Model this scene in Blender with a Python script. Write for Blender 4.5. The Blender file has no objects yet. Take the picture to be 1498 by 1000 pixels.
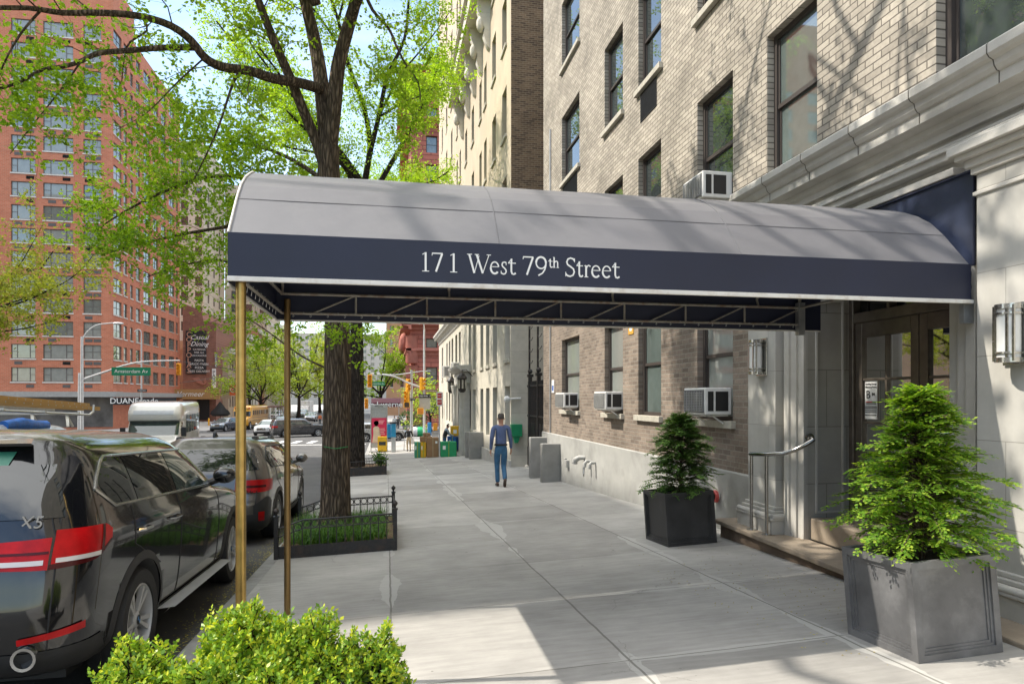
import bpy, bmesh, math, random
from mathutils import Vector, Matrix
RN = random.Random(11)
SC = bpy.context.scene
COL = SC.collection
PI = math.pi
rad = math.radians

# ------------------------------------------------------------------ ground shape
SLOPE = -0.0467          # the street falls away from the camera, then levels at the avenue
def zr(y):
    if y < 46: return SLOPE*y
    if y > 50: return SLOPE*48
    t = (y-46)/4; return SLOPE*(46 + 4*(t-0.5*t*t))
def zwalk(x, y): return zr(y) + 0.0388*x
def zroad(y): return zr(y) - 0.188

# ------------------------------------------------------------------ mesh helper
class MB:
    def __init__(s): s.v=[]; s.f=[]; s.m=[]; s.sm=[]
    def add(s, vs, fs, mi=0, sm=False):
        o=len(s.v); s.v += [tuple(p) for p in vs]
        for f in fs: s.f.append([i+o for i in f]); s.m.append(mi); s.sm.append(sm)
        return s
    def box(s, x0,x1,y0,y1,z0,z1, mi=0):
        return s.add([(x0,y0,z0),(x1,y0,z0),(x1,y1,z0),(x0,y1,z0),(x0,y0,z1),(x1,y0,z1),(x1,y1,z1),(x0,y1,z1)],
            [(0,3,2,1),(4,5,6,7),(0,1,5,4),(1,2,6,5),(2,3,7,6),(3,0,4,7)], mi)
    def obox(s, M, sx,sy,sz, mi=0):
        vs=[M@Vector((a*sx/2,b*sy/2,c*sz/2)) for c in (-1,1) for a,b in ((-1,-1),(1,-1),(1,1),(-1,1))]
        return s.add(vs,[(0,3,2,1),(4,5,6,7),(0,1,5,4),(1,2,6,5),(2,3,7,6),(3,0,4,7)],mi)
    def bar(s, a, b, w, h=None, mi=0):
        a=Vector(a); b=Vector(b); d=b-a; h=h or w
        q=d.to_track_quat('Y','Z').to_matrix().to_4x4()
        return s.obox(Matrix.Translation((a+b)/2)@q, w, d.length, h, mi)
    def tube(s, pts, r, n=8, mi=0, caps=True, closed=False):
        pts=[Vector(p) for p in pts]; N=len(pts)
        if not hasattr(r,'__len__'): r=[r]*N
        vs=[]; up=None
        for i,p in enumerate(pts):
            if closed: t=pts[(i+1)%N]-pts[i-1]
            else: t=pts[min(i+1,N-1)]-pts[max(i-1,0)]
            if t.length<1e-9: t=Vector((0,0,1))
            t.normalize()
            if up is None:
                up=Vector((0,0,1)) if abs(t.z)<.9 else Vector((1,0,0))
            a=t.cross(up)
            if a.length<1e-6: a=t.cross(Vector((0,1,0)))
            a.normalize(); b=a.cross(t); up=b
            for k in range(n):
                an=2*PI*k/n; vs.append(p+(a*math.cos(an)+b*math.sin(an))*r[i])
        fs=[]
        for i in range(N if closed else N-1):
            j=(i+1)%N
            for k in range(n):
                l=(k+1)%n; fs.append((i*n+k,i*n+l,j*n+l,j*n+k))
        if caps and not closed: 
            fs.append(tuple(range(n))[::-1]); fs.append(tuple((N-1)*n+k for k in range(n)))
        return s.add(vs,fs,mi,True)
    def lathe(s, prof, n=24, M=None, mi=0, cap=True):
        M=M or Matrix.Identity(4); vs=[]; fs=[]; N=len(prof)
        for r,z in prof:
            for k in range(n):
                a=2*PI*k/n; vs.append(M@Vector((r*math.cos(a),r*math.sin(a),z)))
        for i in range(N-1):
            for k in range(n):
                l=(k+1)%n; fs.append((i*n+k,i*n+l,(i+1)*n+l,(i+1)*n+k))
        if cap and prof[0][0]>1e-4: fs.append(tuple(range(n))[::-1])
        if cap and prof[-1][0]>1e-4: fs.append(tuple((N-1)*n+k for k in range(n)))
        return s.add(vs,fs,mi,True)
    def sphere(s, c, r, n=12, mi=0):
        if not hasattr(r,'__len__'): r=(r,r,r)
        M=Matrix.Translation(c)@Matrix.Diagonal((*r,1))
        return s.lathe([(max(1e-5,math.sin(PI*i/(n//2+2))),-math.cos(PI*i/(n//2+2))) for i in range(n//2+3)],n,M,mi)
    def prism(s, poly, plane, a0, a1, mi=0):
        # poly in 2D; plane 'xz' extrudes along y, 'yz' along x, 'xy' along z
        def P(u,w,a): return {'xz':(u,a,w),'yz':(a,u,w),'xy':(u,w,a)}[plane]
        n=len(poly); vs=[P(u,w,a0) for u,w in poly]+[P(u,w,a1) for u,w in poly]
        fs=[tuple(range(n)),tuple(range(2*n-1,n-1,-1))]+[(i,i+n,(i+1)%n+n,(i+1)%n) for i in range(n)]
        return s.add(vs,fs,mi)
    def grid(s, rows, mi=0, sm=True, wrap=False):
        n=len(rows[0]); vs=[p for r in rows for p in r]; fs=[]
        for i in range(len(rows)-1):
            for k in range(n if wrap else n-1):
                l=(k+1)%n; fs.append((i*n+k,i*n+l,(i+1)*n+l,(i+1)*n+k))
        return s.add(vs,fs,mi,sm)
    def mesh(s, name, mats, off=(0,0,0), angle=40, fix=True):
        me=bpy.data.meshes.new(name); ox,oy,oz=off
        me.from_pydata([(x-ox,y-oy,z-oz) for x,y,z in s.v],[],s.f)
        if not isinstance(mats,(list,tuple)): mats=[mats]
        for m in mats: me.materials.append(m)
        me.polygons.foreach_set('material_index',s.m); me.polygons.foreach_set('use_smooth',s.sm)
        if fix:
            bm=bmesh.new(); bm.from_mesh(me); bmesh.ops.recalc_face_normals(bm,faces=bm.faces); bm.to_mesh(me); bm.free()
        if any(s.sm): me.set_sharp_from_angle(angle=rad(angle))
        me.update(); return me
    def build(s, name, mats, parent=None, bevel=0, seg=2, local=False, angle=40, fix=True, loc=None):
        off=(0,0,0)
        if not local:
            if loc is not None: off=loc
            elif parent is not None: off=wloc(parent)
        o=bpy.data.objects.new(name, s.mesh(name,mats,off,angle,fix)); COL.objects.link(o)
        if loc is not None:
            o.location=loc if parent is None else Vector(loc)-wloc(parent)
        o.parent=parent
        if bevel:
            b=o.modifiers.new('Bevel','BEVEL'); b.width=bevel; b.segments=seg; b.limit_method='ANGLE'; b.angle_limit=rad(35); b.harden_normals=False
        return o
def wloc(o):
    v=Vector((0,0,0))
    while o is not None: v=v+o.location; o=o.parent
    return v
def tag(o, label=None, cat=None, group=None, kind=None):
    if label: o['label']=label
    if cat: o['category']=cat
    if group: o['group']=group
    if kind: o['kind']=kind
    return o
def thing(name, label, cat, loc=(0,0,0), rz=0, pitch=0, group=None):
    o=bpy.data.objects.new(name,None); COL.objects.link(o); o.empty_display_size=.2
    o.location=loc; o.rotation_euler=(pitch,0,rz); return tag(o,label,cat,group)
def copy_tree(o, parent=None):
    c=o.copy(); COL.objects.link(c); c.parent=parent
    for ch in list(o.children): copy_tree(ch,c)
    return c
def structure(o): o['kind']='structure'; return o
def text_mb(s, size, depth=0.0, spacing=1.0, align='CENTER', shear=0):
    cu=bpy.data.curves.new('lettering','FONT'); cu.body=s; cu.size=size; cu.extrude=depth; cu.align_x=align; cu.align_y='CENTER'
    cu.space_character=spacing; cu.shear=shear; cu.resolution_u=3
    ob=bpy.data.objects.new('lettering',cu); COL.objects.link(ob)
    me=bpy.data.meshes.new_from_object(ob.evaluated_get(bpy.context.evaluated_depsgraph_get()))
    vs=[v.co.copy() for v in me.vertices]; fs=[list(p.vertices) for p in me.polygons]
    bpy.data.objects.remove(ob); bpy.data.curves.remove(cu); bpy.data.meshes.remove(me)
    return vs,fs
def text(mb, s, size, M, depth=.002, mi=0, spacing=1.0, align='CENTER', shear=0):
    vs,fs=text_mb(s,size,depth,spacing,align,shear); mb.add([M@v for v in vs],fs,mi)
def facing(loc, n, up=(0,0,1)):
    # matrix whose local x runs rightwards and y upwards for a viewer looking against n
    z=Vector(n).normalized(); x=Vector(up).cross(z).normalized(); y=z.cross(x)
    M=Matrix((x,y,z)).transposed().to_4x4(); M.translation=loc; return M

# ------------------------------------------------------------------ materials
MATS={}
def new_mat(name):
    m=bpy.data.materials.new(name); m.use_nodes=True; nt=m.node_tree
    b=nt.nodes['Principled BSDF']; return m,nt,b
def N(nt,t,**k):
    n=nt.nodes.new(t)
    for a,v in k.items():
        if a.startswith('i_'): n.inputs[a[2:].replace('_',' ')].default_value=v
        else: setattr(n,a,v)
    return n
def mth(nt,op,a,b=None,c=None):
    n=nt.nodes.new('ShaderNodeMath'); n.operation=op
    for i,x in enumerate((a,b,c)):
        if x is None: continue
        if isinstance(x,(int,float)): n.inputs[i].default_value=x
        else: nt.links.new(x,n.inputs[i])
    return n.outputs[0]
def mixc(nt,fac,a,b,blend='MIX'):
    n=nt.nodes.new('ShaderNodeMix'); n.data_type='RGBA'; n.blend_type=blend
    for i,x in ((0,fac),(6,a),(7,b)):
        if isinstance(x,(int,float)): n.inputs[i].default_value=x
        elif isinstance(x,tuple): n.inputs[i].default_value=(*x[:3],1)
        else: nt.links.new(x,n.inputs[i])
    return n.outputs[2]
def mat(name, col, rough=.6, metal=0., var=.12, scale=4., bump=0., bscale=80., coat=0., spec=.5, stretch=None, dirt=None, dirt_scale=1.2):
    if name in MATS: return MATS[name]
    m,nt,b=new_mat(name); L=nt.links.new
    b.inputs['Roughness'].default_value=rough; b.inputs['Metallic'].default_value=metal
    b.inputs['Specular IOR Level'].default_value=spec; b.inputs['Coat Weight'].default_value=coat; b.inputs['Coat Roughness'].default_value=.04
    tc=N(nt,'ShaderNodeTexCoord'); vec=tc.outputs['Object']
    if stretch:
        mp=N(nt,'ShaderNodeMapping'); mp.inputs['Scale'].default_value=stretch; L(vec,mp.inputs[0]); vec=mp.outputs[0]
    n1=N(nt,'ShaderNodeTexNoise',i_Scale=scale,i_Detail=6.,i_Roughness=.6); L(vec,n1.inputs['Vector'])
    mr=N(nt,'ShaderNodeMapRange'); mr.inputs[1].default_value=.3; mr.inputs[2].default_value=.7
    mr.inputs[3].default_value=1-var; mr.inputs[4].default_value=1+var; L(n1.outputs[0],mr.inputs[0])
    c=mixc(nt,1.,col,mr.outputs[0],'MULTIPLY')
    if dirt:
        n3=N(nt,'ShaderNodeTexNoise',i_Scale=dirt_scale,i_Detail=8.,i_Roughness=.65); L(vec,n3.inputs['Vector'])
        r3=N(nt,'ShaderNodeMapRange'); r3.inputs[1].default_value=.5; r3.inputs[2].default_value=.75; r3.inputs[4].default_value=.8; L(n3.outputs[0],r3.inputs[0])
        c=mixc(nt,r3.outputs[0],c,dirt)
    L(c,b.inputs['Base Color'])
    if var>0:
        r2=N(nt,'ShaderNodeMapRange'); r2.inputs[3].default_value=max(.02,rough-.08); r2.inputs[4].default_value=min(1,rough+.08); L(n1.outputs[0],r2.inputs[0]); L(r2.outputs[0],b.inputs['Roughness'])
    if bump:
        n2=N(nt,'ShaderNodeTexNoise',i_Scale=bscale,i_Detail=5.); L(vec,n2.inputs['Vector'])
        bp=N(nt,'ShaderNodeBump',i_Strength=bump,i_Distance=.01); L(n2.outputs[0],bp.inputs['Height']); L(bp.outputs[0],b.inputs['Normal'])
    MATS[name]=m; return m
def brick(name, c1, c2, mortar, axis='x', bw=.21, bh=.072, ms=.009, bump=.6, blotch=.25, flemish=0.5):
    if name in MATS: return MATS[name]
    m,nt,b=new_mat(name); L=nt.links.new; b.inputs['Roughness'].default_value=.85; b.inputs['Specular IOR Level'].default_value=.25
    tc=N(nt,'ShaderNodeTexCoord'); sp=N(nt,'ShaderNodeSeparateXYZ'); L(tc.outputs['Object'],sp.inputs[0])
    cb=N(nt,'ShaderNodeCombineXYZ'); L(sp.outputs[1 if axis=='x' else 0],cb.inputs[0]); L(sp.outputs[2],cb.inputs[1])
    bt=N(nt,'ShaderNodeTexBrick'); bt.offset=flemish; bt.inputs['Color1'].default_value=(*c1,1); bt.inputs['Color2'].default_value=(*c2,1); bt.inputs['Mortar'].default_value=(*mortar,1)
    bt.inputs['Scale'].default_value=1.; bt.inputs['Mortar Size'].default_value=ms; bt.inputs['Mortar Smooth'].default_value=.3; bt.inputs['Bias'].default_value=-.1
    bt.inputs['Brick Width'].default_value=bw; bt.inputs['Row Height'].default_value=bh; L(cb.outputs[0],bt.inputs['Vector'])
    n1=N(nt,'ShaderNodeTexNoise',i_Scale=.9,i_Detail=7.,i_Roughness=.65); L(cb.outputs[0],n1.inputs['Vector'])
    mr=N(nt,'ShaderNodeMapRange'); mr.inputs[1].default_value=.3; mr.inputs[2].default_value=.7; mr.inputs[3].default_value=1-blotch; mr.inputs[4].default_value=1+blotch; L(n1.outputs[0],mr.inputs[0])
    c=mixc(nt,1.,bt.outputs['Color'],mr.outputs[0],'MULTIPLY')
    n2=N(nt,'ShaderNodeTexNoise',i_Scale=26.,i_Detail=4.); L(cb.outputs[0],n2.inputs['Vector'])
    m2=N(nt,'ShaderNodeMapRange'); m2.inputs[3].default_value=.75; m2.inputs[4].default_value=1.25; L(n2.outputs[0],m2.inputs[0])
    c=mixc(nt,1.,c,m2.outputs[0],'MULTIPLY'); L(c,b.inputs['Base Color'])
    h=mth(nt,'SUBTRACT',mth(nt,'MULTIPLY',n2.outputs[0],.25),bt.outputs['Fac'])
    bp=N(nt,'ShaderNodeBump',i_Strength=bump,i_Distance=.008); L(h,bp.inputs['Height']); L(bp.outputs[0],b.inputs['Normal'])
    MATS[name]=m; return m
def blocks(name, col, joint, axis='x', bw=.9, bh=.45, ms=.006, var=.12, bump=.4, rough=.7, stain=None):
    if name in MATS: return MATS[name]
    m,nt,b=new_mat(name); L=nt.links.new; b.inputs['Roughness'].default_value=rough; b.inputs['Specular IOR Level'].default_value=.3
    tc=N(nt,'ShaderNodeTexCoord'); sp=N(nt,'ShaderNodeSeparateXYZ'); L(tc.outputs['Object'],sp.inputs[0])
    cb=N(nt,'ShaderNodeCombineXYZ'); L(sp.outputs[1 if axis=='x' else 0],cb.inputs[0]); L(sp.outputs[2],cb.inputs[1])
    bt=N(nt,'ShaderNodeTexBrick'); bt.inputs['Color1'].default_value=(*col,1); bt.inputs['Color2'].default_value=(*[k*.9 for k in col],1); bt.inputs['Mortar'].default_value=(*joint,1)
    bt.inputs['Scale'].default_value=1.; bt.inputs['Mortar Size'].default_value=ms; bt.inputs['Mortar Smooth'].default_value=.1; bt.inputs['Brick Width'].default_value=bw; bt.inputs['Row Height'].default_value=bh
    L(cb.outputs[0],bt.inputs['Vector'])
    n1=N(nt,'ShaderNodeTexNoise',i_Scale=2.2,i_Detail=8.,i_Roughness=.65); L(tc.outputs['Object'],n1.inputs['Vector'])
    mr=N(nt,'ShaderNodeMapRange'); mr.inputs[1].default_value=.3; mr.inputs[2].default_value=.7; mr.inputs[3].default_value=1-var; mr.inputs[4].default_value=1+var; L(n1.outputs[0],mr.inputs[0])
    c=mixc(nt,1.,bt.outputs['Color'],mr.outputs[0],'MULTIPLY')
    if stain:
        mp=N(nt,'ShaderNodeMapping'); mp.inputs['Scale'].default_value=(3,3,.35); L(tc.outputs['Object'],mp.inputs[0])
        n3=N(nt,'ShaderNodeTexNoise',i_Scale=1.6,i_Detail=6.); L(mp.outputs[0],n3.inputs['Vector'])
        r3=N(nt,'ShaderNodeMapRange'); r3.inputs[1].default_value=.48; r3.inputs[2].default_value=.75; r3.inputs[4].default_value=.55; L(n3.outputs[0],r3.inputs[0]); c=mixc(nt,r3.outputs[0],c,stain)
    L(c,b.inputs['Base Color'])
    n2=N(nt,'ShaderNodeTexNoise',i_Scale=45.,i_Detail=5.); L(tc.outputs['Object'],n2.inputs['Vector'])
    h=mth(nt,'SUBTRACT',mth(nt,'MULTIPLY',n2.outputs[0],.2),bt.outputs['Fac'])
    bp=N(nt,'ShaderNodeBump',i_Strength=bump,i_Distance=.006); L(h,bp.inputs['Height']); L(bp.outputs[0],b.inputs['Normal'])
    MATS[name]=m; return m
def leafmat(name, c1, c2, c3, trans=.45, rough=.5):
    m,nt,b=new_mat(name); L=nt.links.new
    g=N(nt,'ShaderNodeNewGeometry'); cr=N(nt,'ShaderNodeValToRGB'); L(g.outputs['Random Per Island'],cr.inputs[0])
    e=cr.color_ramp.elements; e[0].color=(*c1,1); e[1].color=(*c3,1); x=e.new(.5); x.color=(*c2,1)
    L(cr.outputs[0],b.inputs['Base Color']); b.inputs['Roughness'].default_value=rough; b.inputs['Specular IOR Level'].default_value=.35
    t=N(nt,'ShaderNodeBsdfTranslucent'); L(mixc(nt,1.,cr.outputs[0],(1.3,1.25,.5),'MULTIPLY'),t.inputs[0])
    mx=N(nt,'ShaderNodeMixShader'); mx.inputs[0].default_value=trans; L(b.outputs[0],mx.inputs[1]); L(t.outputs[0],mx.inputs[2])
    L(mx.outputs[0],nt.nodes['Material Output'].inputs[0]); MATS[name]=m; return m
def emis(name,col,strength):
    m,nt,b=new_mat(name); b.inputs['Base Color'].default_value=(*col,1); b.inputs['Emission Color'].default_value=(*col,1); b.inputs['Emission Strength'].default_value=strength; MATS[name]=m; return m
def glass(name,col,rough=.03,ior=1.6,var=.3):
    m=mat(name,col,rough,0,var,1.5); b=m.node_tree.nodes['Principled BSDF']; b.inputs['IOR'].default_value=ior
    for l in list(m.node_tree.links):
        if l.to_socket==b.inputs['Roughness']: m.node_tree.links.remove(l)
    b.inputs['Roughness'].default_value=rough; return m

M_concrete_wall=mat('painted_concrete',(.37,.365,.34),.75,var=.1,scale=3,bump=.25,bscale=60,dirt=(.22,.215,.2))
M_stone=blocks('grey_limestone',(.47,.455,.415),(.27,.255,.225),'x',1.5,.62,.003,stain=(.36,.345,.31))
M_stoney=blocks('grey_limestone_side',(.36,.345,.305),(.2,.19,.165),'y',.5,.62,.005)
M_stone_trim=mat('limestone_trim',(.50,.48,.435),.7,var=.12,scale=3,bump=.2,dirt=(.36,.34,.30))
M_sill=mat('stone_sill',(.46,.43,.36),.8,var=.2,scale=6,bump=.3,dirt=(.24,.22,.17),dirt_scale=5)
M_brick=brick('tan_brick',(.43,.385,.32),(.29,.258,.215),(.135,.12,.10),'x',ms=.0075,blotch=.3)
M_brick_low=brick('brown_brick',(.27,.215,.17),(.165,.13,.105),(.27,.24,.20),'x',ms=.008)
M_brick_dark=brick('dark_side_brick',(.19,.125,.075),(.075,.05,.035),(.27,.21,.14),'y',bw=.22,bh=.075)
M_frame=mat('dark_bronze_frame',(.055,.045,.04),.45,var=.1)
M_pane=glass('window_glass',(.045,.055,.055),.02,2.1)
M_pane_blind=glass('window_glass_blind',(.25,.27,.25),.04,1.9,.15)
M_pane_green=glass('window_glass_curtain',(.12,.15,.14),.02,2.3,.25)
def clear_glass(name,tint,refl=.12):
    m,nt,b=new_mat(name); L=nt.links.new; g=N(nt,'ShaderNodeBsdfGlossy'); g.inputs['Roughness'].default_value=.02
    t=N(nt,'ShaderNodeBsdfTransparent'); t.inputs[0].default_value=(*tint,1); lw=N(nt,'ShaderNodeFresnel'); lw.inputs[0].default_value=1.45
    x=N(nt,'ShaderNodeMixShader'); L(mth(nt,'ADD',lw.outputs[0],refl*.3),x.inputs[0]); L(t.outputs[0],x.inputs[1]); L(g.outputs[0],x.inputs[2]); L(x.outputs[0],nt.nodes['Material Output'].inputs[0]); MATS[name]=m; return m
M_doorpane=clear_glass('door_glass',(.55,.53,.48))
M_pane_dark=glass('dark_glass',(.012,.012,.012),.02,1.6)
M_black=mat('black_plastic',(.015,.015,.016),.5,var=.2)
M_blackiron=mat('black_iron',(.022,.02,.019),.5,var=.4,scale=20,bump=.2,dirt=(.07,.04,.025),dirt_scale=6)
M_white=mat('white_paint',(.72,.71,.68),.5,var=.06,dirt=(.5,.48,.43),dirt_scale=3)
M_steel=mat('brushed_steel',(.58,.57,.54),.25,1.,.1,30)
M_chrome=mat('chrome',(.75,.75,.74),.08,1.,.05)
M_galv=mat('galvanised_steel',(.45,.46,.46),.45,.7,.15,10)
M_silver=mat('silver_pole_paint',(.55,.56,.57),.4,.3,.12,6)
M_yellow=mat('signal_yellow',(.75,.36,.015),.45,var=.12)
M_red=mat('signal_red',(.5,.02,.015),.4)
M_signgreen=mat('sign_green',(.01,.22,.11),.4,var=.05)
M_signwhite=mat('sign_white',(.82,.82,.8),.45,var=.03)
M_signblack=mat('sign_black',(.018,.018,.02),.5,var=.1)
M_asphalt=mat('asphalt',(.075,.074,.072),.85,var=.28,scale=1.1,bump=.7,bscale=110,dirt=(.13,.125,.115),dirt_scale=.5)
M_curb=mat('granite_curb',(.30,.295,.28),.8,var=.2,scale=7,bump=.3,dirt=(.17,.16,.145),dirt_scale=3)
M_roadpaint=mat('road_paint',(.62,.61,.58),.7,var=.15,scale=6,dirt=(.25,.24,.23),dirt_scale=7)
def barkmat(name,c1,c2,sc):
    m,nt,b=new_mat(name); L=nt.links.new; b.inputs['Roughness'].default_value=.95; b.inputs['Specular IOR Level'].default_value=.15
    tc=N(nt,'ShaderNodeTexCoord'); mp=N(nt,'ShaderNodeMapping'); mp.inputs['Scale'].default_value=(1,1,.14); L(tc.outputs['Object'],mp.inputs[0])
    nw=N(nt,'ShaderNodeTexNoise',i_Scale=sc*.5,i_Detail=4.); L(mp.outputs[0],nw.inputs['Vector'])
    ad=nt.nodes.new('ShaderNodeVectorMath'); ad.operation='MULTIPLY_ADD'; L(nw.outputs['Color'],ad.inputs[0]); ad.inputs[1].default_value=(.09,.09,.09); L(mp.outputs[0],ad.inputs[2])
    vo=N(nt,'ShaderNodeTexVoronoi',feature='DISTANCE_TO_EDGE',i_Scale=sc); L(ad.outputs[0],vo.inputs['Vector'])
    r=N(nt,'ShaderNodeMapRange'); r.inputs[2].default_value=.35; L(vo.outputs['Distance'],r.inputs[0])
    n2=N(nt,'ShaderNodeTexNoise',i_Scale=sc*1.6,i_Detail=8.,i_Roughness=.7); L(mp.outputs[0],n2.inputs['Vector'])
    h=mth(nt,'ADD',mth(nt,'MULTIPLY',r.outputs[0],.7),mth(nt,'MULTIPLY',n2.outputs[0],.6)); 
    q=N(nt,'ShaderNodeMapRange'); q.inputs[1].default_value=.3; q.inputs[2].default_value=1.0; L(h,q.inputs[0])
    L(mixc(nt,q.outputs[0],c1,c2),b.inputs['Base Color'])
    bp=N(nt,'ShaderNodeBump',i_Strength=1.,i_Distance=.035); L(h,bp.inputs['Height']); L(bp.outputs[0],b.inputs['Normal']); MATS[name]=m; return m
M_bark=barkmat('bark',(.055,.041,.03),(.235,.175,.122),22.)
M_bark2=barkmat('bark_dark',(.016,.013,.011),(.075,.06,.047),20.)
M_leaf=leafmat('spring_leaf',(.20,.36,.022),(.30,.48,.035),(.40,.56,.06),.55)
M_leaf_far=leafmat('far_spring_leaf',(.22,.33,.035),(.34,.45,.055),(.45,.54,.09))
M_leaf_olive=leafmat('olive_young_leaf',(.26,.32,.05),(.38,.43,.07),(.48,.50,.10),.55)
M_leaf_box=leafmat('boxwood_leaf',(.12,.24,.028),(.24,.40,.035),(.58,.60,.05),.3,.35)
M_leaf_cyp=leafmat('cypress_leaf',(.10,.23,.028),(.20,.37,.035),(.38,.50,.06),.4,.5)
M_leaf_cypd=leafmat('dark_cypress_leaf',(.05,.12,.03),(.09,.19,.04),(.18,.30,.06),.3,.5)
M_grass=leafmat('lilyturf',(.03,.10,.015),(.07,.19,.025),(.16,.28,.04),.3,.4)
M_mulch=mat('mulch',(.20,.13,.075),.95,var=.6,scale=30,bump=1.,bscale=60)
M_soil=mat('dark_soil',(.03,.024,.018),.95,var=.5,scale=30,bump=.8)
# ------------------------------------------------------------------ ground, pavements, road
def sidewalk_mat():
    m,nt,b=new_mat('sidewalk_concrete'); L=nt.links.new; b.inputs['Specular IOR Level'].default_value=.3
    tc=N(nt,'ShaderNodeTexCoord'); sp=N(nt,'ShaderNodeSeparateXYZ'); L(tc.outputs['Object'],sp.inputs[0])
    nw=N(nt,'ShaderNodeTexNoise',i_Scale=3.,i_Detail=3.); L(tc.outputs['Object'],nw.inputs['Vector'])
    wob=mth(nt,'MULTIPLY',mth(nt,'SUBTRACT',nw.outputs[0],.5),.025)
    ux=mth(nt,'DIVIDE',mth(nt,'ADD',mth(nt,'SUBTRACT',sp.outputs[0],.03),wob),1.5)
    uy=mth(nt,'DIVIDE',mth(nt,'ADD',mth(nt,'SUBTRACT',sp.outputs[1],4.05),wob),1.6)
    def edge(u,w):   # distance to the nearest joint, metres
        f=mth(nt,'FRACT',mth(nt,'ADD',u,.5)); return mth(nt,'MULTIPLY',mth(nt,'ABSOLUTE',mth(nt,'SUBTRACT',f,.5)),w)
    ex,ey=edge(ux,1.5),edge(uy,1.6)
    cell=N(nt,'ShaderNodeCombineXYZ'); L(mth(nt,'FLOOR',ux),cell.inputs[0]); L(mth(nt,'FLOOR',uy),cell.inputs[1])
    wn=N(nt,'ShaderNodeTexWhiteNoise',noise_dimensions='3D'); L(cell.outputs[0],wn.inputs[0])
    tone=mth(nt,'ADD',mth(nt,'MULTIPLY',wn.outputs[0],.30),.80)
    n1=N(nt,'ShaderNodeTexNoise',i_Scale=.9,i_Detail=9.,i_Roughness=.68); L(tc.outputs['Object'],n1.inputs['Vector'])
    r1=N(nt,'ShaderNodeMapRange'); r1.inputs[1].default_value=.3; r1.inputs[2].default_value=.7; r1.inputs[3].default_value=.74; r1.inputs[4].default_value=1.13; L(n1.outputs[0],r1.inputs[0])
    mp=N(nt,'ShaderNodeMapping'); mp.inputs['Scale'].default_value=(1.2,9,1); L(tc.outputs['Object'],mp.inputs[0])
    n2=N(nt,'ShaderNodeTexNoise',i_Scale=2.5,i_Detail=6.); L(mp.outputs[0],n2.inputs['Vector'])
    r2=N(nt,'ShaderNodeMapRange'); r2.inputs[1].default_value=.35; r2.inputs[2].default_value=.7; r2.inputs[3].default_value=.9; r2.inputs[4].default_value=1.07; L(n2.outputs[0],r2.inputs[0])
    base=mixc(nt,1.,mixc(nt,1.,mixc(nt,1.,(.40,.385,.36),tone,'MULTIPLY'),r1.outputs[0],'MULTIPLY'),r2.outputs[0],'MULTIPLY')
    # pale mortar smears beside some joints, gum spots, dark joints
    n3=N(nt,'ShaderNodeTexNoise',i_Scale=.55,i_Detail=5.); L(tc.outputs['Object'],n3.inputs['Vector'])
    lim=mth(nt,'MULTIPLY',mth(nt,'MAXIMUM',mth(nt,'SUBTRACT',n3.outputs[0],.47),0.),.9)
    em=mth(nt,'MINIMUM',ex,mth(nt,'MULTIPLY',ey,2.2))
    base=mixc(nt,mth(nt,'MULTIPLY',mth(nt,'LESS_THAN',em,lim),.55),base,(.50,.49,.46))
    vo=N(nt,'ShaderNodeTexVoronoi',i_Scale=3.1); L(tc.outputs['Object'],vo.inputs['Vector'])
    base=mixc(nt,mth(nt,'MULTIPLY',mth(nt,'LESS_THAN',vo.outputs['Distance'],.045),.6),base,(.09,.085,.08))
    v2=N(nt,'ShaderNodeTexVoronoi',i_Scale=9.); L(tc.outputs['Object'],v2.inputs['Vector'])
    n5=N(nt,'ShaderNodeTexNoise',i_Scale=.8,i_Detail=2.); L(tc.outputs['Object'],n5.inputs['Vector'])
    base=mixc(nt,mth(nt,'MULTIPLY',mth(nt,'LESS_THAN',v2.outputs['Distance'],mth(nt,'MULTIPLY',mth(nt,'SUBTRACT',n5.outputs[0],.42),.35)),.45),base,(.15,.145,.135))
    v3=N(nt,'ShaderNodeTexVoronoi',feature='DISTANCE_TO_EDGE',i_Scale=.42); mv=nt.nodes.new('ShaderNodeVectorMath'); mv.operation='MULTIPLY_ADD'; L(n1.outputs['Color'],mv.inputs[0]); mv.inputs[1].default_value=(.5,.5,.5); L(tc.outputs['Object'],mv.inputs[2]); L(mv.outputs[0],v3.inputs['Vector'])
    base=mixc(nt,mth(nt,'MULTIPLY',mth(nt,'MULTIPLY',mth(nt,'LESS_THAN',v3.outputs['Distance'],.0013),mth(nt,'GREATER_THAN',n5.outputs[0],.55)),.35),base,(.12,.115,.10))
    j=mth(nt,'MAXIMUM',mth(nt,'LESS_THAN',ex,.0085),mth(nt,'LESS_THAN',ey,.006))
    base=mixc(nt,mth(nt,'MULTIPLY',j,.72),base,(.11,.105,.09)); L(base,b.inputs['Base Color'])
    b.inputs['Roughness'].default_value=.72
    n4=N(nt,'ShaderNodeTexNoise',i_Scale=90.,i_Detail=4.); L(tc.outputs['Object'],n4.inputs['Vector'])
    h=mth(nt,'SUBTRACT',mth(nt,'MULTIPLY',n4.outputs[0],.18),j)
    bp=N(nt,'ShaderNodeBump',i_Strength=.45,i_Distance=.008); L(h,bp.inputs['Height']); L(bp.outputs[0],b.inputs['Normal'])
    return m
M_sidewalk=sidewalk_mat()
YS=[-25,-10]+[2*i for i in range(-2,24)]+[46,47,48,49,50,52,55,59]
XS=[-1.34,-.5,.5,1.5,2.5,3.5,4.6,7,12]
mb=MB(); mb.grid([[(x,y,zwalk(min(x,5),y)) for x in XS] for y in YS]); structure(mb.build('sidewalk',M_sidewalk,fix=False))
mb=MB()
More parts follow.
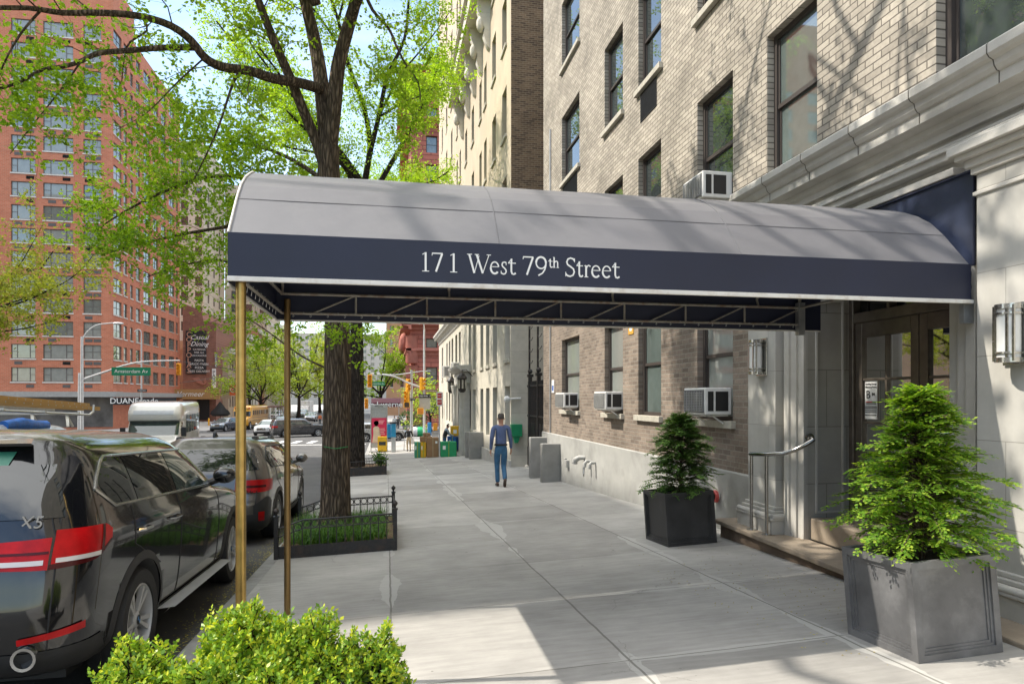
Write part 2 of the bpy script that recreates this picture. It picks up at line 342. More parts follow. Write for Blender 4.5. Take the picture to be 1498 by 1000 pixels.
prof=lambda y:[(-1.5,zroad(y)-.05),(-1.5,zwalk(-1.5,y)-.02),(-1.48,zwalk(-1.4,y)),(-1.338,zwalk(-1.34,y)+.002),(-1.338,zwalk(-1.34,y)-.2)]
mb.grid([[(x,y,z) for x,z in prof(y)] for y in YS],sm=False); structure(mb.build('curb',M_curb,fix=False))
mb=MB(); mb.box(-1.5,12,59,59.15,-2.6,-2.236); structure(mb.build('corner_curb',M_curb))
mb=MB(); YR=[-60,-25,-10,0,10,20,30,40,46,47,48,49,50,55,100,200,420,900]
mb.grid([[(x,y,zroad(y)) for x in (-500,-200,-60,-20,-10,0,20,60,200,500)] for y in YR]); structure(mb.build('road',M_asphalt,fix=False))
# pavements across the street and across the avenue
M_walk2=mat('far_pavement',(.36,.345,.32),.8,var=.15,scale=2,dirt=(.2,.19,.18),dirt_scale=.4)
mb=MB(); mb.grid([[(x,y,zroad(y)+.15) for x in (-60,-20.5)] for y in YR[1:13]],sm=False)
mb.grid([[(-20.5,y,zroad(y)+d) for d in (.15,-.05)] for y in YR[1:13]],sm=False); structure(mb.build('south_pavement',M_walk2,fix=False))
ZF=zroad(90)+.15
mb=MB(); mb.box(-1.5,60,84,400,ZF-.35,ZF); structure(mb.build('north_corner_pavement',M_walk2))
mb=MB(); mb.box(-90,-21,84,400,ZF-.35,ZF); structure(mb.build('south_corner_pavement',M_walk2))
# painted crossing and lane lines
mb=MB(); zp=zroad(61)+.005
for k in range(13):
    x=-19.5+k*1.38
    mb.add([(x,61,zp),(x+.55,61,zp),(x+.75,64.6,zp),(x+.2,64.6,zp)],[(0,1,2,3)])
for k in range(9):
    y=63.5+k*2.1; mb.add([(1.0,y,zp),(4.6,y,zp),(4.6,y+.6,zp),(1.0,y+.6,zp)],[(0,1,2,3)])
mb.add([(-11,58.6,zp),(-1.8,58.6,zp),(-1.8,59.2,zp),(-11,59.2,zp)],[(0,1,2,3)])
structure(mb.build('crosswalk',M_roadpaint,fix=False))
# blossom litter along the gutter (nobody could count it)
mb=MB()
for i in range(2600):
    x=-1.5-abs(RN.gauss(0,.16)); y=RN.uniform(2.2,15); s=RN.uniform(.006,.017); a=RN.uniform(0,PI); z=zroad(y)+.004+RN.uniform(0,.006)
    c,d=math.cos(a)*s,math.sin(a)*s; mb.add([(x-c,y-d,z),(x+d*.5,y-c*.5,z+.003),(x+c,y+d,z),(x-d*.5,y+c*.5,z+.002)],[(0,1,2,3)])
for i in range(260):
    x=RN.uniform(2.6,4.02); y=RN.gauss(5.2,1.0); s=RN.uniform(.005,.011); a=RN.uniform(0,PI); z=zwalk(x,y)+.003
    if x>3.1 and y<4.3: continue
    c,d=math.cos(a)*s,math.sin(a)*s; mb.add([(x-c,y-d,z),(x+d*.5,y-c*.5,z+.003),(x+c,y+d,z),(x-d*.5,y+c*.5,z+.002)],[(0,1,2,3)])
tag(mb.build('fallen_blossom',leafmat('fallen_blossom',(.22,.16,.03),(.40,.33,.04),(.55,.50,.08),0.),fix=False),'yellow blossom litter lying in the gutter and by the step','fallen petals',kind='stuff')

# ------------------------------------------------------------------ facades and windows
def facade(mb, axis, c, sign, u0,u1,v0,v1, ops, depth=.15, mi=0, mr=None):
    us=sorted({u0,u1,*[o[0] for o in ops],*[o[1] for o in ops]}); vs_=sorted({v0,v1,*[o[2] for o in ops],*[o[3] for o in ops]})
    us=[u for u in us if u0<=u<=u1]; vs_=[v for v in vs_ if v0<=v<=v1]
    P=(lambda u,v,d=0:(c-sign*d,u,v)) if axis=='x' else (lambda u,v,d=0:(u,c-sign*d,v))
    fl=(axis=='x')==(sign>0)
    idx={}; V=[]; F=[]
    def g(i,k):
        if (i,k) not in idx: idx[(i,k)]=len(V); V.append(P(us[i],vs_[k]))
        return idx[(i,k)]
    for i in range(len(us)-1):
        um=(us[i]+us[i+1])/2
        col=[o for o in ops if o[0]<um<o[1]]
        for k in range(len(vs_)-1):
            vm=(vs_[k]+vs_[k+1])/2
            if any(o[2]<vm<o[3] for o in col): continue
            q=[g(i,k),g(i+1,k),g(i+1,k+1),g(i,k+1)]; F.append(q if fl else q[::-1])
    mb.add(V,F,mi)
    for a,b,p,q in [o[:4] for o in ops]:
        for (A,B) in (((a,p),(b,p)),((b,p),(b,q)),((b,q),(a,q)),((a,q),(a,p))):
            f=[P(*A),P(*B),P(*B,depth),P(*A,depth)]
            mb.add(f,[(0,1,2,3) if not fl else (3,2,1,0)],mi if mr is None else mr)
_win={}
def window(parent, axis, c, sign, op, depth=.13, style='hung', fm=None, pm=None, sill=None, fw=.05, sillh=.09, over=.08, local=None, name='window'):
    """frame part > pane, sill; op=(u0,u1,v0,v1) in the wall plane"""
    a,b,p,q=op; w,h=round(b-a,3),round(q-p,3); fm=fm or M_frame; pm=pm or M_pane
    key=(axis,sign,w,h,depth,style,fm.name,pm.name,sill.name if sill else None,fw)
    org=(c,(a+b)/2,p) if axis=='x' else ((a+b)/2,c,p)
    if key in _win:
        o=copy_tree(_win[key],parent); o.location=Vector(org)-wloc(parent); o.name=name; return o
    P=(lambda u0,u1,v0,v1,d0,d1:(-sign*d1,-sign*d0,u0,u1,v0,v1) if sign>0 else (d0,d1,u0,u1,v0,v1)) if axis=='x' else (lambda u0,u1,v0,v1,d0,d1:(u0,u1,*((-d1,-d0) if sign>0 else (d0,d1)),v0,v1))
    f=MB(); g=MB(); W=w/2; D=depth
    f.box(*P(-W,-W+fw,0,h,D-.07,D)); f.box(*P(W-fw,W,0,h,D-.07,D)); f.box(*P(-W+fw,W-fw,0,fw,D-.068,D)); f.box(*P(-W+fw,W-fw,h-fw,h,D-.068,D))
    i=W-fw; e=.03
    if style=='hung':
        m=h*.5
        f.box(*P(-i,i,m-.025,m+.025,D-.055,D-.004))
        for x in (-i,i-e): f.box(*P(x,x+e,m+.025,h-fw,D-.05,D-.006)); f.box(*P(x,x+e,fw,m-.025,D-.03,D-.006))
        g.box(*P(-i+e,i-e,m+.02,h-fw,D-.035,D-.03)); g.box(*P(-i+e,i-e,fw,m-.02,D-.018,D-.013))
    elif style=='three':
        for x in (-W+w*.24,W-w*.24): f.box(*P(x-.04,x+.04,fw,h-fw,D-.06,D-.004))
        for x0,x1 in ((-i,-W+w*.24-.04),(W-w*.24+.04,i)): f.box(*P(x0,x1,h*.5-.03,h*.5+.03,D-.055,D-.006))
        g.box(*P(-i,i,fw,h-fw,D-.03,D-.025))
    elif style=='two':
        f.box(*P(-.035,.035,fw,h-fw,D-.06,D-.004))
        for x0,x1 in ((-i,-.035),(.035,i)): f.box(*P(x0,x1,h*.5-.03,h*.5+.03,D-.055,D-.006))
        g.box(*P(-i,i,fw,h-fw,D-.03,D-.025))
    else:
        g.box(*P(-i,i,fw,h-fw,D-.03,D-.025))
    o=f.build(name,fm,None,local=True); o.parent=parent; o.location=Vector(org)-wloc(parent)
    g.build('pane',pm,o,local=True)
    if sill:
        s=MB(); s.box(*P(-W-over,W+over,-sillh,-.002,-.07,D)); s.build('sill',sill,o,local=True,bevel=.006)
    _win[key]=o; return o

# ------------------------------------------------------------------ the brick apartment house on the right
WX=4.47; YE=18.83; TOPZ=20.5
apt=thing('apartment_house','tan brick apartment house with stone entrance and limestone cornice, nearest on the right','apartment house',(WX,10,0))
cols=[(6.31,7.25),(8.05,9.07),(10.38,11.40),(12.2,13.3),(15.15,16.75)]
ops_hi=[]; ops_lo=[]
for fl in range(1,6):
    z0=4.15+(fl-1)*2.95
    for k,(a,b) in enumerate(cols): ops_hi.append((a,b,z0,z0+1.72,k,fl))
    for a,b in ((3.0,4.76),(.4,1.6)): ops_hi.append((a,b,z0,z0+1.9,9,fl))
for k,(a,b) in enumerate(cols):
    if k: ops_lo.append((a,b,1.25,3.05,k,0))
mb=MB(); facade(mb,'x',WX,-1,-9,YE,4.0,TOPZ,[o[:4] for o in ops_hi],.16)
mb.box(WX,WX+14,YE,YE+.001,-1.2,TOPZ); mb.add([(WX,-9,TOPZ),(WX,YE,TOPZ),(WX+14,YE,TOPZ),(WX+14,-9,TOPZ)],[(0,1,2,3)])
mb.build('upper_brick_wall',M_brick,apt,fix=False)
mb=MB(); facade(mb,'x',WX,-1,7.2,YE,.59,4.0,[o[:4] for o in ops_lo],.16); mb.build('ground_floor_brick_wall',M_brick_low,apt,fix=False)
mb=MB(); yy=[7.0+.5*i for i in range(24)]+[YE]
mb.grid([[(WX+.3,y,.59),(WX-.035,y,.59),(WX-.05,y,.575),(WX-.05,y,zwalk(4.4,y)-.15)] for y in yy],sm=False); mb.build('painted_base',M_concrete_wall,apt,fix=False)
for i,(a,b,p,q,k,fl) in enumerate(ops_hi+ops_lo):
    pm={0:M_pane_green,1:M_pane,2:M_pane,3:M_pane,4:M_pane}.get(k,M_pane)
    if fl==0: pm={1:M_pane_blind,2:M_pane_green,3:M_pane_blind,4:M_pane_blind}.get(k,M_pane)
    if k==0 and fl==1: sl=None
    else: sl=M_sill if k!=9 or fl>1 else None
    w=window(apt,'x',WX,-1,(a,b,p,q),.16,'hung',None,pm,sl,.06,.10,.07)
    if k==0 and fl==1:   # closed slatted blind behind the clear sash
        bl=MB(); z=p+.05
        while z<q-.05: bl.box(WX+.152,WX+.158,a+.09,b-.09,z,z+.018); z+=.024
        bl.build('blind',mat('blind_slat',(.33,.35,.34),.5),w)
# vent grilles under some sills
for k,fl in ((2,2),(4,1),(4,2),(2,3)):
    a,b=cols[k]; z0=4.15+(fl-1)*2.95
    g=MB(); g.box(WX-.012,WX+.02,a+.18,b-.12,z0-.62,z0-.12)
    y=a+.2
    while y<b-.16: g.box(WX-.018,WX-.012,y,y+.008,z0-.6,z0-.14); y+=.028
    g.build('vent_grille',mat('vent_black',(.02,.02,.022),.6,.3),apt)
# stone front round the entrance
DY0,DY1,DZ1=4.6,6.5,3.05; DX=5.05
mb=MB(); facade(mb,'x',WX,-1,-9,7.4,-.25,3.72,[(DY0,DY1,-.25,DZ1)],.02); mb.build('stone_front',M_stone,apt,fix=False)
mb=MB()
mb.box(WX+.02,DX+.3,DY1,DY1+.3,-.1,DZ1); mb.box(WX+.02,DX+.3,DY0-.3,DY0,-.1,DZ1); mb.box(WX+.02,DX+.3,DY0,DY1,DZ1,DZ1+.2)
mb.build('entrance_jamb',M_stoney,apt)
jm=MB()      # moulded panel border on the jamb that faces us
for x0,x1,z0,z1 in ((4.58,4.60,.32,2.6),(4.90,4.92,.32,2.6),(4.58,4.92,.30,.32),(4.58,4.92,2.6,2.62)): jm.box(x0,x1,DY1-.022,DY1-.001,z0,z1)
jm.build('jamb_panel',M_stone_trim,apt)
cs=MB()     # stepped casing on both sides and above the opening
for y0,y1,x in ((DY1,DY1+.1,.03),(DY1+.1,DY1+.2,.055),(DY1+.2,DY1+.29,.08),(DY0-.1,DY0,.03),(DY0-.2,DY0-.1,.055),(DY0-.29,DY0-.2,.08)): cs.box(WX-x,WX+.01,y0,y1,-.02,3.3)
for z0,z1,x in ((3.05,3.15,.035),(3.15,3.24,.06),(3.3,3.36,.11)): cs.box(WX-x,WX+.01,DY0-.12,DY1+.12,z0,z1)
cs.build('door_casing',M_stone_trim,apt,bevel=.006)
for y0,y1 in ((6.86,7.44),(3.72,4.24)):
    p=MB(); x=WX-.14
    p.box(x,WX,y0,y1,.3,3.22)
    cap=M_stone_trim
    o=p.build('pilaster',M_stone,apt,bevel=.008)
    q=MB()
    for i,(d,z0,z1) in enumerate(((.10,-.02,.17),(.115,.17,.2),(.06,.24,.28),(.03,.28,.32))): q.box(x-d,WX,y0-d*.8,y1+d*.8,z0,z1)
    q.tube([(x-.085,y0-.07,.215),(x-.085,y1+.07,.215)],.035,10); q.tube([(x-.085,y0-.07,.215),(WX,y0-.07,.215)],.035,10)
    q.build('pilaster_base',cap,o,bevel=.008)
    q=MB()
    for d,z0,z1 in ((.02,3.06,3.09),(.03,3.22,3.27),(.06,3.27,3.33),(.11,3.33,3.37),(.15,3.37,3.44)): q.box(x-d,WX,y0-d*.8,y1+d*.8,z0,z1)
    q.build('pilaster_cap',cap,o,bevel=.006)
mb=MB()    # architrave bands over the pilasters
for z0,z1,x in ((3.44,3.5,.10),(3.5,3.53,.13),(3.56,3.585,.06)): mb.box(WX-x,WX+.01,-9,7.42,z0,z1)
mb.box(WX-.09,WX,-9,3.72,.3,.36); mb.box(WX-.13,WX,-9,3.72,-.05,.3)
mb.build('architrave',M_stone_trim,apt,bevel=.005)
mb=MB()    # cornice with its crown moulding, soffit and cut joints
prof=[(0,3.64),(.045,3.64),(.045,3.70),(.085,3.72),(.085,3.77),(.19,3.79),(.19,3.875),(.21,3.88),(.232,3.91),(.242,3.95),(.275,3.965),(.295,3.99),(.295,4.055),(.28,4.07),(0,4.11)]
mb.prism([(WX-x,z) for x,z in prof],'xz',-9,7.6)
mb.build('cornice',M_stone_trim,apt)
mb=MB(); y=7.6-.72
while y>-9: mb.prism([(WX-x-.0025,z) for x,z in prof[5:14]]+[(WX-.1,4.085),(WX-.1,3.85)],'xz',y,y+.008); y-=.72
mb.build('cornice_joint',mat('open_joint',(.10,.09,.075),.9),apt)
# entrance doors, recessed
dr=MB(); Z0=.25
for y0,y1,z0,z1 in ((DY0,DY0+.07,Z0,3.05),(DY1-.07,DY1,Z0,3.05),(DY0+.07,DY1-.07,2.36,2.47),(DY0+.07,DY1-.07,2.98,3.05),(5.9,5.94,2.47,2.98),(5.16,5.2,2.47,2.98)): dr.box(DX-.06,DX+.08,y0,y1,z0,z1)
dframe=dr.build('door_frame',mat('bronze_door',(.16,.135,.11),.38,.55,.2,8),apt,bevel=.008)
g=MB(); g.box(DX+.03,DX+.035,DY0+.07,DY1-.07,2.47,2.98); g.build('transom_pane',M_pane_dark,dframe)
for y0,y1,hy in ((DY0+.07,5.545,5.46),(5.555,DY1-.07,5.64)):
    d=MB()
    for a,b,p,q in ((y0,y0+.10,Z0,2.36),(y1-.10,y1,Z0,2.36),(y0+.1,y1-.1,2.2,2.36),(y0+.1,y1-.1,Z0,Z0+.16)): d.box(DX-.03,DX+.03,a,b,p,q)
    m=(y0+y1)/2; d.box(DX-.02,DX+.02,m-.014,m+.014,Z0+.16,2.2)
    for z in (.83,1.29,1.75): d.box(DX-.02,DX+.02,y0+.1,y1-.1,z-.014,z+.014)
    o=d.build('entrance_door',MATS['bronze_door'],apt,bevel=.005)
    g=MB(); g.add([(DX+.004,y0+.1,Z0+.16),(DX+.004,y1-.1,Z0+.16),(DX+.004,y1-.1,2.2),(DX+.004,y0+.1,2.2)],[(0,1,2,3)]); g.build('pane',M_doorpane,o)
    g=MB(); g.tube([(DX-.03,hy,1.05),(DX-.09,hy,1.05),(DX-.09,hy,1.5),(DX-.03,hy,1.5)],.014,8); g.build('handle',M_steel,o)
vb=MB(); vb.add([(x,y,z) for x in (DX+.31,DX+4) for y in (DY0-.1,DY1+.22) for z in (.24,3.0)],[(0,1,3,2),(4,6,7,5),(0,4,5,1),(2,3,7,6),(0,2,6,4),(1,5,7,3)][1:])
vb.build('lobby',mat('lobby_wood',(.13,.085,.055),.5,var=.25,scale=3),apt,fix=False)
for x in (6.2,7.2):
    t=thing('lobby_lamp','glowing amber wall lamp inside the lobby, %s the bronze doors'%('just behind' if x<7 else 'farther behind'),'wall lamp',(x,DY1+.2,1.8)); m=MB(); m.box(-.10,.10,-.10,-.01,-.19,.19); m.build('shade',emis('amber_glow_%d'%int(x*10),(1,.50,.10),2.6),t,local=True); m=MB()
    for q in (-.03,.03): m.box(q-.008,q+.008,-.112,-.10,-.20,.20)
    m.box(-.11,.11,-.11,.0,-.22,-.19); m.box(-.11,.11,-.11,.0,.19,.22); m.build('frame',M_black,t,local=True)
def paper(parent_name, label, cat):
    t=MB(); t.box(DX-.006,DX-.001,6.13,6.31,1.33,1.74)
    return tag(t.build(parent_name,M_signwhite,loc=(DX-.003,6.22,1.33)),label,cat)
pp=paper('rating_notice','white energy rating notice with a big letter B taped inside the door','notice')
tx=MB(); M=lambda z,y=6.22: facing((DX-.0075,y,z),(-1,0,0))
text(tx,'Building Energy',.026,M(1.70)); text(tx,'Efficiency Rating',.026,M(1.667)); text(tx,'B',.12,M(1.585,6.262)); text(tx,'84',.045,M(1.59,6.185))
for z in (1.46,1.443,1.42,1.40,1.37): text(tx,'ENERGY USE IN THIS BUILDING',.0125,M(z))
tx.box(DX-.0085,DX-.006,6.145,6.295,1.488,1.497); tx.build('lettering',M_signblack,pp)
tx=MB(); tx.box(DX-.0085,DX-.006,6.20,6.295,1.505,1.516,0); tx.box(DX-.0085,DX-.006,6.145,6.20,1.505,1.516,1); tx.build('colour_bar',[M_red,mat('bar_green',(.2,.4,.05),.5)],pp)
# stone steps
st=thing('entrance_steps','worn brown stone entrance steps below the bronze doors','steps',(4.1,5.6,.0))
mb=MB(); mb.prism([(4.09,7.86),(4.0,5.3),(3.86,3.0),(3.75,-3),(4.5,-3),(4.5,7.86)],'xy',-.035,.02); mb.build('tread',mat('step_stone',(.29,.235,.175),.85,0,.18,4,bump=.35,dirt=(.22,.175,.13),dirt_scale=3),st,bevel=.012)
mb=MB(); mb.prism([(4.15,7.78),(4.06,5.3),(3.92,3.0),(3.81,-3),(4.5,-3),(4.5,7.78)],'xy',-.6,-.034); mb.build('riser',mat('step_riser',(.16,.115,.08),.9,0,.25,6,bump=.4,dirt=(.12,.085,.06)),st)
mb=MB(); mb.box(4.52,DX+.3,DY0,DY1,.019,.25); mb.build('upper_step',MATS['step_stone'],st,bevel=.012)
# lamps by the door
def wall_lamp(label,x,y,z):
    t0=t=thing('wall_lamp',label,'wall lamp',(x,y,z),group='frosted lamps beside the entrance')
    m=MB(); m.box(-.02,0,-.13,.13,-.26,.26); m.build('back_plate',M_steel,t,local=True,bevel=.004)
    m=MB(); m.lathe([(.085,-.2),(.085,.2)],20,Matrix.Translation((-.1,0,0))); m.build('diffuser',mat('frosted_glass',(.75,.75,.72),.35,var=.04),t,local=True)
    m=MB()
    for z0,z1 in ((-.24,-.2),(.2,.24),(-.17,-.155),(.155,.17)): m.lathe([(.098,z0),(.098,z1)],20,Matrix.Translation((-.1,0,0)))
    for y0 in (-.09,.09,-.05,.05): m.box(-.10-.09*math.cos(y0/.1),-.085-.09*math.cos(y0/.1),y0-.008,y0+.008,-.23,.23)
    m.box(-.06,-.015,-.03,.03,-.22,.22)
    m.build('cage',M_steel,t,local=True); t.scale=(.84,.84,.84); return t
wall_lamp('chrome and frosted glass lamp on the pilaster left of the doors',WX-.141,7.12,2.03)
wall_lamp('chrome and frosted glass lamp on the sunlit pilaster at the right edge',WX-.141,3.90,2.0)
# handrail
hr=thing('handrail','curved stainless steel handrail on two posts left of the doors','handrail',(4.18,6.9,.02))
m=MB(); m.tube([(4.165,7.1,.90),(4.165,6.9,.915),(4.19,6.75,.925),(4.26,6.6,.945),(4.34,6.5,.99),(4.42,6.44,1.05),(4.5,6.42,1.1),(4.5,6.47,1.12)],.024,10); m.sphere((4.165,7.1,.90),.024,10); m.lathe([(.05,0),(.05,.02)],14,Matrix.Translation((4.5,6.485,1.12))@Matrix.Rotation(PI/2,4,'X')); m.build('rail',mat('rail_steel',(.38,.37,.35),.22,1.,.1,30),hr)
for x,y in ((4.165,7.08),(4.18,6.79)):
    m=MB(); m.tube([(x,y,.03),(x,y,.905)],.02,10); o=m.build('post',MATS['rail_steel'],hr)
    m=MB(); m.lathe([(.055,.0205),(.055,.03),(.03,.036)],16,Matrix.Translation((x,y,0))); m.build('base_flange',M_steel,o)
# siamese pipe, hydrant valves and meter box on the painted base
sp=thing('standpipe','grey painted standpipe inlets on the painted base, left of the planter','standpipe',(WX-.05,14.2,-.1))
m=MB(); m.tube([(WX-.04,14.55,.2),(WX-.16,14.6,.2),(WX-.24,14.68,.14),(WX-.25,14.7,.06)],[.045,.058,.068,.072],12)
m.build('inlet',mat('pipe_paint',(.34,.335,.315),.5,0,.12,12),sp)
for y in (14.1,13.75): m=MB(); m.tube([(WX-.04,y,.16),(WX-.15,y,.16),(WX-.19,y,.11),(WX-.2,y,.03)],[.032,.038,.042,.042],10); m.build('inlet',MATS['pipe_paint'],sp)
m=MB(); m.tube([(WX-.21,14.1,.04),(WX-.22,14.06,-.1),(WX-.21,14.13,-.16),(WX-.2,14.16,-.04)],.008,6); m.build('chain',M_galv,sp)
eb=thing('outdoor_outlet','small grey outlet box on the painted base','outlet box',(WX-.05,15.9,-.2))
m=MB(); m.box(WX-.13,WX-.05,15.85,16.02,-.16,.02); m.build('cover',MATS['pipe_paint'],eb,bevel=.01); m=MB(); m.box(WX-.10,WX-.051,16.1,16.2,-.13,.05); m.build('back_plate',MATS['pipe_paint'],eb,bevel=.006)
rv=thing('valve','red topped valve on the painted base, behind the small planter','valve',(WX-.05,8.2,.3)); m=MB(); m.lathe([(.0,0),(.07,0),(.085,.02),(.085,.04),(.06,.05)],16,Matrix.Translation((WX-.12,8.35,.22))@Matrix.Rotation(PI/2,4,'Y')@Matrix.Rotation(0,4,'Z')); m.build('cap',mat('valve_red',(.5,.06,.05),.5),rv); m=MB(); m.tube([(WX-.04,8.35,.22),(WX-.12,8.35,.22)],.05,12); m.build('pipe',M_white,rv)
# window air conditioners
def air_con(label, y0,y1, z, face, grp='air conditioners in the windows',dep=.42,h=.40):
    t=thing('air_conditioner',label,'air conditioner',(WX,(y0+y1)/2,z),group=grp); w=(y1-y0)/2
    m=MB(); m.box(-dep,.02,-w,w,0,h); m.build('case',M_white,t,local=True,bevel=.012)
    m=MB(); m.box(-dep-.012,-dep,-w+.03,w-.03,.03,h-.03)
    m.build('rear_grille',face,t,local=True)
    m=MB()
    for k in range(12): m.box(-dep-.02,-dep-.012,-w+.04,w-.04,.045+k*(h-.1)/12,.045+k*(h-.1)/12+.010)
    for k in range(8): m.box(-dep-.022,-dep-.014,-w+.04+k*(2*w-.09)/7,-w+.05+k*(2*w-.09)/7,.04,h-.045)
    m.build('rear_fins',mat('ac_fin',(.30,.30,.29),.5),t,local=True)
    m=MB(); m.box(-dep+.04,-dep+.12,-w-.004,-w,.05,h-.05); m.box(-dep+.15,-dep+.33,-w-.004,-w,.05,h-.05); m.build('side_louvre',M_black,t,local=True)
    m=MB()
    for s in (-1,1): m.tube([(.0,s*w*.8,-.16),(-dep*.6,s*w*.8,-.02),(-dep*.85,s*w*.8,-.015),(.0,s*w*.8,-.012)],.011,6)
    m.tube([(-dep*.6,-w*.8,-.02),(-dep*.6,w*.8,-.02)],.011,6)
    m.build('bracket',M_white,t,local=True); return t
M_acgrey=mat('ac_grey_face',(.13,.13,.135),.5); M_aclight=mat('ac_fin_face',(.22,.22,.22),.6)
air_con('dark faced air conditioner propped on brackets in the window nearest the doors',8.12,8.75,1.33,M_acgrey,dep=.36,h=.36)
air_con('white air conditioner in the ground floor window between the other two',12.25,12.95,1.33,M_aclight,dep=.34,h=.35)
air_con('white air conditioner in the farthest ground floor window',15.3,16.1,1.33,M_aclight,dep=.34,h=.35)
air_con('white air conditioner with finned side in the upstairs window above the canopy',8.1,8.70,4.19,M_aclight,dep=.40,h=.35)
# small signs on the brick
s=MB(); s.box(WX-.012,WX-.001,11.62,11.88,2.74,3.06); o=s.build('notice_plate',mat('notice_orange',(.62,.33,.05),.5),loc=(WX,11.75,2.74)); tag(o,'small orange notice plate on the brick between two windows','plate')
s=MB(); s.prism([(11.70,2.80),(11.80,2.80),(11.84,2.9),(11.75,3.0),(11.66,2.9)],'yz',WX-.014,WX-.0125); s.build('emblem',M_signwhite,o)
s=MB(); s.box(WX-.012,WX-.001,17.55,17.8,1.7,2.05); o=s.build('hydrant_sign',M_signwhite,loc=(WX,17.7,1.7)); tag(o,'small blue and white plate at the far end of the brick wall','plate')
s=MB(); s.box(WX-.014,WX-.0125,17.59,17.76,1.75,1.9); s.build('blue_band',mat('plate_blue',(.05,.12,.4),.5),o)
s=MB(); s.tube([(WX-.03,17.9,.3),(WX-.03,17.9,9)],.02,6); tag(s.build('conduit',M_galv,loc=(WX,17.9,.3)),'thin grey conduit running up the far end of the brick wall','pipe')
# ------------------------------------------------------------------ reading points off the photograph's camera
CAMF,CAMX,CAMY,CAMH=971.7,566.4,582.2,1.55
YAW=math.atan((749-CAMX)/CAMF)
def at(px,py,y):
    xc=(px-749)/CAMF; X=xc*math.cos(YAW)+math.sin(YAW); Y=math.cos(YAW)-xc*math.sin(YAW); d=y/Y
    return Vector((d*X,y,CAMH-d*(py-CAMY)/CAMF))
# ------------------------------------------------------------------ entrance canopy
AX0,AX1,AY0,AY1=-.95,4.36,4.29,6.06
cn=thing('entrance_canopy','navy barrel canopy on brass posts over the pavement, lettered with the street address','canopy',(-.9,5.2,0))
M_navy=mat('navy_canvas',(.013,.017,.040),.55,var=.15,scale=2,bump=.3,bscale=5)
M_topc=mat('faded_grey_canvas',(.15,.148,.158),.5,var=.10,scale=1.3,bump=.25,bscale=7,dirt=(.215,.21,.21),dirt_scale=.8)
arch=[(AY0,2.555),(AY0+.235,2.835),(AY0+.36,2.96),(AY0+.50,3.055),(AY0+.64,3.125),(AY0+.76,3.175),((AY0+AY1)/2,3.195)]
arch=arch+[(AY0+AY1-y,z) for y,z in arch[-2::-1]]
def shell(mb,poly,x0,x1,n,t,mo,mi_,sag=.006):
    xs=[x0+(x1-x0)*i/n for i in range(n+1)]
    cy=(AY0+AY1)/2; rows=[];rin=[]
    for i,x in enumerate(xs):
        s=sag*(1-abs(2*((i/5)%1)-1)); rows.append([(x,y,z-s*.6) for y,z in poly]); rin.append([(x,cy+(y-cy)*.992,z-t-s*.6) for y,z in poly])
    for i in range(n):
        for k in range(len(poly)-1):
            mb.add([rows[i][k],rows[i+1][k],rows[i+1][k+1],rows[i][k+1]],[(0,1,2,3)],mo,False)
            mb.add([rin[i][k],rin[i+1][k],rin[i+1][k+1],rin[i][k+1]],[(3,2,1,0)],mi_,False)
mb=MB()
fine=[]
for i in range(len(arch)-1):
    a,b=arch[i],arch[i+1]
    for k in range(3): fine.append((a[0]+(b[0]-a[0])*k/3,a[1]+(b[1]-a[1])*k/3))
fine.append(arch[-1])
shell(mb,fine,AX0,AX1-.04,30,.012,0,1)
rf_=mb.build('canopy_roof',[M_topc,M_navy],cn,fix=False)
mb=MB(); q=arch[1]
for y in (q[0],AY0+AY1-q[0]): mb.tube([(AX0+(AX1-.04-AX0)*i/20,y,q[1]-.002) for i in range(21)],.0045,5)
for x in (.72,2.45): mb.tube([(x,y,z+.001) for y,z in arch],.0035,5)
mb.build('seams',mat('canvas_seam',(.13,.128,.135),.6),rf_)
mb=MB()
for y0,y1 in ((AY0-.004,AY0+.004),(AY1-.004,AY1+.004)): mb.box(AX0,AX1-.03,y0,y1,2.29 if y0<5 else 2.235,2.56)
mb.box(AX0-.004,AX0+.004,AY0+.005,AY1-.005,2.25,2.56)
mb.prism([(y,z-.004) for y,z in arch],'yz',AX0-.003,AX0+.003)
# gathered corner where the canvas meets the wall
rows=[]
for i in range(9):
    t=i/8; x=AX1-.03+.03*math.sin(t*PI/2); y=AY0-.004+.16*(1-math.cos(t*PI/2)); rows.append([(x+.004*math.sin(k*2.3+i),y,2.29+.27*k/8) for k in range(9)])
mb.grid(rows)
mb.build('valance',M_navy,cn)
mb=MB(); mb.box(AX0-.006,AX1-.01,AY0-.012,AY0+.006,2.262,2.293); mb.box(AX0-.006,AX1-.03,AY1-.006,AY1+.008,2.222,2.238); mb.box(AX0-.008,AX0+.006,AY0,AY1,2.232,2.252)
mb.tube([(x,y,z+.004) for x,(y,z) in ((AX0,p) for p in arch)],.009,6)
mb.build('hem',mat('white_binding',(.72,.70,.66),.5,var=.08,dirt=(.5,.42,.33),dirt_scale=9),cn,bevel=.004)
mb=MB()   # canvas wing closing the arch to the wall
W0=4.40
mb.box(W0-.012,W0,AY0+.02,AY1+.10,2.56,3.285); o=mb.build('wall_wing',mat('navy_wing',(.018,.026,.055),.42,var=.15,scale=2.5,bump=.5,bscale=5),cn)
mb=MB(); mb.tube([(W0-.02,AY0+.02,2.56),(W0-.02,AY0+.02,3.285),(W0-.02,AY1+.1,3.285),(W0-.02,AY1+.1,2.56)],.012,6); mb.build('wing_edge',M_navy,o)
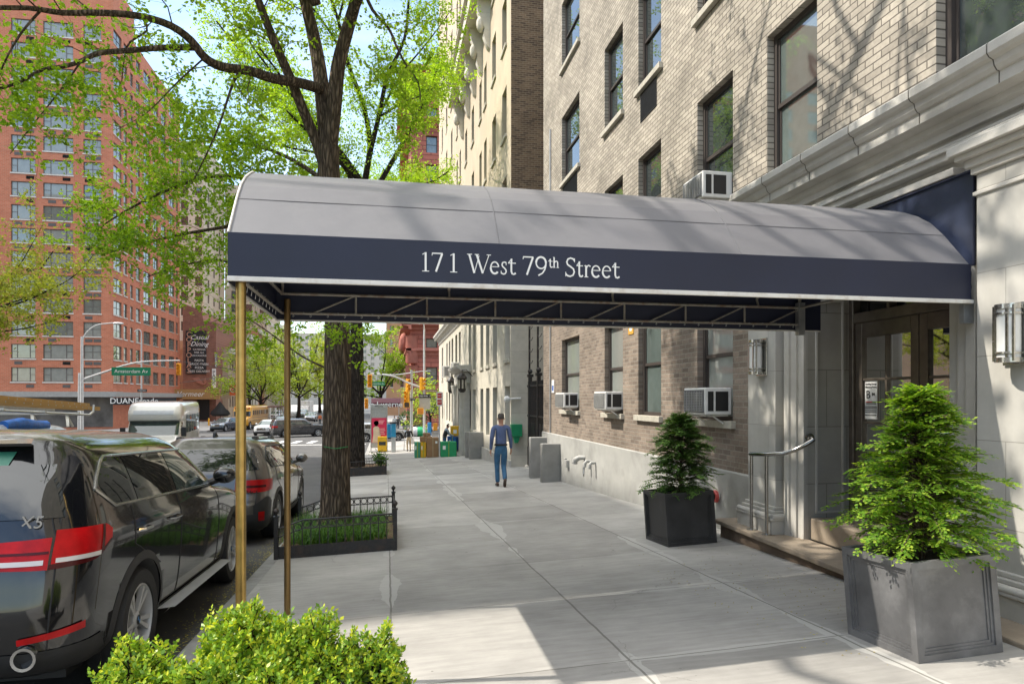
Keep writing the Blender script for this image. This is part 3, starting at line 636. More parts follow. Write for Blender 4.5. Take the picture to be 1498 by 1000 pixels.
# rusting pipe frame
M_rustpipe=mat('rusty_pipe',(.33,.31,.27),.6,.3,.25,25,dirt=(.20,.075,.025),dirt_scale=11)
mb=MB(); yb=AY1-.07; yn=AY0+.06
for y in (yn,yb): mb.tube([(AX0+.05,y,2.45),(4.05,y,2.45)],.013,6); mb.tube([(AX0+.05,y,2.283),(4.05,y,2.283)],.012,6)
mb.tube([(AX0+.06,yn,2.45),(AX0+.06,yb,2.45)],.013,6); mb.tube([(AX0+.06,yn,2.283),(AX0+.06,yb,2.283)],.012,6)
mb.tube([(4.05,yn,2.45),(4.05,yb,2.45)],.013,6); mb.tube([(4.05,yb,2.2),(4.05,yb,2.6)],.016,6)
xs=[AX0+.06+.62*i for i in range(9)]
for i,x in enumerate(xs[:-1]):
    for y in (yb,yn):
        if i: mb.tube([(x,y,2.283),(x,y,2.45)],.010,6)
        mb.tube([(x+.25,y,2.283),(xs[i+1],y,2.45)],.008,6)
for x in (AX0+.06,.55,2.1,3.6):
    inner=[(AY0+AY1)/2+(y-(AY0+AY1)/2)*.96 for y,_ in arch]
    mb.tube([(x,yy,z-.035) for yy,(_,z) in zip(inner,arch)],.012,6); mb.tube([(x,yn,2.45),(x,inner[0],2.53)],.011,6); mb.tube([(x,yb,2.45),(x,inner[-1],2.53)],.011,6)
fr=mb.build('pipe_frame',M_rustpipe,cn)
mb=MB()   # lacing hooks
for i in range(34):
    x=AX0+.15+i*.145
    for y,s in ((yb,1),):
        mb.tube([(x-.06,y-.012,2.292),(x,y+.01,2.272),(x+.008,y+.012,2.262),(x,y+.012,2.254),(x-.008,y+.01,2.262)],.0028,5)
for i in range(11):
    y=yn+.08+i*.145; mb.tube([(AX0+.075,y-.05,2.29),(AX0+.03,y,2.31),(AX0+.02,y+.01,2.26)],.0028,5)
mb.build('lacing_hooks',M_galv,fr)
mb=MB()
for y in (yn-.01,yb): mb.box(4.02,4.09,y-.03,y+.03,2.30 if y<5 else 2.18,2.5); mb.build('wall_bracket',M_galv,fr); mb=MB()
mb.box(4.3,4.4,AY0+.03,AY0+.07,2.12,2.3); mb.build('wall_bracket',M_galv,fr)
M_brass=mat('weathered_brass',(.46,.31,.10),.32,.85,.18,12,dirt=(.23,.15,.06),dirt_scale=5)
M_brassd=mat('tarnished_brass',(.26,.165,.065),.4,.8,.25,8,dirt=(.12,.085,.045),dirt_scale=4)
for x,y,r,m_ in ((-.89,AY0+.06,.031,M_brass),(-.845,AY1-.08,.027,M_brassd)):
    mb=MB(); mb.lathe([(r,zwalk(x,y)-.04),(r,2.40)],20,Matrix.Translation((x,y,0))); mb.build('post',m_,cn)
# address lettering, drawn stroke by stroke with thick and thin strokes and serifs
def ell(cx,cy,rx,ry,a0,a1,n=16): return [(cx+rx*math.cos(rad(a0+(a1-a0)*i/n)),cy+ry*math.sin(rad(a0+(a1-a0)*i/n))) for i in range(n+1)]
K,H_,TN=.105,.075,.042
GL={'1':[([(.55,0),(.55,1)],K),([(.57,.99),(.15,.88)],TN),([(.12,.015),(.98,.015)],TN)],
 '7':[([(.0,.965),(1.0,.965)],.07),([(.95,.95),(.36,0)],K),([(.02,.97),(.0,.84)],TN)],
 '9':[(ell(.48,.68,.42,.31,0,180),K),(ell(.48,.68,.42,.31,180,360),H_),([(.9,.72),(.9,.55),(.80,.32),(.6,.12),(.25,-.01)],H_)],
 'W':[([(.09,1),(.305,0)],K),([(.305,.0),(.50,.92)],TN),([(.40,1),(.655,0)],K),([(.655,0),(.92,1)],TN),([(0,.99),(.21,.99)],TN),([(.32,.99),(.50,.99)],TN),([(.82,.99),(1.0,.99)],TN)],
 'e':[(ell(.52,.32,.43,.31,10,180),H_),(ell(.52,.32,.43,.31,180,318),K),([(.1,.375),(.94,.375)],TN)],
 's':[([(.85,.60),(.78,.625),(.55,.64),(.3,.60),(.22,.49),(.33,.40),(.62,.31),(.83,.22),(.86,.11),(.7,.02),(.45,0),(.2,.03),(.1,.06)],H_),([(.86,.63),(.86,.48)],TN),([(.1,.02),(.1,.17)],TN)],
 't':[([(.42,.84),(.40,.5),(.40,.16),(.5,.03),(.7,.01),(.95,.07)],K*.9),([(.0,.60),(.95,.60)],.05),([(.02,.60),(.42,.82)],TN)],
 'h':[([(.2,1.02),(.2,0)],K),([(.2,.45),(.38,.60),(.58,.64),(.74,.58),(.78,.42),(.78,0)],K*.9),([(.02,.0),(.40,.0)],TN),([(.58,.0),(1,.0)],TN),([(.02,1.0),(.2,1.02)],TN)],
 'S':[([(.88,.86),(.75,.96),(.52,1.0),(.28,.94),(.17,.78),(.25,.64),(.52,.53),(.78,.41),(.86,.24),(.74,.07),(.48,0),(.22,.04),(.08,.14)],.088),([(.88,.99),(.88,.78)],TN),([(.08,.0),(.08,.24)],TN)],
 'r':[([(.3,.62),(.3,0)],K),([(.3,.42),(.45,.58),(.65,.64),(.95,.58)],H_),([(.04,.0),(.62,.0)],TN),([(.04,.61),(.3,.63)],TN)]}
def stroke(mb,pts,w,place,layer):
    q=[Vector(place(*p)) for p in pts]; L=[];Rr=[]
    for i,p in enumerate(q):
        t=(q[min(i+1,len(q)-1)]-q[max(i-1,0)]).normalized(); nrm=Vector((-t.z,0,t.x))*w/2
        off=Vector((0,-.0002*layer,0)); L.append(p+nrm+off); Rr.append(p-nrm+off)
    mb.grid([L,Rr],sm=False)
lt=MB(); layer=0; ch=.122
def px2x(px): 
    xc=(px-749)/CAMF; return AY0*(xc*math.cos(YAW)+math.sin(YAW))/(math.cos(YAW)-xc*math.sin(YAW))
for c,l,r,sc,dz in (('1',616,628,1,0),('7',632,647.5,1,0),('1',657,669,1,0),('W',683,718,1,0),('e',716.5,730,1,0),('s',732,741.5,1,0),('t',743,755,1,0),('7',765,780,1,0),('9',783,800,1,0),
   ('t',802,808.5,.55,.055),('h',808.5,817.5,.55,.055),('S',826,842,1,0),('t',843,853,1,0),('r',854,864,1,0),('e',864.5,878,1,0),('e',880,893.5,1,0),('t',895,906.5,1,0)):
    x0,x1=px2x(l),px2x(r)
    for pts,w in GL[c]:
        layer+=1
        stroke(lt,pts,w*ch*(.7 if sc<1 else 1),lambda u,v:(x0+(x1-x0)*u,AY0-.0055,2.362+dz+v*ch*sc),layer%7)
lt.build('address_lettering',M_signwhite,cn,fix=False)

# ------------------------------------------------------------------ planters and their conifers
def planter(label, x,y, size, h, col, rz):
    z=zwalk(x,y)
    t=thing('planter',label,'planter',(x,y,z),rz,0,'square metal planters on the pavement'); t.rotation_euler=(SLOPE,-.05,rz)
    s=size/2; m=MB(); th=.035
    # four recessed panels with stepped borders
    def side(M):
        e=.045
        rings=[(0,0),(e,0),(e,.012),(e+.016,.012),(e+.016,.02),(e+.032,.02),(e+.032,.028)]
        rows=[]
        for inset,dep in rings:
            rows.append([M@Vector((-s+inset,-s+dep,inset)),M@Vector((s-inset,-s+dep,inset)),M@Vector((s-inset,-s+dep,h-inset)),M@Vector((-s+inset,-s+dep,h-inset))])
        m.grid(rows,sm=False,wrap=True); m.add(rows[-1],[(0,1,2,3)])
    for k in range(4): side(Matrix.Rotation(k*PI/2,4,'Z'))
    i=s-th
    for k in range(4):
        R_=Matrix.Rotation(k*PI/2,4,'Z')
        m.add([R_@Vector(p) for p in ((-s,-s,h),(s,-s,h),(i,-i,h),(-i,-i,h))],[(0,1,2,3)]); m.add([R_@Vector(p) for p in ((-i,-i,h),(i,-i,h),(i,-i,h-.2),(-i,-i,h-.2))],[(0,1,2,3)])
    o=m.build('box',col,t,local=True)
    m=MB(); m.grid([[(-i+2*i*a/6,-i+2*i*b/6,h-.06+RN.uniform(-.015,.02)) for a in range(7)] for b in range(7)]); m.build('soil',M_soil,t,local=True)
    return t
M_lead=mat('lead_grey_planter',(.15,.15,.153),.42,.25,.28,3,bump=.12,bscale=25,dirt=(.27,.27,.27),dirt_scale=3.5)
planter('large zinc grey square planter at the right, below the bright conifer',3.43,3.77,.61,.60,M_lead,rad(1))
planter('smaller looking charcoal square planter in the shade left of the steps',3.59,7.74,.64,.63,mat('charcoal_planter',(.045,.044,.044),.45,.2,.2,4,bump=.1,bscale=25,dirt=(.08,.08,.08),dirt_scale=2.5),rad(2))
def conifer(label,x,y,z0,h,rmax,lm,seed,n=330,lean=0):
    rn=random.Random(seed); t=thing('conifer',label,'conifer',(x,y,z0),group='conifers in the planters')
    tr=MB(); lf=MB(); tr.tube([(0,0,-.05),(.01,0,h*.5),(.0,.01,h*.97)],[.022,.013,.004],7)
    for i in range(n):
        u=(i/n)**.82; zz=.04+u*h*.95; a=i*2.39996+rn.uniform(-.4,.4)
        ln=rmax*(.13+.95*(1-u)**.62*(.55+.45*min(1,u*5+.3)))*rn.uniform(.62,1.12)*(.70+.42*abs(math.sin(a*1.3+u*11+seed))); el=rad(rn.uniform(8,38)+u*25)
        d=Vector((math.cos(a),math.sin(a),0)); pts=[]
        for k in range(5):
            s=k/4; pts.append(Vector((0,0,zz))+d*ln*s*math.cos(el*.6)+Vector((0,0,ln*(math.sin(el)*s-.45*s*s))))
        tr.tube(pts,[.006,.005,.004,.003,.0015],4,caps=False)
        side=Vector((-d.y,d.x,0)); tw=rn.uniform(-.5,.5); nrm=(Vector((0,0,1))+side*tw).normalized(); side=(side-nrm*side.dot(nrm)).normalized()
        for k in range(5+int(ln*52)):
            s=rn.uniform(.22,1.0); f=s*4; j=min(3,int(f)); p=pts[j].lerp(pts[j+1],f-j); T=(pts[j+1]-pts[j]).normalized()
            sg=rn.choice((-1,1)); fl=rn.uniform(.06,.115)*(1.2-.45*s)
            dr=(T*rn.uniform(.55,1.2)+side*sg*rn.uniform(.35,1.0)+Vector((0,0,rn.uniform(-.35,.25)))).normalized(); wv=dr.cross(nrm).normalized()
            # a small flat frond: stalk leaf plus side leaflets
            for q in range(4):
                b=p+dr*fl*(q*.24); ss=(-1 if q%2 else 1); dd=(dr+wv*ss*.75*(q<3)).normalized(); l2=fl*(.5-.06*q); w2=.0095
                e=dd.cross(nrm).normalized()*w2
                lf.add([b,b+dd*l2*.5+e,b+dd*l2,b+dd*l2*.5-e],[(0,1,2,3)])
    tr.build('trunk',M_bark,t,local=True); lf.build('crown',lm,t,local=True,fix=False); return t
conifer('bright yellow green conifer in the large planter at the right',3.43,3.77,.50,1.12,.54,M_leaf_cyp,3,330)
conifer('dark green conifer in the charcoal planter left of the steps',3.59,7.74,.34,1.0,.50,M_leaf_cypd,5,330)

# ------------------------------------------------------------------ clipped shrubs in the foreground bed
mb=MB(); mb.grid([[(-1.3+1.36*a/8,2.3+1.25*b/8,zwalk(-1.3+1.36*a/8,2.3+1.25*b/8)+.05+RN.uniform(0,.03)) for a in range(9)] for b in range(9)])
mb.add([(-1.3,3.55,zwalk(-1.3,3.5)-.02),(.06,3.55,zwalk(0,3.5)-.02),(.06,3.55,.03),(-1.3,3.55,-.1)],[(0,1,2,3)]); structure(mb.build('ground_bed',M_soil))
def shrub(label,blobs,seed,dens=1):
    rn=random.Random(seed); x0=sum(b[0] for b in blobs)/len(blobs); y0=sum(b[1] for b in blobs)/len(blobs); zb=zwalk(x0,y0)+.06
    t=thing('boxwood_shrub',label,'shrub',(x0,y0,zb),group='boxwood shrubs in the foreground'); tr=MB(); lf=MB()
    for bx,by,bz,r,rh in blobs:
        c=Vector((bx,by,bz)); n=int(2300*dens*(r/.15)**2)
        for i in range(int(n/7)):
            d=Vector((rn.gauss(0,1),rn.gauss(0,1),rn.gauss(.25,1))).normalized()
            lump=1+.13*math.sin(d.x*7+bx*9)+.12*math.sin(d.y*8+d.z*6+by*5)
            q=rn.random(); rr=(rn.uniform(.8,1.06) if q<.8 else rn.uniform(.45,.8))*lump+(rn.random()<.05)*rn.uniform(.0,.2)
            tip=c+Vector((d.x*r*rr,d.y*r*rr,d.z*rh*rr)); dr=(d*.6+Vector((0,0,.75))+Vector((rn.gauss(0,.3),rn.gauss(0,.3),0))).normalized(); L_=rn.uniform(.035,.06)
            if i%5==0: tr.tube([(x0+(bx-x0)*.5,y0+(by-y0)*.5,zb-.02),c.lerp(tip,.45),tip],[.007,.0035,.0015],4,caps=False)
            up=dr; a=up.orthogonal().normalized(); b=up.cross(a)
            for k in range(9):
                an=k*2.4+rn.uniform(-.3,.3); o_=tip-up*L_*(1-k/8.5); s=rn.uniform(.0105,.0175)
                od=(a*math.cos(an)+b*math.sin(an)); ld=(od*.8+up*rn.uniform(.35,.9)).normalized(); w=ld.cross(od.cross(ld)).normalized() if 0 else ld.cross(Vector((rn.random()-.5,rn.random()-.5,rn.random()-.5))).normalized()
                lf.add([o_,o_+ld*s*.8+w*s*.5,o_+ld*s*1.7,o_+ld*s*.8-w*s*.5],[(0,1,2,3)])
    tr.build('stems',M_bark2,t); lf.build('foliage',M_leaf_box,t,fix=False); return t
shrub('small rounded boxwood shrub at the bottom left, beside the gutter',[(-1.02,3.0,.38,.15,.17),(-.9,2.95,.34,.12,.14),(-1.0,2.86,.26,.16,.16)],21)
shrub('largest boxwood shrub at the front of the brass post',[(-.60,3.05,.49,.17,.17),(-.42,3.0,.43,.16,.15),(-.66,2.9,.36,.18,.18),(-.30,3.06,.44,.11,.19),(-.24,2.96,.36,.15,.17),(-.45,2.85,.32,.2,.18)],22)
shrub('thin leggy boxwood shrub at the right end of the foreground bed',[(-.05,3.0,.40,.125,.14),(-.02,2.95,.30,.13,.14)],23,.85)

# ------------------------------------------------------------------ trees
def polyr(pts,r0,r1,bulge=0):
    n=len(pts); return [r0+(r1-r0)*i/(n-1) for i in range(n)]
def smooth_path(P,k=3):
    P=[Vector(p) for p in P]; out=[]
    for i in range(len(P)-1):
        a=P[max(i-1,0)];b=P[i];c=P[i+1];d=P[min(i+2,len(P)-1)]
        for j in range(k):
            t=j/k; out.append(.5*((2*b)+(c-a)*t+(2*a-5*b+4*c-d)*t*t+(3*b-a-3*c+d)*t**3))
    out.append(P[-1]); return out
def leafquad(lf,p,s,rn,ns=Vector((0,0,1))):
    d=Vector((rn.gauss(0,1),rn.gauss(0,1),rn.gauss(-.15,.8))).normalized(); w=d.cross(Vector((rn.gauss(0,.6),rn.gauss(0,.6),1))).normalized(); L_=s*rn.uniform(.7,1.35)
    lf.add([p,p+d*L_*.5+w*L_*.36,p+d*L_,p+d*L_*.5-w*L_*.36],[(0,1,2,3)])
def twigs(wood,lf,path,r,rn,step,tl,leaf,lpn,up=.2,depth=0,maxd=2,start=.25,bias=None,nmax=9999,clump=.05):
    """grow twigs off a limb and leaf clumps on the twigs"""
    acc=0; tot=sum((path[i+1]-path[i]).length for i in range(len(path)-1)); run=0
    for i in range(len(path)-1):
        seg=path[i+1]-path[i]; L_=seg.length; run+=L_
        if run<tot*start: continue
        acc+=L_
        while acc>step:
            acc-=step*rn.uniform(.7,1.3); b=path[i]+seg*rn.random(); T=seg.normalized()
            o=Vector((rn.gauss(0,1),rn.gauss(0,1),rn.gauss(up,.8))); o=(o-T*o.dot(T)); 
            if o.length<.01: continue
            d=(T*rn.uniform(.25,.9)+o.normalized()).normalized()
            if bias is not None: d=(d+bias*.5).normalized()
            ln=tl*rn.uniform(.5,1.3); pts=[b]
            n=5; dd=d.copy()
            for k in range(n):
                dd=(dd+Vector((rn.gauss(0,.22),rn.gauss(0,.22),rn.gauss(.02,.2)))).normalized(); pts.append(pts[-1]+dd*ln/n)
            rr=max(.0032,min(r*.45,.004+ln*.006)) if depth==0 else max(.002,.0035*ln)
            wood.tube(pts,polyr(pts,rr,rr*.3),5 if depth==0 else 3,caps=False)
            if depth<maxd: twigs(wood,lf,pts,rr,rn,step*.55,tl*.52,leaf,lpn,up,depth+1,maxd,.15,bias,clump=clump)
            if depth>=maxd-1:
                for k in range(1,n+1):
                    if rn.random()<.9:
                        c=pts[k]+Vector((rn.gauss(0,clump*.3),rn.gauss(0,clump*.3),rn.gauss(0,clump*.3)))
                        for _ in range(lpn): leafquad(lf,c+Vector((rn.gauss(0,clump),rn.gauss(0,clump),rn.gauss(0,clump*.8))),leaf,rn)
def tree(label,base,limbs,seed,leaf=.05,lpn=4,step=.34,tl=.9,lm=None,bark=None,maxd=1,group=None,name='tree',clump=.05,rings=12):
    rn=random.Random(seed); t=thing(name,label,'tree',base,group=group); wood=MB(); lf=MB()
    for lb in limbs:
        pts,r0,r1,st=lb[:4]; sf=lb[4] if len(lb)>4 else 1
        P=smooth_path(pts); Rr=polyr(P,r0,r1)
        if st is None and len(P)>6:      # trunk with a flared foot and rough outline
            Rr=[r*(1+.25*max(0,1-i/2.5))*(1+rn.uniform(-.035,.035)) for i,r in enumerate(Rr)]
        wood.tube(P,Rr,rings if r0>.06 else 6)
        if st is not None: twigs(wood,lf,P,r1,rn,step*sf,tl,leaf,lpn,maxd=maxd,start=st,clump=clump)
    wood.build('trunk',bark or M_bark,t); lf.build('crown',lm or M_leaf,t,fix=False); return t
TY=10.1
def L(pts,r0,r1,st=.2,sf=1): return ([at(*p) for p in pts],r0,r1,st,sf)
main=[L([(490,768,TY),(491,735,TY),(491,690,TY),(493,600,TY),(494,520,TY),(492,430,TY),(485,330,TY),(481,255,TY),(481,215,TY)],.225,.15,None),
 L([(477,250,TY),(462,205,TY),(445,165,TY-.1),(425,115,TY-.2),(405,70,TY-.3),(385,20,TY-.4),(365,-40,TY-.5),(345,-130,TY-.6),(320,-260,TY-.8)],.085,.035,.3),
 L([(481,230,TY),(474,160,TY+.1),(467,100,TY+.2),(458,50,TY+.3),(446,0,TY+.3),(430,-80,TY+.4),(405,-220,TY+.6),(390,-400,TY+.9)],.125,.05,.3),
 L([(481,225,TY),(489,150,TY-.1),(495,95,TY-.1),(508,45,TY-.2),(522,-5,TY-.3),(540,-90,TY-.5),(570,-230,TY-.8),(600,-380,TY-1)],.12,.05,.35),
 L([(468,130,TY),(440,122,TY-.3),(400,115,TY-.6),(365,104,TY-.8),(325,98,TY-1),(300,85,TY-1.2),(280,60,TY-1.3),(250,38,TY-1.5),(205,24,TY-1.7),(150,19,TY-1.9),(90,19,TY-2.1),(40,12,TY-2.3),(-60,12,TY-2.5)],.075,.02,.2,1.7),
 L([(287,70,TY-1.2),(240,70,TY-1.4),(190,74,TY-1.6),(145,78,TY-1.7),(118,90,TY-1.8),(95,97,TY-1.9),(60,103,TY-2),(25,122,TY-2.1),(-40,140,TY-2.3)],.038,.012,.1,2.2),
 L([(207,24,TY-1.7),(215,45,TY-1.6),(190,62,TY-1.6),(182,85,TY-1.5),(178,120,TY-1.4)],.016,.006,.2),
 L([(60,15,TY-2.2),(30,50,TY-2.3),(5,95,TY-2.3),(-15,150,TY-2.2)],.016,.006,.1),
 L([(120,88,TY-1.8),(90,130,TY-1.9),(50,180,TY-1.9),(15,225,TY-2)],.012,.004,.1),
 L([(350,104,TY-.9),(338,130,TY-.9),(320,185,TY-.8),(300,230,TY-.7),(280,270,TY-.6)],.02,.006,.3),
 L([(300,84,TY-1.2),(260,120,TY-1),(215,165,TY-.8),(170,190,TY-.7)],.012,.004,.2),
 L([(530,-20,TY-.4),(545,15,TY-.6),(568,41,TY-.8),(580,68,TY-.9),(593,93,TY-1),(612,122,TY-1.1),(616,160,TY-1.1)],.026,.006,.3),
 L([(510,40,TY-.2),(545,-40,TY-1),(600,-120,TY-2),(670,-190,TY-3),(760,-250,TY-3.8)],.05,.012,.2),
 L([(415,-10,TY-.4),(340,-60,TY-1.2),(250,-120,TY-2.2),(150,-170,TY-3.2)],.045,.012,.25),
 L([(430,-80,TY+.4),(470,-170,TY-.6),(560,-260,TY-1.8),(700,-330,TY-3)],.05,.012,.25),
 L([(400,-200,TY+.5),(330,-260,TY+.8),(230,-300,TY+1)],.04,.012,.2),
 L([(486,335,TY),(440,325,TY+.3),(385,322,TY+.7),(330,332,TY+1),(270,342,TY+1.3),(210,356,TY+1.5),(150,372,TY+1.7)],.045,.010,.2,.75),
 L([(484,300,TY),(430,280,TY+.3),(375,262,TY+.6),(310,258,TY+.9),(250,276,TY+1.1),(190,305,TY+1.2),(150,330,TY+1.2)],.045,.010,.2,.75),
 L([(482,270,TY),(430,235,TY+.6),(380,215,TY+1.1),(320,205,TY+1.6),(250,215,TY+2)],.04,.010,.2),
 L([(486,345,TY),(420,375,TY+.6),(370,395,TY+1),(320,380,TY+1.3),(260,390,TY+1.6),(215,405,TY+1.8)],.03,.008,.45),
 L([(486,542,TY),(447,524,TY+.3),(416,503,TY+.6),(385,480,TY+.8),(352,463,TY+1),(312,470,TY+1.2)],.016,.005,.35),
 L([(492,505,TY-.2),(500,490,TY-.4),(512,480,TY-.5),(530,478,TY-.6)],.01,.004,.2)]
def W(pts,r0,r1,st=.15): return ([Vector(p) for p in pts],r0,r1,st,3.2)  # unseen crown limbs added above the frame for dappled shade
main+=[W([(-1.0,9.9,7.2),(-1.5,8.8,8.2),(-2.2,7.4,8.9),(-3.2,6.0,9.4),(-4.2,4.6,9.6)],.07,.015),
 W([(-1.2,9.7,7.6),(-2.6,8.8,8.6),(-4.2,7.9,9.3),(-5.8,7.0,9.7)],.07,.015),
 W([(-.8,9.9,7.4),(-.5,8.6,8.6),(-.6,7.0,9.4),(-1.0,5.4,10.0),(-1.6,3.8,10.3)],.06,.015),
 W([(-.7,9.9,8.4),(.6,8.8,9.6),(1.4,7.6,10.4)],.05,.012),
 W([(-1.6,9.6,9.2),(-3.0,8.6,10.6),(-4.6,7.6,11.6),(-6.2,6.8,12.2)],.06,.012),
 W([(-1.1,9.5,9.6),(-1.8,8.0,11.2),(-2.8,6.4,12.2),(-3.8,5.0,12.8)],.06,.012),
 W([(-.9,10.6,9.0),(-1.2,12.4,10.5),(-1.8,14.2,11.6),(-2.4,16,12.2)],.06,.012),
 W([(-1.3,10.2,9.5),(-3.2,11.2,11.0),(-5.0,12.0,12.0)],.06,.012)]
rb=random.Random(77)  # bare limbs added out of view, placed to throw shadow streaks
for p in ((-4.6,7.6,8.4),(-3.6,6.9,9.6),(-2.6,7.2,8.2),(-1.6,6.4,9.2),(-.4,6.4,9.4),(.3,5.2,9.8),(-.2,4.0,9.5),(-1.2,8.0,8.4),(-5.2,6.6,9.2),(.6,7.4,9.6),(-2.2,5.6,10.4),(.2,2.8,9.2),(-4.0,8.4,8.8),(-3.0,8.0,10.2),(-2.0,7.6,9.0),(-5.4,7.4,8.2),(-4.8,6.4,10.6),(-1.4,7.2,7.8)):
    q=Vector(p)-Vector((0,.9,0)); s_=Vector((-1.0,9.8,7.0+rb.uniform(0,2))); mid=s_.lerp(q,.55)+Vector((0,0,rb.uniform(-.1,.5))); e=q+Vector((rb.uniform(-1.2,.9),rb.uniform(-1.6,-.3),rb.uniform(.1,.9)))
    main.append(([s_,s_.lerp(mid,.5)+Vector((rb.uniform(-.2,.2),0,.15)),mid,q,e],.085,.045,.5,7.0))
    for _ in range(2): b=q.lerp(mid,rb.uniform(0,.8)); main.append(([b,b+Vector((rb.uniform(-.9,.9),rb.uniform(-.6,.6),rb.uniform(-.1,.5))),b+Vector((rb.uniform(-1.6,1.6),rb.uniform(-1.2,.8),rb.uniform(.2,.9)))],.045,.018,.3,6.0))
tree('big street tree with forked dark limbs, rooted in the nearer fenced pit',(-.95,10.1,zwalk(-.95,10.1)),main,41,leaf=.054,lpn=5,step=.17,tl=.85,lm=M_leaf,maxd=1,name='street_tree',clump=.03,group='street trees along the kerb')
mb=MB(); mb.tube([at(*p) for p in ((474,653,TY-.19),(491,656,TY-.24),(509,653,TY-.18))],.006,5); o=mb.build('garden_tie',mat('green_tie',(.03,.25,.07),.6),loc=at(491,656,TY-.2)); tag(o,'thin green tie wrapped round the trunk of the big street tree','cord')
def auto_limbs(base,h,spread,rn,trunk_r,fork=.33,n=7,trunk_pts=None,low=False):
    b=Vector(base); out=[]; top=b+Vector((rn.uniform(-.2,.2),rn.uniform(-.2,.2),h*fork))
    out.append((trunk_pts or [b,b.lerp(top,.3),b.lerp(top,.6)+Vector((.03,0,0)),top],trunk_r,trunk_r*.72,None))
    if trunk_pts: top=Vector(trunk_pts[-1])
    for i in range(n):
        a=2*PI*i/n+rn.uniform(-.35,.35); e=rn.uniform(.15,1.15) if i<n-2 else 1.3; ln=spread*rn.uniform(.85,1.15)/max(.45,math.cos(e))*.9
        ln=min(ln,(h-h*fork)*1.05 if e>1 else ln)
        d=Vector((math.cos(a)*math.cos(e),math.sin(a)*math.cos(e),math.sin(e))); pts=[top-Vector((0,0,rn.uniform(0,h*.08)))]
        for k in range(6):
            d=(d+Vector((rn.gauss(0,.13),rn.gauss(0,.13),rn.gauss(.01,.1)))).normalized(); pts.append(pts[-1]+d*ln/6)
        out.append((pts,trunk_r*.42,trunk_r*.1,.2))
        for q in range(2):
            k=rn.choice((2,3,4)); d2=(d+Vector((rn.gauss(0,.7),rn.gauss(0,.7),rn.gauss(-.1,.4)))).normalized(); p2=[pts[k]]
            for _ in range(5):
                d2=(d2+Vector((rn.gauss(0,.15),rn.gauss(0,.15),rn.gauss(0,.1)))).normalized(); p2.append(p2[-1]+d2*ln*.11)
            out.append((p2,trunk_r*.18,trunk_r*.05,.1))
    return out
rn=random.Random(5)
b2=(-1.06,24.4,zwalk(-1.06,24.4))
tree('second street tree with a dark leaning trunk, rooted in the farther fenced pit',b2,auto_limbs(b2,11.5,5.0,rn,.25,n=10,trunk_pts=[b2,at(523,600,24.4),at(522,500,24.4),at(521,430,24.4),at(527,330,24.4),at(532,270,24.5)]),42,leaf=.085,lpn=4,step=.26,tl=1.15,lm=M_leaf,bark=M_bark2,maxd=1,name='street_tree',clump=.09,group='street trees along the kerb')
b3=(at(521,600,37).x,37,zwalk(-1,37))
tree('third street tree half hidden behind the second trunk near the corner',b3,auto_limbs(b3,13,4.2,rn,.2,fork=.62,n=9),43,leaf=.13,lpn=3,step=.4,tl=1.2,lm=M_leaf,bark=M_bark2,maxd=1,name='street_tree',clump=.13,group='street trees along the kerb')
b4=(-17.5,26,zroad(26)+.1)
tree('sparse olive leafed street tree reaching in from the left edge of the picture',b4,auto_limbs(b4,8.6,5.6,rn,.2,fork=.42,n=9),44,leaf=.10,lpn=4,step=.30,tl=1.3,lm=M_leaf_olive,bark=M_bark2,maxd=1,name='street_tree',clump=.08)
far=[(383,104,12,4.9,M_leaf_far,'yellow green tree with a straight dark trunk beyond the avenue, between the brass posts'),
 (366,135,14,6.0,M_leaf_far,'bright yellow spring tree against the far row houses'),
 (437,128,15,7.5,M_leaf_far,'broad yellow green tree behind the dark car at the crossing'),
 (418,165,17,8.5,M_leaf_olive,'pale olive tree far down the street, right of the second brass post'),
 (468,175,17,8,M_leaf_olive,'pale olive tree far down the street beside the big trunk'),
 (556,104,15,5.0,M_leaf,'vivid green tree right of the second trunk, beyond the avenue'),
 (630,76,6.2,1.9,M_leaf_far,'young yellow green tree in front of the red stone building'),
 (500,215,18,9,M_leaf_olive,'hazy olive tree closing the end of the street')]
for i,(px,Y,h,sp,lm,lab) in enumerate(far):
    b=at(px,600,Y); b.z=zroad(Y)+.15
    tree(lab,b,auto_limbs(b,h,sp,rn,.024*h,fork=.3,n=7),60+i,leaf=.16+Y*.0012,lpn=3,step=.9,tl=2.0,lm=lm,bark=M_bark2,maxd=1,name='street_tree',clump=.2,rings=8,group='trees beyond the avenue')

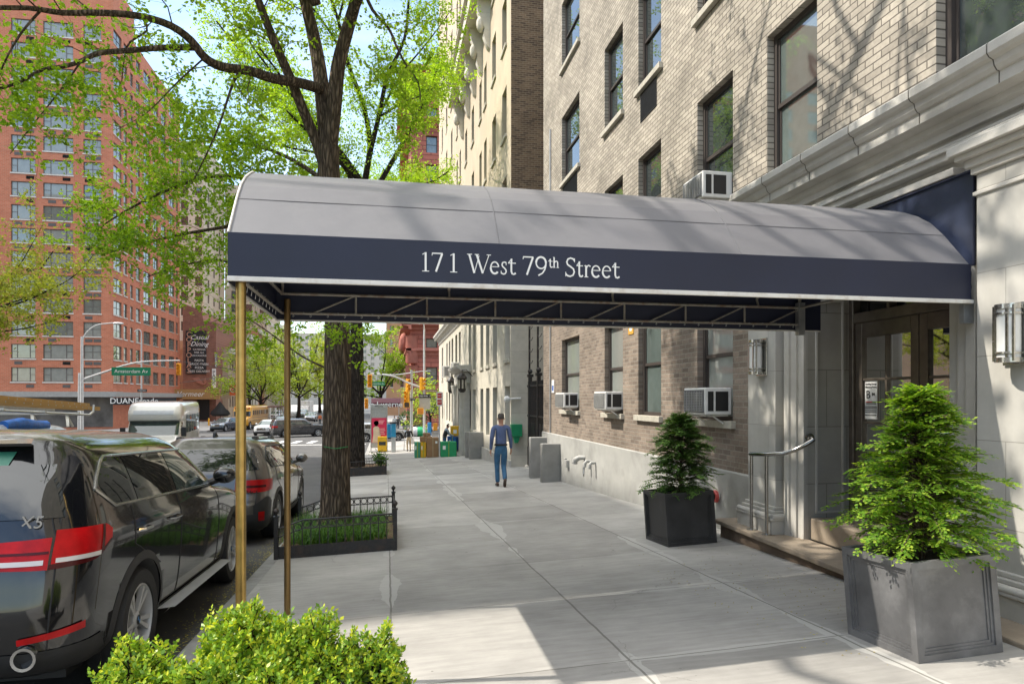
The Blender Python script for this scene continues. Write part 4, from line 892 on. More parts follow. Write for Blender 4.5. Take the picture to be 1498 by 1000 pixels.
# ------------------------------------------------------------------ fenced tree pits
def pit(label,x0,x1,y0,y1,h,n,solid,rings,glabel,rough):
    zc=lambda x,y:zwalk(x,y)
    t=thing('tree_pit_fence',label,'tree guard',((x0+x1)/2,y0,zc(x0,y0)),group='low iron fences round the tree pits')
    pan=MB(); rail=MB(); bars=MB(); rg=MB()
    sides=[((x0,y0),(x1,y0)),((x0,y1),(x1,y1)),((x1,y0),(x1,y1))]
    for (ax,ay),(bx,by) in sides:
        A=lambda s,z:(ax+(bx-ax)*s,ay+(by-ay)*s,zc(ax+(bx-ax)*s,ay+(by-ay)*s)+z)
        long_=abs(bx-ax)>.5; nn=n if long_ else max(3,int(n*(y1-y0)/(x1-x0)))
        dip=lambda s:(-.10*max(0,1-s/.22) if rings and long_ else 0)   # the rail sags at the kerb end
        S_=[0,.1,.22,.4,.6,.8,1]
        pan.grid([[A(s,-.03) for s in S_],[A(s,solid) for s in S_]],sm=False)
        rail.tube([A(s,h+dip(s)) for s in S_],.011,6); 
        if rings: rail.tube([A(s,h-.105+dip(s)) for s in S_],.007,5)
        for k in range(1,nn):
            s=k/nn; bars.bar(A(s,0.0),A(s,h+dip(s)),.012)
            if rings:
                c=Vector(A(s+.5/nn,h-.053+dip(s))) if k<nn else None
                u=Vector((bx-ax,by-ay,0)).normalized()
                rg.tube([c+u*.043*math.cos(q*PI/8)+Vector((0,0,.043*math.sin(q*PI/8))) for q in range(16)],.0055,5,closed=True); rg.build('ring',M_blackiron,t); rg=MB()
    t_=pan.build('kick_panel',M_blackiron,t,fix=False); m=t_.modifiers.new('Solidify','SOLIDIFY'); m.thickness=.008; m.offset=0
    rail.build('rail',M_blackiron,t); bars.build('bars',M_blackiron,t)
    for x,y in ((x0,y0),(x1,y0),(x1,y1),(x0,y1)):
        p=MB(); z=zc(x,y); hh=h+.05; s=.026 if rings else .014
        p.box(x-s,x+s,y-s,y+s,z-.03,z+hh); p.box(x-s-.008,x+s+.008,y-s-.008,y+s+.008,z+hh,z+hh+.02)
        if rings: p.lathe([(.012,0),(.016,.012),(.012,.022),(.03,.045),(.035,.06),(.03,.075),(.012,.095),(.001,.105)],12,Matrix.Translation((x,y,z+hh+.02)))
        p.build('corner_post',M_blackiron,t)
    m=MB(); nx,ny=14,12
    m.grid([[(x0+.02+(x1-x0-.04)*a/nx,y0+.02+(y1-y0-.04)*b/ny,zc(x0+(x1-x0)*a/nx,y0+(y1-y0)*b/ny)+solid-.03+RN.uniform(-.012,.02)) for a in range(nx+1)] for b in range(ny+1)])
    tag(m.build('pit_mulch',M_mulch,loc=((x0+x1)/2,(y0+y1)/2,zc(0,y0)+solid-.05)),'brown wood chip mulch '+glabel,'mulch')
    return t
pit('black iron fence with a row of rings and ball finials round the nearer tree',-1.36,.10,8.68,11.0,.47,14,.155,True,'inside the fence with ball finials',1)
pit('plain low dark fence of thin bars round the farther tree',-1.34,-.03,23.5,25.9,.5,14,.3,False,'inside the farther plain fence',1)
# strap leaved ground cover
mb=MB(); rn=random.Random(9)
for i in range(430):
    x,y=rn.uniform(-1.30,-.05),rn.uniform(8.76,10.9)
    if (x+.95)**2+(y-10.1)**2<.075: continue
    z=zwalk(x,y)+.125
    for k in range(13):
        a=rn.uniform(0,2*PI); l=rn.uniform(.16,.36); d=Vector((math.cos(a),math.sin(a),0)); w=Vector((-d.y,d.x,0))*.005; b=Vector((x,y,z))+Vector((rn.gauss(0,.02),rn.gauss(0,.02),0))
        e=rn.uniform(.3,.8); rows=[]
        for q in range(5):
            s=q/4; p=b+d*l*e*s+Vector((0,0,l*(1.25*s-1.15*s*s*e*1.25))); ww=w*(1-s*.85); rows.append([p-ww,p+ww])
        mb.grid(rows,sm=True)
tag(mb.build('lilyturf',M_grass,fix=False),'strappy green ground cover growing round the foot of the big tree','ground cover',kind='stuff')
t=thing('young_shrub','small leafy shrub in the farther fenced tree pit','shrub',(-.22,24.0,zwalk(-.2,24)+.28)); lf=MB(); tr=MB(); rn=random.Random(31)
for i in range(26):
    d=Vector((rn.gauss(0,.35),rn.gauss(0,.35),1)).normalized(); l=rn.uniform(.25,.62); p0=Vector((-.22,24.0,zwalk(-.2,24)+.27)); tr.tube([p0,p0+d*l*.5,p0+d*l],[.006,.004,.002],4)
    for k in range(22): leafquad(lf,p0+d*l*rn.uniform(.2,1)+Vector((rn.gauss(0,.07),rn.gauss(0,.07),rn.gauss(0,.04))),.07,rn)
tr.build('stems',M_bark2,t); lf.build('foliage',leafmat('shrub_leaf',(.04,.13,.02),(.08,.2,.03),(.15,.28,.05)),t,fix=False)
# ------------------------------------------------------------------ neighbouring and distant buildings
def onX(px,X0):   # Y where the sight line of column px meets the plane X=X0
    xc=(px-749)/CAMF; return X0/(xc*math.cos(YAW)+math.sin(YAW))*(math.cos(YAW)-xc*math.sin(YAW))
def onY(px,Y0): return at(px,500,Y0).x
def merged_windows(parent,axis,c,sign,ops,depth,fm,pm,split=None):
    P=(lambda u0,u1,v0,v1,d0,d1:(c-sign*d1,c-sign*d0,u0,u1,v0,v1) if sign>0 else (c+d0,c+d1,u0,u1,v0,v1)) if axis=='x' else (lambda u0,u1,v0,v1,d0,d1:(u0,u1,*((c-d1,c-d0) if sign>0 else (c+d0,c+d1)),v0,v1))
    f=MB()
    for a,b,p,q in ops:
        e=.05
        for u0,u1,v0,v1 in ((a,a+e,p,q),(b-e,b,p,q),(a+e,b-e,p,p+e),(a+e,b-e,q-e,q),(a+e,b-e,(p+q)/2-.03,(p+q)/2+.03)): f.box(*P(u0,u1,v0,v1,depth-.06,depth),0)
        if split and b-a>split: f.box(*P((a+b)/2-.03,(a+b)/2+.03,p+e,q-e,depth-.055,depth-.004),0)
        f.box(*P(a+e,b-e,p+e,q-e,depth-.02,depth-.015),1)
        f.box(*P(a-.04,b+.04,p-.1,p-.004,-.04,depth),2)
    return tag(f.build('window',[fm,pm,M_sill],parent),kind='stuff')
# --- limestone and tan brick building beyond the alley
CX,CY0,CY1,CTOP=4.40,23.6,57.5,44
cr=thing('limestone_building','cream limestone and tan building with carved portal, beyond the iron gate','apartment house',(CX,40,-2))
M_lime=blocks('cream_limestone',(.60,.56,.47),(.42,.39,.32),'x',1.6,.75,.004,stain=(.42,.38,.30))
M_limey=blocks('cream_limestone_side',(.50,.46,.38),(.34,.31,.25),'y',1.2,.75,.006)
M_tanw=mat('tan_facing',(.52,.435,.315),.85,var=.14,scale=1.2,bump=.3,bscale=14,dirt=(.40,.32,.22),dirt_scale=.6)
lo=[];pxs=[(738.7,746),(721,727),(711,716),(702.7,707),(692,696),(685.5,689),(671,674),(666,669),(660.5,663),(656.6,658.7),(653,654.8),(646.3,648)]
for a,b in pxs:
    y0,y1=onX(b,CX),onX(a,CX); lo.append((y0,y1,3.0,5.65)); 
    if not 35.3<y0<40.2: lo.append((y0,y1,-.1,2.0))
mb=MB(); facade(mb,'x',CX,-1,CY0,CY1,-2.6,6.9,lo,.3); mb.build('limestone_wall',M_lime,cr,fix=False)
mb=MB(); mb.add([(CX,CY0,-2.6),(CX,CY0,6.9),(14,CY0,6.9),(14,CY0,-2.6)],[(3,2,1,0)]); mb.build('limestone_return',M_limey,cr,fix=False)
mb=MB(); mb.add([(CX,CY0,6.9),(CX,CY0,CTOP),(14,CY0,CTOP),(14,CY0,6.9)],[(3,2,1,0)]); mb.build('brick_side_wall',M_brick_dark,cr,fix=False)
hi=[]; hy=[(24.5,25.5),(27.0,28.0),(29.6,30.4),(31.2,32),(34,35),(37,38),(40.2,41),(42,42.8),(45.5,46.6),(49.5,50.6),(53.5,54.6)]
for k in range(10):
    for a,b in hy: hi.append((a,b,8.05+k*3.4,9.9+k*3.4))
mb=MB(); facade(mb,'x',CX,-1,CY0,CY1,6.9,CTOP,hi,.25); mb.add([(CX,CY0,CTOP),(CX,CY1,CTOP),(14,CY1,CTOP),(14,CY0,CTOP)],[(0,1,2,3)])
mb.add([(CX,CY1,-2.6),(CX,CY1,CTOP),(14,CY1,CTOP),(14,CY1,-2.6)],[(0,1,2,3)]); mb.build('tan_upper_wall',M_tanw,cr,fix=False)
M_slotpane=glass('slot_glass',(.03,.032,.034),.03,1.7)
for o in lo: window(cr,'x',CX,-1,(round(o[0],2),round(o[1],2),o[2],o[3]),.3,'hung',None,M_slotpane,M_sill if o[2]>2 else None,.045,.14,.06)
vis=sorted(hi,key=lambda o:o[0]+max(0,o[2]-16)*3)[:60]
for o in vis: window(cr,'x',CX,-1,o,.25,'hung',None,M_pane,M_sill,.05,.12,.06)
merged_windows(cr,'x',CX,-1,[o for o in hi if o not in vis],.25,M_frame,M_pane)
mb=MB(); prof=[(0,6.05),(.08,6.1),(.08,6.3),(.15,6.35),(.15,6.42),(.45,6.62),(.5,6.68),(.5,6.82),(0,6.95)]
mb.prism([(CX-x,z) for x,z in prof],'xz',33.5,CY1); mb.build('cornice',M_stone_trim,cr)
mb=MB(); mb.prism([(CX-x*.45,z-.1) for x,z in prof],'xz',CY0,33.4); mb.build('string_course',M_stone_trim,cr)
mb=MB(); y=33.6
while y<CY1: mb.box(CX-.4,CX-.1,y,y+.16,6.45,6.6); y+=.34
tag(mb.build('dentils',M_stone_trim,cr),kind='stuff')
mb=MB(); 
for y in (28.5,30.8,33.1,35.6,38.6): 
    mb=MB(); mb.prism([(CX,16.70),(CX-.12,16.80),(CX-.3,17.30),(CX-.25,17.60),(CX-.55,18.30),(CX-.6,18.80),(CX,18.80)],'xz',y,y+.35)
    mb.sphere((CX-.4,y+.17,17.80),(.2,.2,.35),8); mb.build('balcony_console',M_lime,cr)
mb=MB(); mb.box(CX-.85,CX,28.0,39.6,18.80,19.15); mb.box(CX-.75,CX-.6,28.1,39.5,19.15,20.00); mb.box(CX-.9,CX,27.9,39.7,20.00,20.15); mb.build('balcony',M_lime,cr)
mb=MB(); mb.box(CX-.35,CX,35.6,36.3,-1.9,2.95); mb.box(CX-.35,CX,39.0,39.7,-1.9,2.95); mb.box(CX-.45,CX,35.4,39.9,2.35,2.95); mb.prism([(CX,2.95),(CX-.5,2.98),(CX-.75,3.15),(CX-.8,3.3),(CX,3.35)],'xz',35.1,40.2)
for y in (35.95,39.35): mb.lathe([(.24,-1.6),(.2,-1.4),(.17,1.7),(.2,1.8),(.3,2.3)],14,Matrix.Translation((CX-.4,y,0)))
po=mb.build('portal',M_stone_trim,cr,bevel=.02)
mb=MB(); mb.box(CX-.06,CX-.01,36.35,38.95,-1.9,2.3); mb.build('portal_door',mat('portal_door_wood',(.10,.07,.05),.5),po)
mb=MB(); mb.box(CX-.10,CX,CY0-.05,33,-1.6,-.75); mb.box(CX-.10,CX,CY0-.06,33,-.75,-.7); mb.build('plinth',M_stone_trim,cr)
def lantern(label,y,z):
    t=thing('wall_lantern',label,'lantern',(CX-.55,y,z),group='iron lanterns beside the portal')
    m=MB(); 
    m.lathe([(.10,-.45),(.19,-.35),(.23,.25),(.27,.3),(.1,.55),(.02,.6),(.02,.75)],6,None); m.build('cage',M_blackiron,t,local=True)
    m=MB(); m.tube([(0,0,.7),(.2,0,.75),(.55,0,.4)],.02,6); m.build('bracket',M_blackiron,t,local=True)
    m=MB()
    for k in range(6): 
        a=(k+.5)*PI/3; m.box(.2*math.cos(a)-.045,.2*math.cos(a)+.045,.2*math.sin(a)-.045,.2*math.sin(a)+.045,-.25,.2)
    m.build('pane',mat('lantern_glass',(.35,.33,.28),.2),t,local=True)
lantern('black iron lantern on the near side of the carved portal',34.6,2.3); lantern('black iron lantern on the far side of the carved portal',40.6,2.3)
def plain_ac(label,x,y,z,w=.65,h=.45,d=.5,grp='air conditioners in the windows'):
    t=MB(); t.box(x-d,x+.1,y-w/2,y+w/2,z,z+h); o=t.build('air_conditioner',M_white,loc=(x,y,z),bevel=.02); tag(o,label,'air conditioner',grp)
    m=MB(); m.box(x-d-.008,x-d,y-w/2+.05,y+w/2-.05,z+.05,z+h-.05); m.box(x-d+.1,x-.1,y-w/2-.008,y-w/2,z+.08,z+h-.08); m.build('grille',M_aclight,o)
plain_ac('white air conditioner low in a window of the tan building, above the canopy',CX,25.0,8.1)
plain_ac('white air conditioner in a window above the carved portal',CX,onX(672.5,CX),3.05,.7,.7)
plain_ac('white air conditioner in an upper window beyond the carved portal',CX,onX(657.6,CX),3.05,.9,.8)
# alley gate, piers and the things hung on the corner
gt=thing('iron_gate','black iron alley gate with tall spiked posts between the two buildings','gate',(5.0,21.2,-1))
mb=MB(); mb.box(4.98,5.02,18.95,23.5,-1.1,-.2); mb.box(4.97,5.03,18.95,23.5,1.95,2.02); mb.box(4.97,5.03,18.95,23.5,.9,.96)
for k in range(38): y=18.98+k*.12; mb.box(4.985,5.015,y,y+.022,-.2,2.15)
for y in (19.6,20.6,21.4,22.4): mb.prism([(y,-.1),(y+.6,-.1),(y+.6,.7),(y,.7)],'yz',4.99,5.0)
mb.build('leaf',M_blackiron,gt)
for y in (19.0,20.35,21.75,23.1):
    mb=MB(); mb.box(4.94,5.06,y-.06,y+.06,-1.1,2.35); mb.box(4.9,5.1,y-.1,y+.1,2.3,2.4); mb.sphere((5,y,2.5),.09,8)
    mb.box(4.97,5.03,y+.1,y+.16,2.1,4.4)
    for z in (2.9,3.3,3.7,4.1): mb.tube([(5,y+.13,z),(4.95,y-.2,z-.12),(4.93,y-.5,z-.14),(4.93,y-.75,z-.05)],.012,5)
    mb.build('post',M_blackiron,gt)
mb=MB(); mb.box(4.9,6.2,18.83,CY0,-1.2,-.86); tag(mb.build('gate_sill',M_stone_trim,loc=(5.2,21,-1.2)),'low stone sill under the black alley gate','sill')
M_pier=mat('grey_painted_pier',(.25,.245,.23),.8,var=.15,scale=3,bump=.2,dirt=(.15,.145,.135))
for lab,x0,x1,y0,y1,h in (('nearer grey painted stub wall at the far corner of the brick building',3.93,4.42,16.7,16.95,1.0),('farther grey painted stub wall in front of the alley gate',3.95,4.75,18.2,18.45,1.15),
   ('nearer grey stub wall by the limestone building, left of the walking man',3.75,4.4,30.6,30.95,1.25),('farther grey stub wall by the limestone building',3.75,4.4,32.2,32.5,1.25)):
    mb=MB(); z=zwalk(x0,y0); mb.box(x0,x1,y0,y1,z-.1,z+h); tag(mb.build('stub_wall',M_pier,loc=((x0+x1)/2,(y0+y1)/2,z),bevel=.02),lab,'wall',group='grey stub walls along the buildings')
t=thing('mail_bin','small green metal box mounted on the limestone corner','box',(4.55,23.3,.4)); mb=MB(); mb.box(4.35,4.75,23.25,23.55,.18,.62); mb.build('body',mat('green_enamel',(.01,.22,.09),.4),t,bevel=.02); mb=MB(); mb.prism([(4.42,.18),(4.68,.18),(4.6,-.05),(4.5,-.05)],'xz',23.3,23.5); mb.build('chute',MATS['green_enamel'],t)
t=thing('security_lamp','white tube lamp sticking out of the limestone corner','lamp',(4.35,23.7,1.55)); mb=MB(); mb.tube([(4.75,23.55,1.55),(4.2,23.5,1.52)],.035,8); mb.build('arm',M_white,t); mb=MB(); mb.lathe([(.05,0),(.11,.05),(.11,.16),(.07,.2)],12,Matrix.Translation((4.12,23.5,1.52))@Matrix.Rotation(PI/2,4,'Y')); mb.build('head',M_white,t)

# --- tall red brick apartment tower across the avenue, left
TX,TYY,TYE=-33.4,90.0,117.0
M_red_y=brick('red_tower_brick_front',(.53,.185,.105),(.45,.145,.08),(.48,.26,.18),'y',.45,.16,.02,.2,.12)
M_red_x=brick('red_tower_brick_side',(.51,.175,.10),(.43,.14,.078),(.46,.25,.17),'x',.45,.16,.02,.2,.12)
tw=thing('red_brick_tower','tall red brick apartment tower with rows of wide windows, at the left','apartment house',(-45,100,zroad(90)))
colsF=[(16,52,'three'),(63,107,'three'),(122,148,'two')]; nrow=16; z0=3.55; ph=2.81
opsF=[]
for r in range(nrow):
    for a,b,s in colsF: opsF.append((round(onY(a,TYY),2),round(onY(b,TYY),2),round(z0+r*ph,2),round(z0+r*ph+1.75,2),s))
    opsF.append((-50.5,-47.6,round(z0+r*ph,2),round(z0+r*ph+1.75,2),'three')); opsF.append((-56,-53,round(z0+r*ph,2),round(z0+r*ph+1.75,2),'three'))
colsS=[(166,178),(181,186),(190.5,194.5),(199,205),(210,220),(224,231.5),(235.5,242.5),(247,255),(257.5,260.5)]
opsS=[]
for r in range(nrow):
    for a,b in colsS: opsS.append((round(onX(a,TX),2),round(onX(b,TX),2),round(z0+r*ph,2),round(z0+r*ph+1.75,2)))
ZT=49.2
mb=MB(); facade(mb,'y',TYY,-1,-62,TX,-2.4,ZT+4,[o[:4] for o in opsF],.18); mb.build('front_wall',M_red_y,tw,fix=False)
mb=MB(); facade(mb,'x',TX,1,TYY,TYE,-2.4,ZT,opsS,.18); mb.add([(TX,TYY,ZT),(TX,97,ZT),(TX,97,ZT+4),(TX,TYY,ZT+4)],[(0,1,2,3)])
mb.add([(-62,TYE,-2.4),(TX,TYE,-2.4),(TX,TYE,ZT),(-62,TYE,ZT)],[(0,1,2,3)]); mb.add([(-62,TYY,ZT),(TX,TYY,ZT),(TX,TYE,ZT),(-62,TYE,ZT)],[(0,1,2,3)]); mb.add([(TX,97,ZT),(TX,97,ZT+4),(-62,97,ZT+4),(-62,97,ZT)],[(0,1,2,3)])
mb.build('side_wall',M_red_x,tw,fix=False)
M_wf=mat('grey_window_frame',(.12,.11,.10),.5); cnt=0
pnl=[M_pane_blind,M_pane_green,M_pane_blind,M_pane_blind]
M_ledge=mat('pale_ledge',(.60,.57,.52),.7)
for i,o in enumerate(sorted(opsF,key=lambda o:-o[0])):
    if o[0]<-47: continue
    w_=window(tw,'y',TYY,-1,o[:4],.18,o[4],M_wf,pnl[(i*7+i//5)%4],M_ledge,.08,.16,.08); cnt+=1
    v=MB(); c=(o[0]+o[1])/2+(o[1]-o[0])*(.28 if i%3 else -.2); v.box(c-.42,c+.42,TYY-.03,TYY+.02,o[2]-.72,o[2]-.34); v.build('vent_grille',mat('vent_grey',(.10,.09,.085),.6),w_)
near=[o for o in opsS if o[0]<98.5][:48]
for i,o in enumerate(near): window(tw,'x',TX,1,o,.18,'two' if o[1]-o[0]>1.5 else 'hung',M_wf,pnl[(i*5+i//3)%4],M_ledge,.07,.16,.06)
merged_windows(tw,'x',TX,1,[o for o in opsS if o not in near],.18,M_wf,M_pane_green,1.5)
merged_windows(tw,'y',TYY,-1,[o[:4] for o in opsF if o[0]<-47],.18,M_wf,M_pane_green,1.5)
mb=MB(); mb.box(-62,TX+1.2,TYY-2.2,TYY,1.7,2.35); mb.box(TX,TX+1.2,TYY,TYE-1,1.7,2.3); mb.build('shop_canopy',mat('canopy_grey',(.32,.32,.31),.6),tw)
mb=MB(); mb.box(-62,TX+.02,TYY-.05,TYY,-2,1.7); mb.build('shop_front',mat('shop_front_grey',(.12,.115,.11),.3,var=.6,scale=.5),tw)
sg=MB(); sg.box(-31,-24.9,0,0,0,0) if 0 else None
sg=MB(); X0,X1=onY(166,TYY-2.3),onY(206,TYY-2.3); sg.box(X0-.3,X1+4,TYY-2.35,TYY-2.25,.75,1.62); o=sg.build('shop_sign',M_signblack,loc=(X0,TYY-2.3,.7)); tag(o,'black shop sign with white lettering under the red tower','sign')
sg=MB(); text(sg,'DUANEreade',.95,facing(((X0+X1)/2+.8,TYY-2.37,1.2),(0,-1,0))); sg.build('lettering',M_signwhite,o)
mb=MB(); mb.box(-60,-50,91,110,ZT+4,ZT+9); mb.build('roof_house',M_red_y,tw)

# --- restaurant wall with painted signs beyond the tower
RY=117.6; xa,xb=TX+.3,onY(316,RY)
rs=thing('restaurant_building','low dark red brick restaurant building with an ochre awning, right of the red tower','restaurant building',(-30,120,-2.3))
M_rb=brick('old_red_brick',(.27,.12,.085),(.20,.085,.06),(.30,.20,.16),'y',.5,.17,.02,.2,.2)
mb=MB(); mb.prism([(xa,-2.3),(xb,-2.3),(xb,14.2),(xa+3.2,14.2),(xa+2.9,16),(xa,17.2)],'xz',RY,140); mb.build('brick_wall',M_rb,rs)
mb=MB(); mb.box(onY(186,RY-3),onY(270,RY-3)+.1,RY-3.4,RY-3,1.4,3.0); mb.box(onY(270,RY-3)+.1,onY(322,RY-3),RY-3.4,RY-3,1.4,3.0); mb.box(onY(186,RY-3),onY(322,RY-3),RY-3,RY,2.8,3.0)
aw=mb.build('ochre_awning',mat('ochre_awning',(.40,.23,.085),.7,var=.1),rs)
tx=MB(); text(tx,'Pet Vanessa' if 0 else 'The Vermeer',1.15,facing((onY(273,RY-3.5)-.6,RY-3.43,2.2),(0,-1,0)),shear=.3); tx.build('lettering',M_signwhite,aw)
mb=MB(); mb.box(xb-2.9,xb-1.0,RY-.06,RY,-2,1.3); mb.build('doorway',M_black,rs)
def signboard(name,label,x0,x1,z0,z1,y,m_,d=.15):
    s=MB(); s.box(x0,x1,y-d,y,z0,z1); return tag(s.build(name,m_,loc=((x0+x1)/2,y,z0)),label,'sign')
Yc=RY-.05
o=signboard('restaurant_sign','tall black painted restaurant sign on the dark red brick wall',onY(272,Yc),onY(302,Yc),at(300,547,Yc).z,at(300,484,Yc).z,Yc,M_signblack)
x0,x1=onY(272,Yc),onY(302,Yc); zt,zb=at(300,484,Yc).z,at(300,547,Yc).z; xm=x0+(x1-x0)*.32
s=MB()
for i,ch in enumerate("COPPOLA'S"): 
    if ch!="'": text(s,ch,1.15,facing((x0+(xm-x0)/2,Yc-.16,zt-.65-(i if i<8 else 7)*(zt-zb-1)/7.2),(0,-1,0)))
s.box(x0+.15,xm-.1,Yc-.158,Yc-.152,zb+.2,zb+.3); s.build('vertical_name',mat('sign_salmon',(.62,.35,.24),.6),o)
s=MB()
for tx_,z,k,sh in (('Casual',zt-1.1,1.05,.35),('Dining',zt-2.2,1.05,.35)): text(s,tx_,k,facing(((xm+x1)/2,Yc-.16,z),(0,-1,0)),shear=sh)
for i,tx_ in enumerate(('CATERING','FOR ALL','OCCASIONS')): text(s,tx_,.4,facing(((xm+x1)/2,Yc-.16,zt-3.1-i*.5),(0,-1,0)))
for i,tx_ in enumerate(('PASTA','BRICK OVEN','PIZZA','FREE DELIVERY')): text(s,tx_,.5,facing(((xm+x1)/2,Yc-.16,zt-4.9-i*.6),(0,-1,0)))
s.build('lettering',M_signwhite,o)
mp_=MB(); a=lambda px,py:(at(px,py,Yc).x,at(px,py,Yc).z)
mp_.prism([a(*p) for p in ((281,553),(290,551),(294,556),(297,560),(299,561),(298,555),(301,552),(302,558),(300,562),(296,563),(290,560),(284,556))],'xz',Yc-.08,Yc)
tag(mp_.build('wall_emblem',mat('emblem_red',(.36,.16,.12),.8),loc=at(290,557,Yc)),'pale red painted emblem on the brick below the black restaurant sign','emblem')
Xp=-27.2; yp=116
o=signboard('parking_sign','tall white vertical parking sign at the corner of the restaurant','x' and onY(310.5,yp),onY(316,yp),at(312,567,yp).z,at(312,539,yp).z,yp,M_signwhite)
s=MB()
for i,ch in enumerate('PARK'): text(s,ch,.85,facing((onY(313.2,yp),yp-.16,at(312,544.5+i*5.2,yp).z),(0,-1,0)))
s.build('lettering',M_signblack,o)
o=signboard('valet_sign','upper dark vertical blade sign above the white parking sign',onY(314.5,yp+1),onY(318,yp+1),at(312,537,yp).z,at(312,515,yp).z,yp+1,mat('sign_slate',(.10,.10,.11),.6))
s=MB()
for i,ch in enumerate('GARAGE'): text(s,ch,.5,facing((onY(316.2,yp+1),yp+.84,at(312,517.5+i*3.4,yp).z),(0,-1,0)))
s.build('lettering',M_signwhite,o)
o=signboard('hanging_sign','square red orange hanging sign with a white roundel beside the brass post',onY(336,108),onY(347,108),at(340,578,108).z,at(340,563,108).z,108,mat('sign_orange',(.70,.12,.035),.5))
s=MB(); c_=at(341,570,107.84); s.tube([c_+Vector((.4*math.cos(q*PI/8),0,.4*math.sin(q*PI/8))) for q in range(16)],.05,4,closed=True); text(s,'VS',.45,facing(c_,(0,-1,0))); s.build('roundel',M_signwhite,o)
o=signboard('beige_signboard','blank beige signboard beside the orange hanging sign',onY(324,110),onY(338,110),at(330,583,110).z,at(330,558,110).z,110,mat('sign_beige',(.36,.29,.20),.7)); 
# --- tall pale apartment block behind
pt=thing('pale_tower','tall pale stone apartment block with small dark windows, behind the restaurant sign','apartment house',(-38,150,-2.3))
PY=140; x0,x1=onY(262,PY),onY(298,PY)
ops=[]
for r in range(16):
    for px in (268.5,274,279.5 if 0 else 284,289): 
        if px in (274,284): continue
        x=onY(px+1.5,PY); ops.append((x-.65,x+.65,3+r*2.95,4.8+r*2.95))
mb=MB(); facade(mb,'y',PY,-1,x0-14,x1,-2.4,52,ops,.25)
ops2=[]
for r in range(16):
    for y in (143,147.5,152): ops2.append((y,y+1.3,3+r*2.95,4.8+r*2.95))
facade(mb,'x',x1,1,PY,157,-2.4,52,ops2,.25); mb.add([(x0-14,PY,52),(x1,PY,52),(x1,157,52),(x0-14,157,52)],[(0,1,2,3)])
mb.box(x1+.1,x1+9,157,175,-2.4,49); mb.build('stone_wall',mat('pale_stone_far',(.50,.44,.34),.85,var=.1,scale=.3,dirt=(.40,.34,.26),dirt_scale=.2),pt,fix=False)
for o in ops: window(pt,'y',PY,-1,tuple(round(v,2) for v in o),.25,'hung',M_frame,M_pane,M_ledge,.06,.15,.08)
for o in ops2: window(pt,'x',x1,1,o,.25,'hung',M_frame,M_pane,None,.06)
ops3=[(x1+1.5+3*c,x1+2.8+3*c,3+r*2.95,4.8+r*2.95) for r in range(15) for c in (0,1,2)]
for i,o in enumerate(ops3[:30]): window(pt,'y',156.98,-1,tuple(round(v,2) for v in o),-.02,'hung',M_frame,M_pane,None,.06)
# --- row houses down the south side
cols_=[(.42,.33,.24),(.30,.20,.14),(.48,.44,.38),(.36,.17,.11),(.45,.38,.29),(.25,.17,.13),(.50,.46,.40)]
names=['tan','dark brown','pale grey','brick red','buff','chocolate','off white']
y=122.0
for i,c in enumerate(cols_):
    wd=7.5+(i%3)*1.5; h=10+(i*37%7); X=-27.0
    if i>3: wd=14; h=15+i
    t=thing('row_house','%s row house facing the far part of the street, %s in the row'%(names[i],('first','second','third','fourth','fifth','sixth','last')[i]),'row house',(X,y+wd/2,-2.3),group='row houses on the far south side')
    ops=[(y+.9+k*(wd-1.6)/3,y+.9+k*(wd-1.6)/3+1.15,z,z+1.9) for k in range(3) for z in [0+3.3*q for q in range(int(h/3.3))]]
    mb=MB(); facade(mb,'x',X,1,y,y+wd,-2.4,h,ops,.25); mb.add([(X,y,-2.4),(X,y,h),(X-14,y,h),(X-14,y,-2.4)],[(0,1,2,3)]); mb.add([(X,y,h),(X,y+wd,h),(X-14,y+wd,h),(X-14,y,h)],[(0,1,2,3)]); mb.build('wall',mat('row_house_'+names[i].replace(' ','_'),c,.85,var=.12,scale=.8),t,fix=False)
    for o in ops: window(t,'x',X,1,tuple(round(v,2) for v in o),.25,'hung',M_frame,M_pane,None,.07)
    mb=MB(); mb.box(X,X+.5,y,y+wd,h-.7,h+.2); mb.build('cornice',M_stone_trim,t)
    y+=wd+.02
# --- red stone hotel across the avenue on the right
HX,HY=3.15,90.0
ho=thing('red_stone_hotel','ornate red terracotta corner hotel with heavy cornices beyond the avenue','hotel',(8,95,-2.3))
M_terra=blocks('red_terracotta',(.42,.135,.095),(.22,.07,.05),'y',2.2,.62,.06,var=.15,bump=.6); M_terrax=blocks('red_terracotta_side',(.45,.15,.105),(.24,.075,.055),'x',2.2,.62,.06,var=.15,bump=.6)
ops=[(HX+2+3.4*c,HX+3.5+3.4*c,z,z+2.3) for c in range(7) for z in [-.5+3.9*q for q in range(11)]]
mb=MB(); facade(mb,'y',HY,-1,HX,HX+28,-2.4,45,ops,.4); mb.build('front_wall',M_terra,ho,fix=False)
ops2=[(HY+2+3.6*c,HY+3.4+3.6*c,z,z+2.3) for c in range(6) for z in [-.5+3.9*q for q in range(11)]]
mb=MB(); facade(mb,'x',HX,-1,HY,HY+24,-2.4,45,ops2,.4); mb.add([(HX,HY,45),(HX+28,HY,45),(HX+28,HY+24,45),(HX,HY+24,45)],[(0,1,2,3)]); mb.add([(HX,HY+24,-2.4),(HX+28,HY+24,-2.4),(HX+28,HY+24,45),(HX,HY+24,45)],[(0,1,2,3)]); mb.build('side_wall',M_terrax,ho,fix=False)
for o in ops[:44]: window(ho,'y',HY,-1,tuple(round(v,2) for v in o),.4,'hung',M_frame,M_pane_green,None,.08)
for o in ops2[:44]: window(ho,'x',HX,-1,tuple(round(v,2) for v in o),.4,'hung',M_frame,M_pane_green,None,.08)
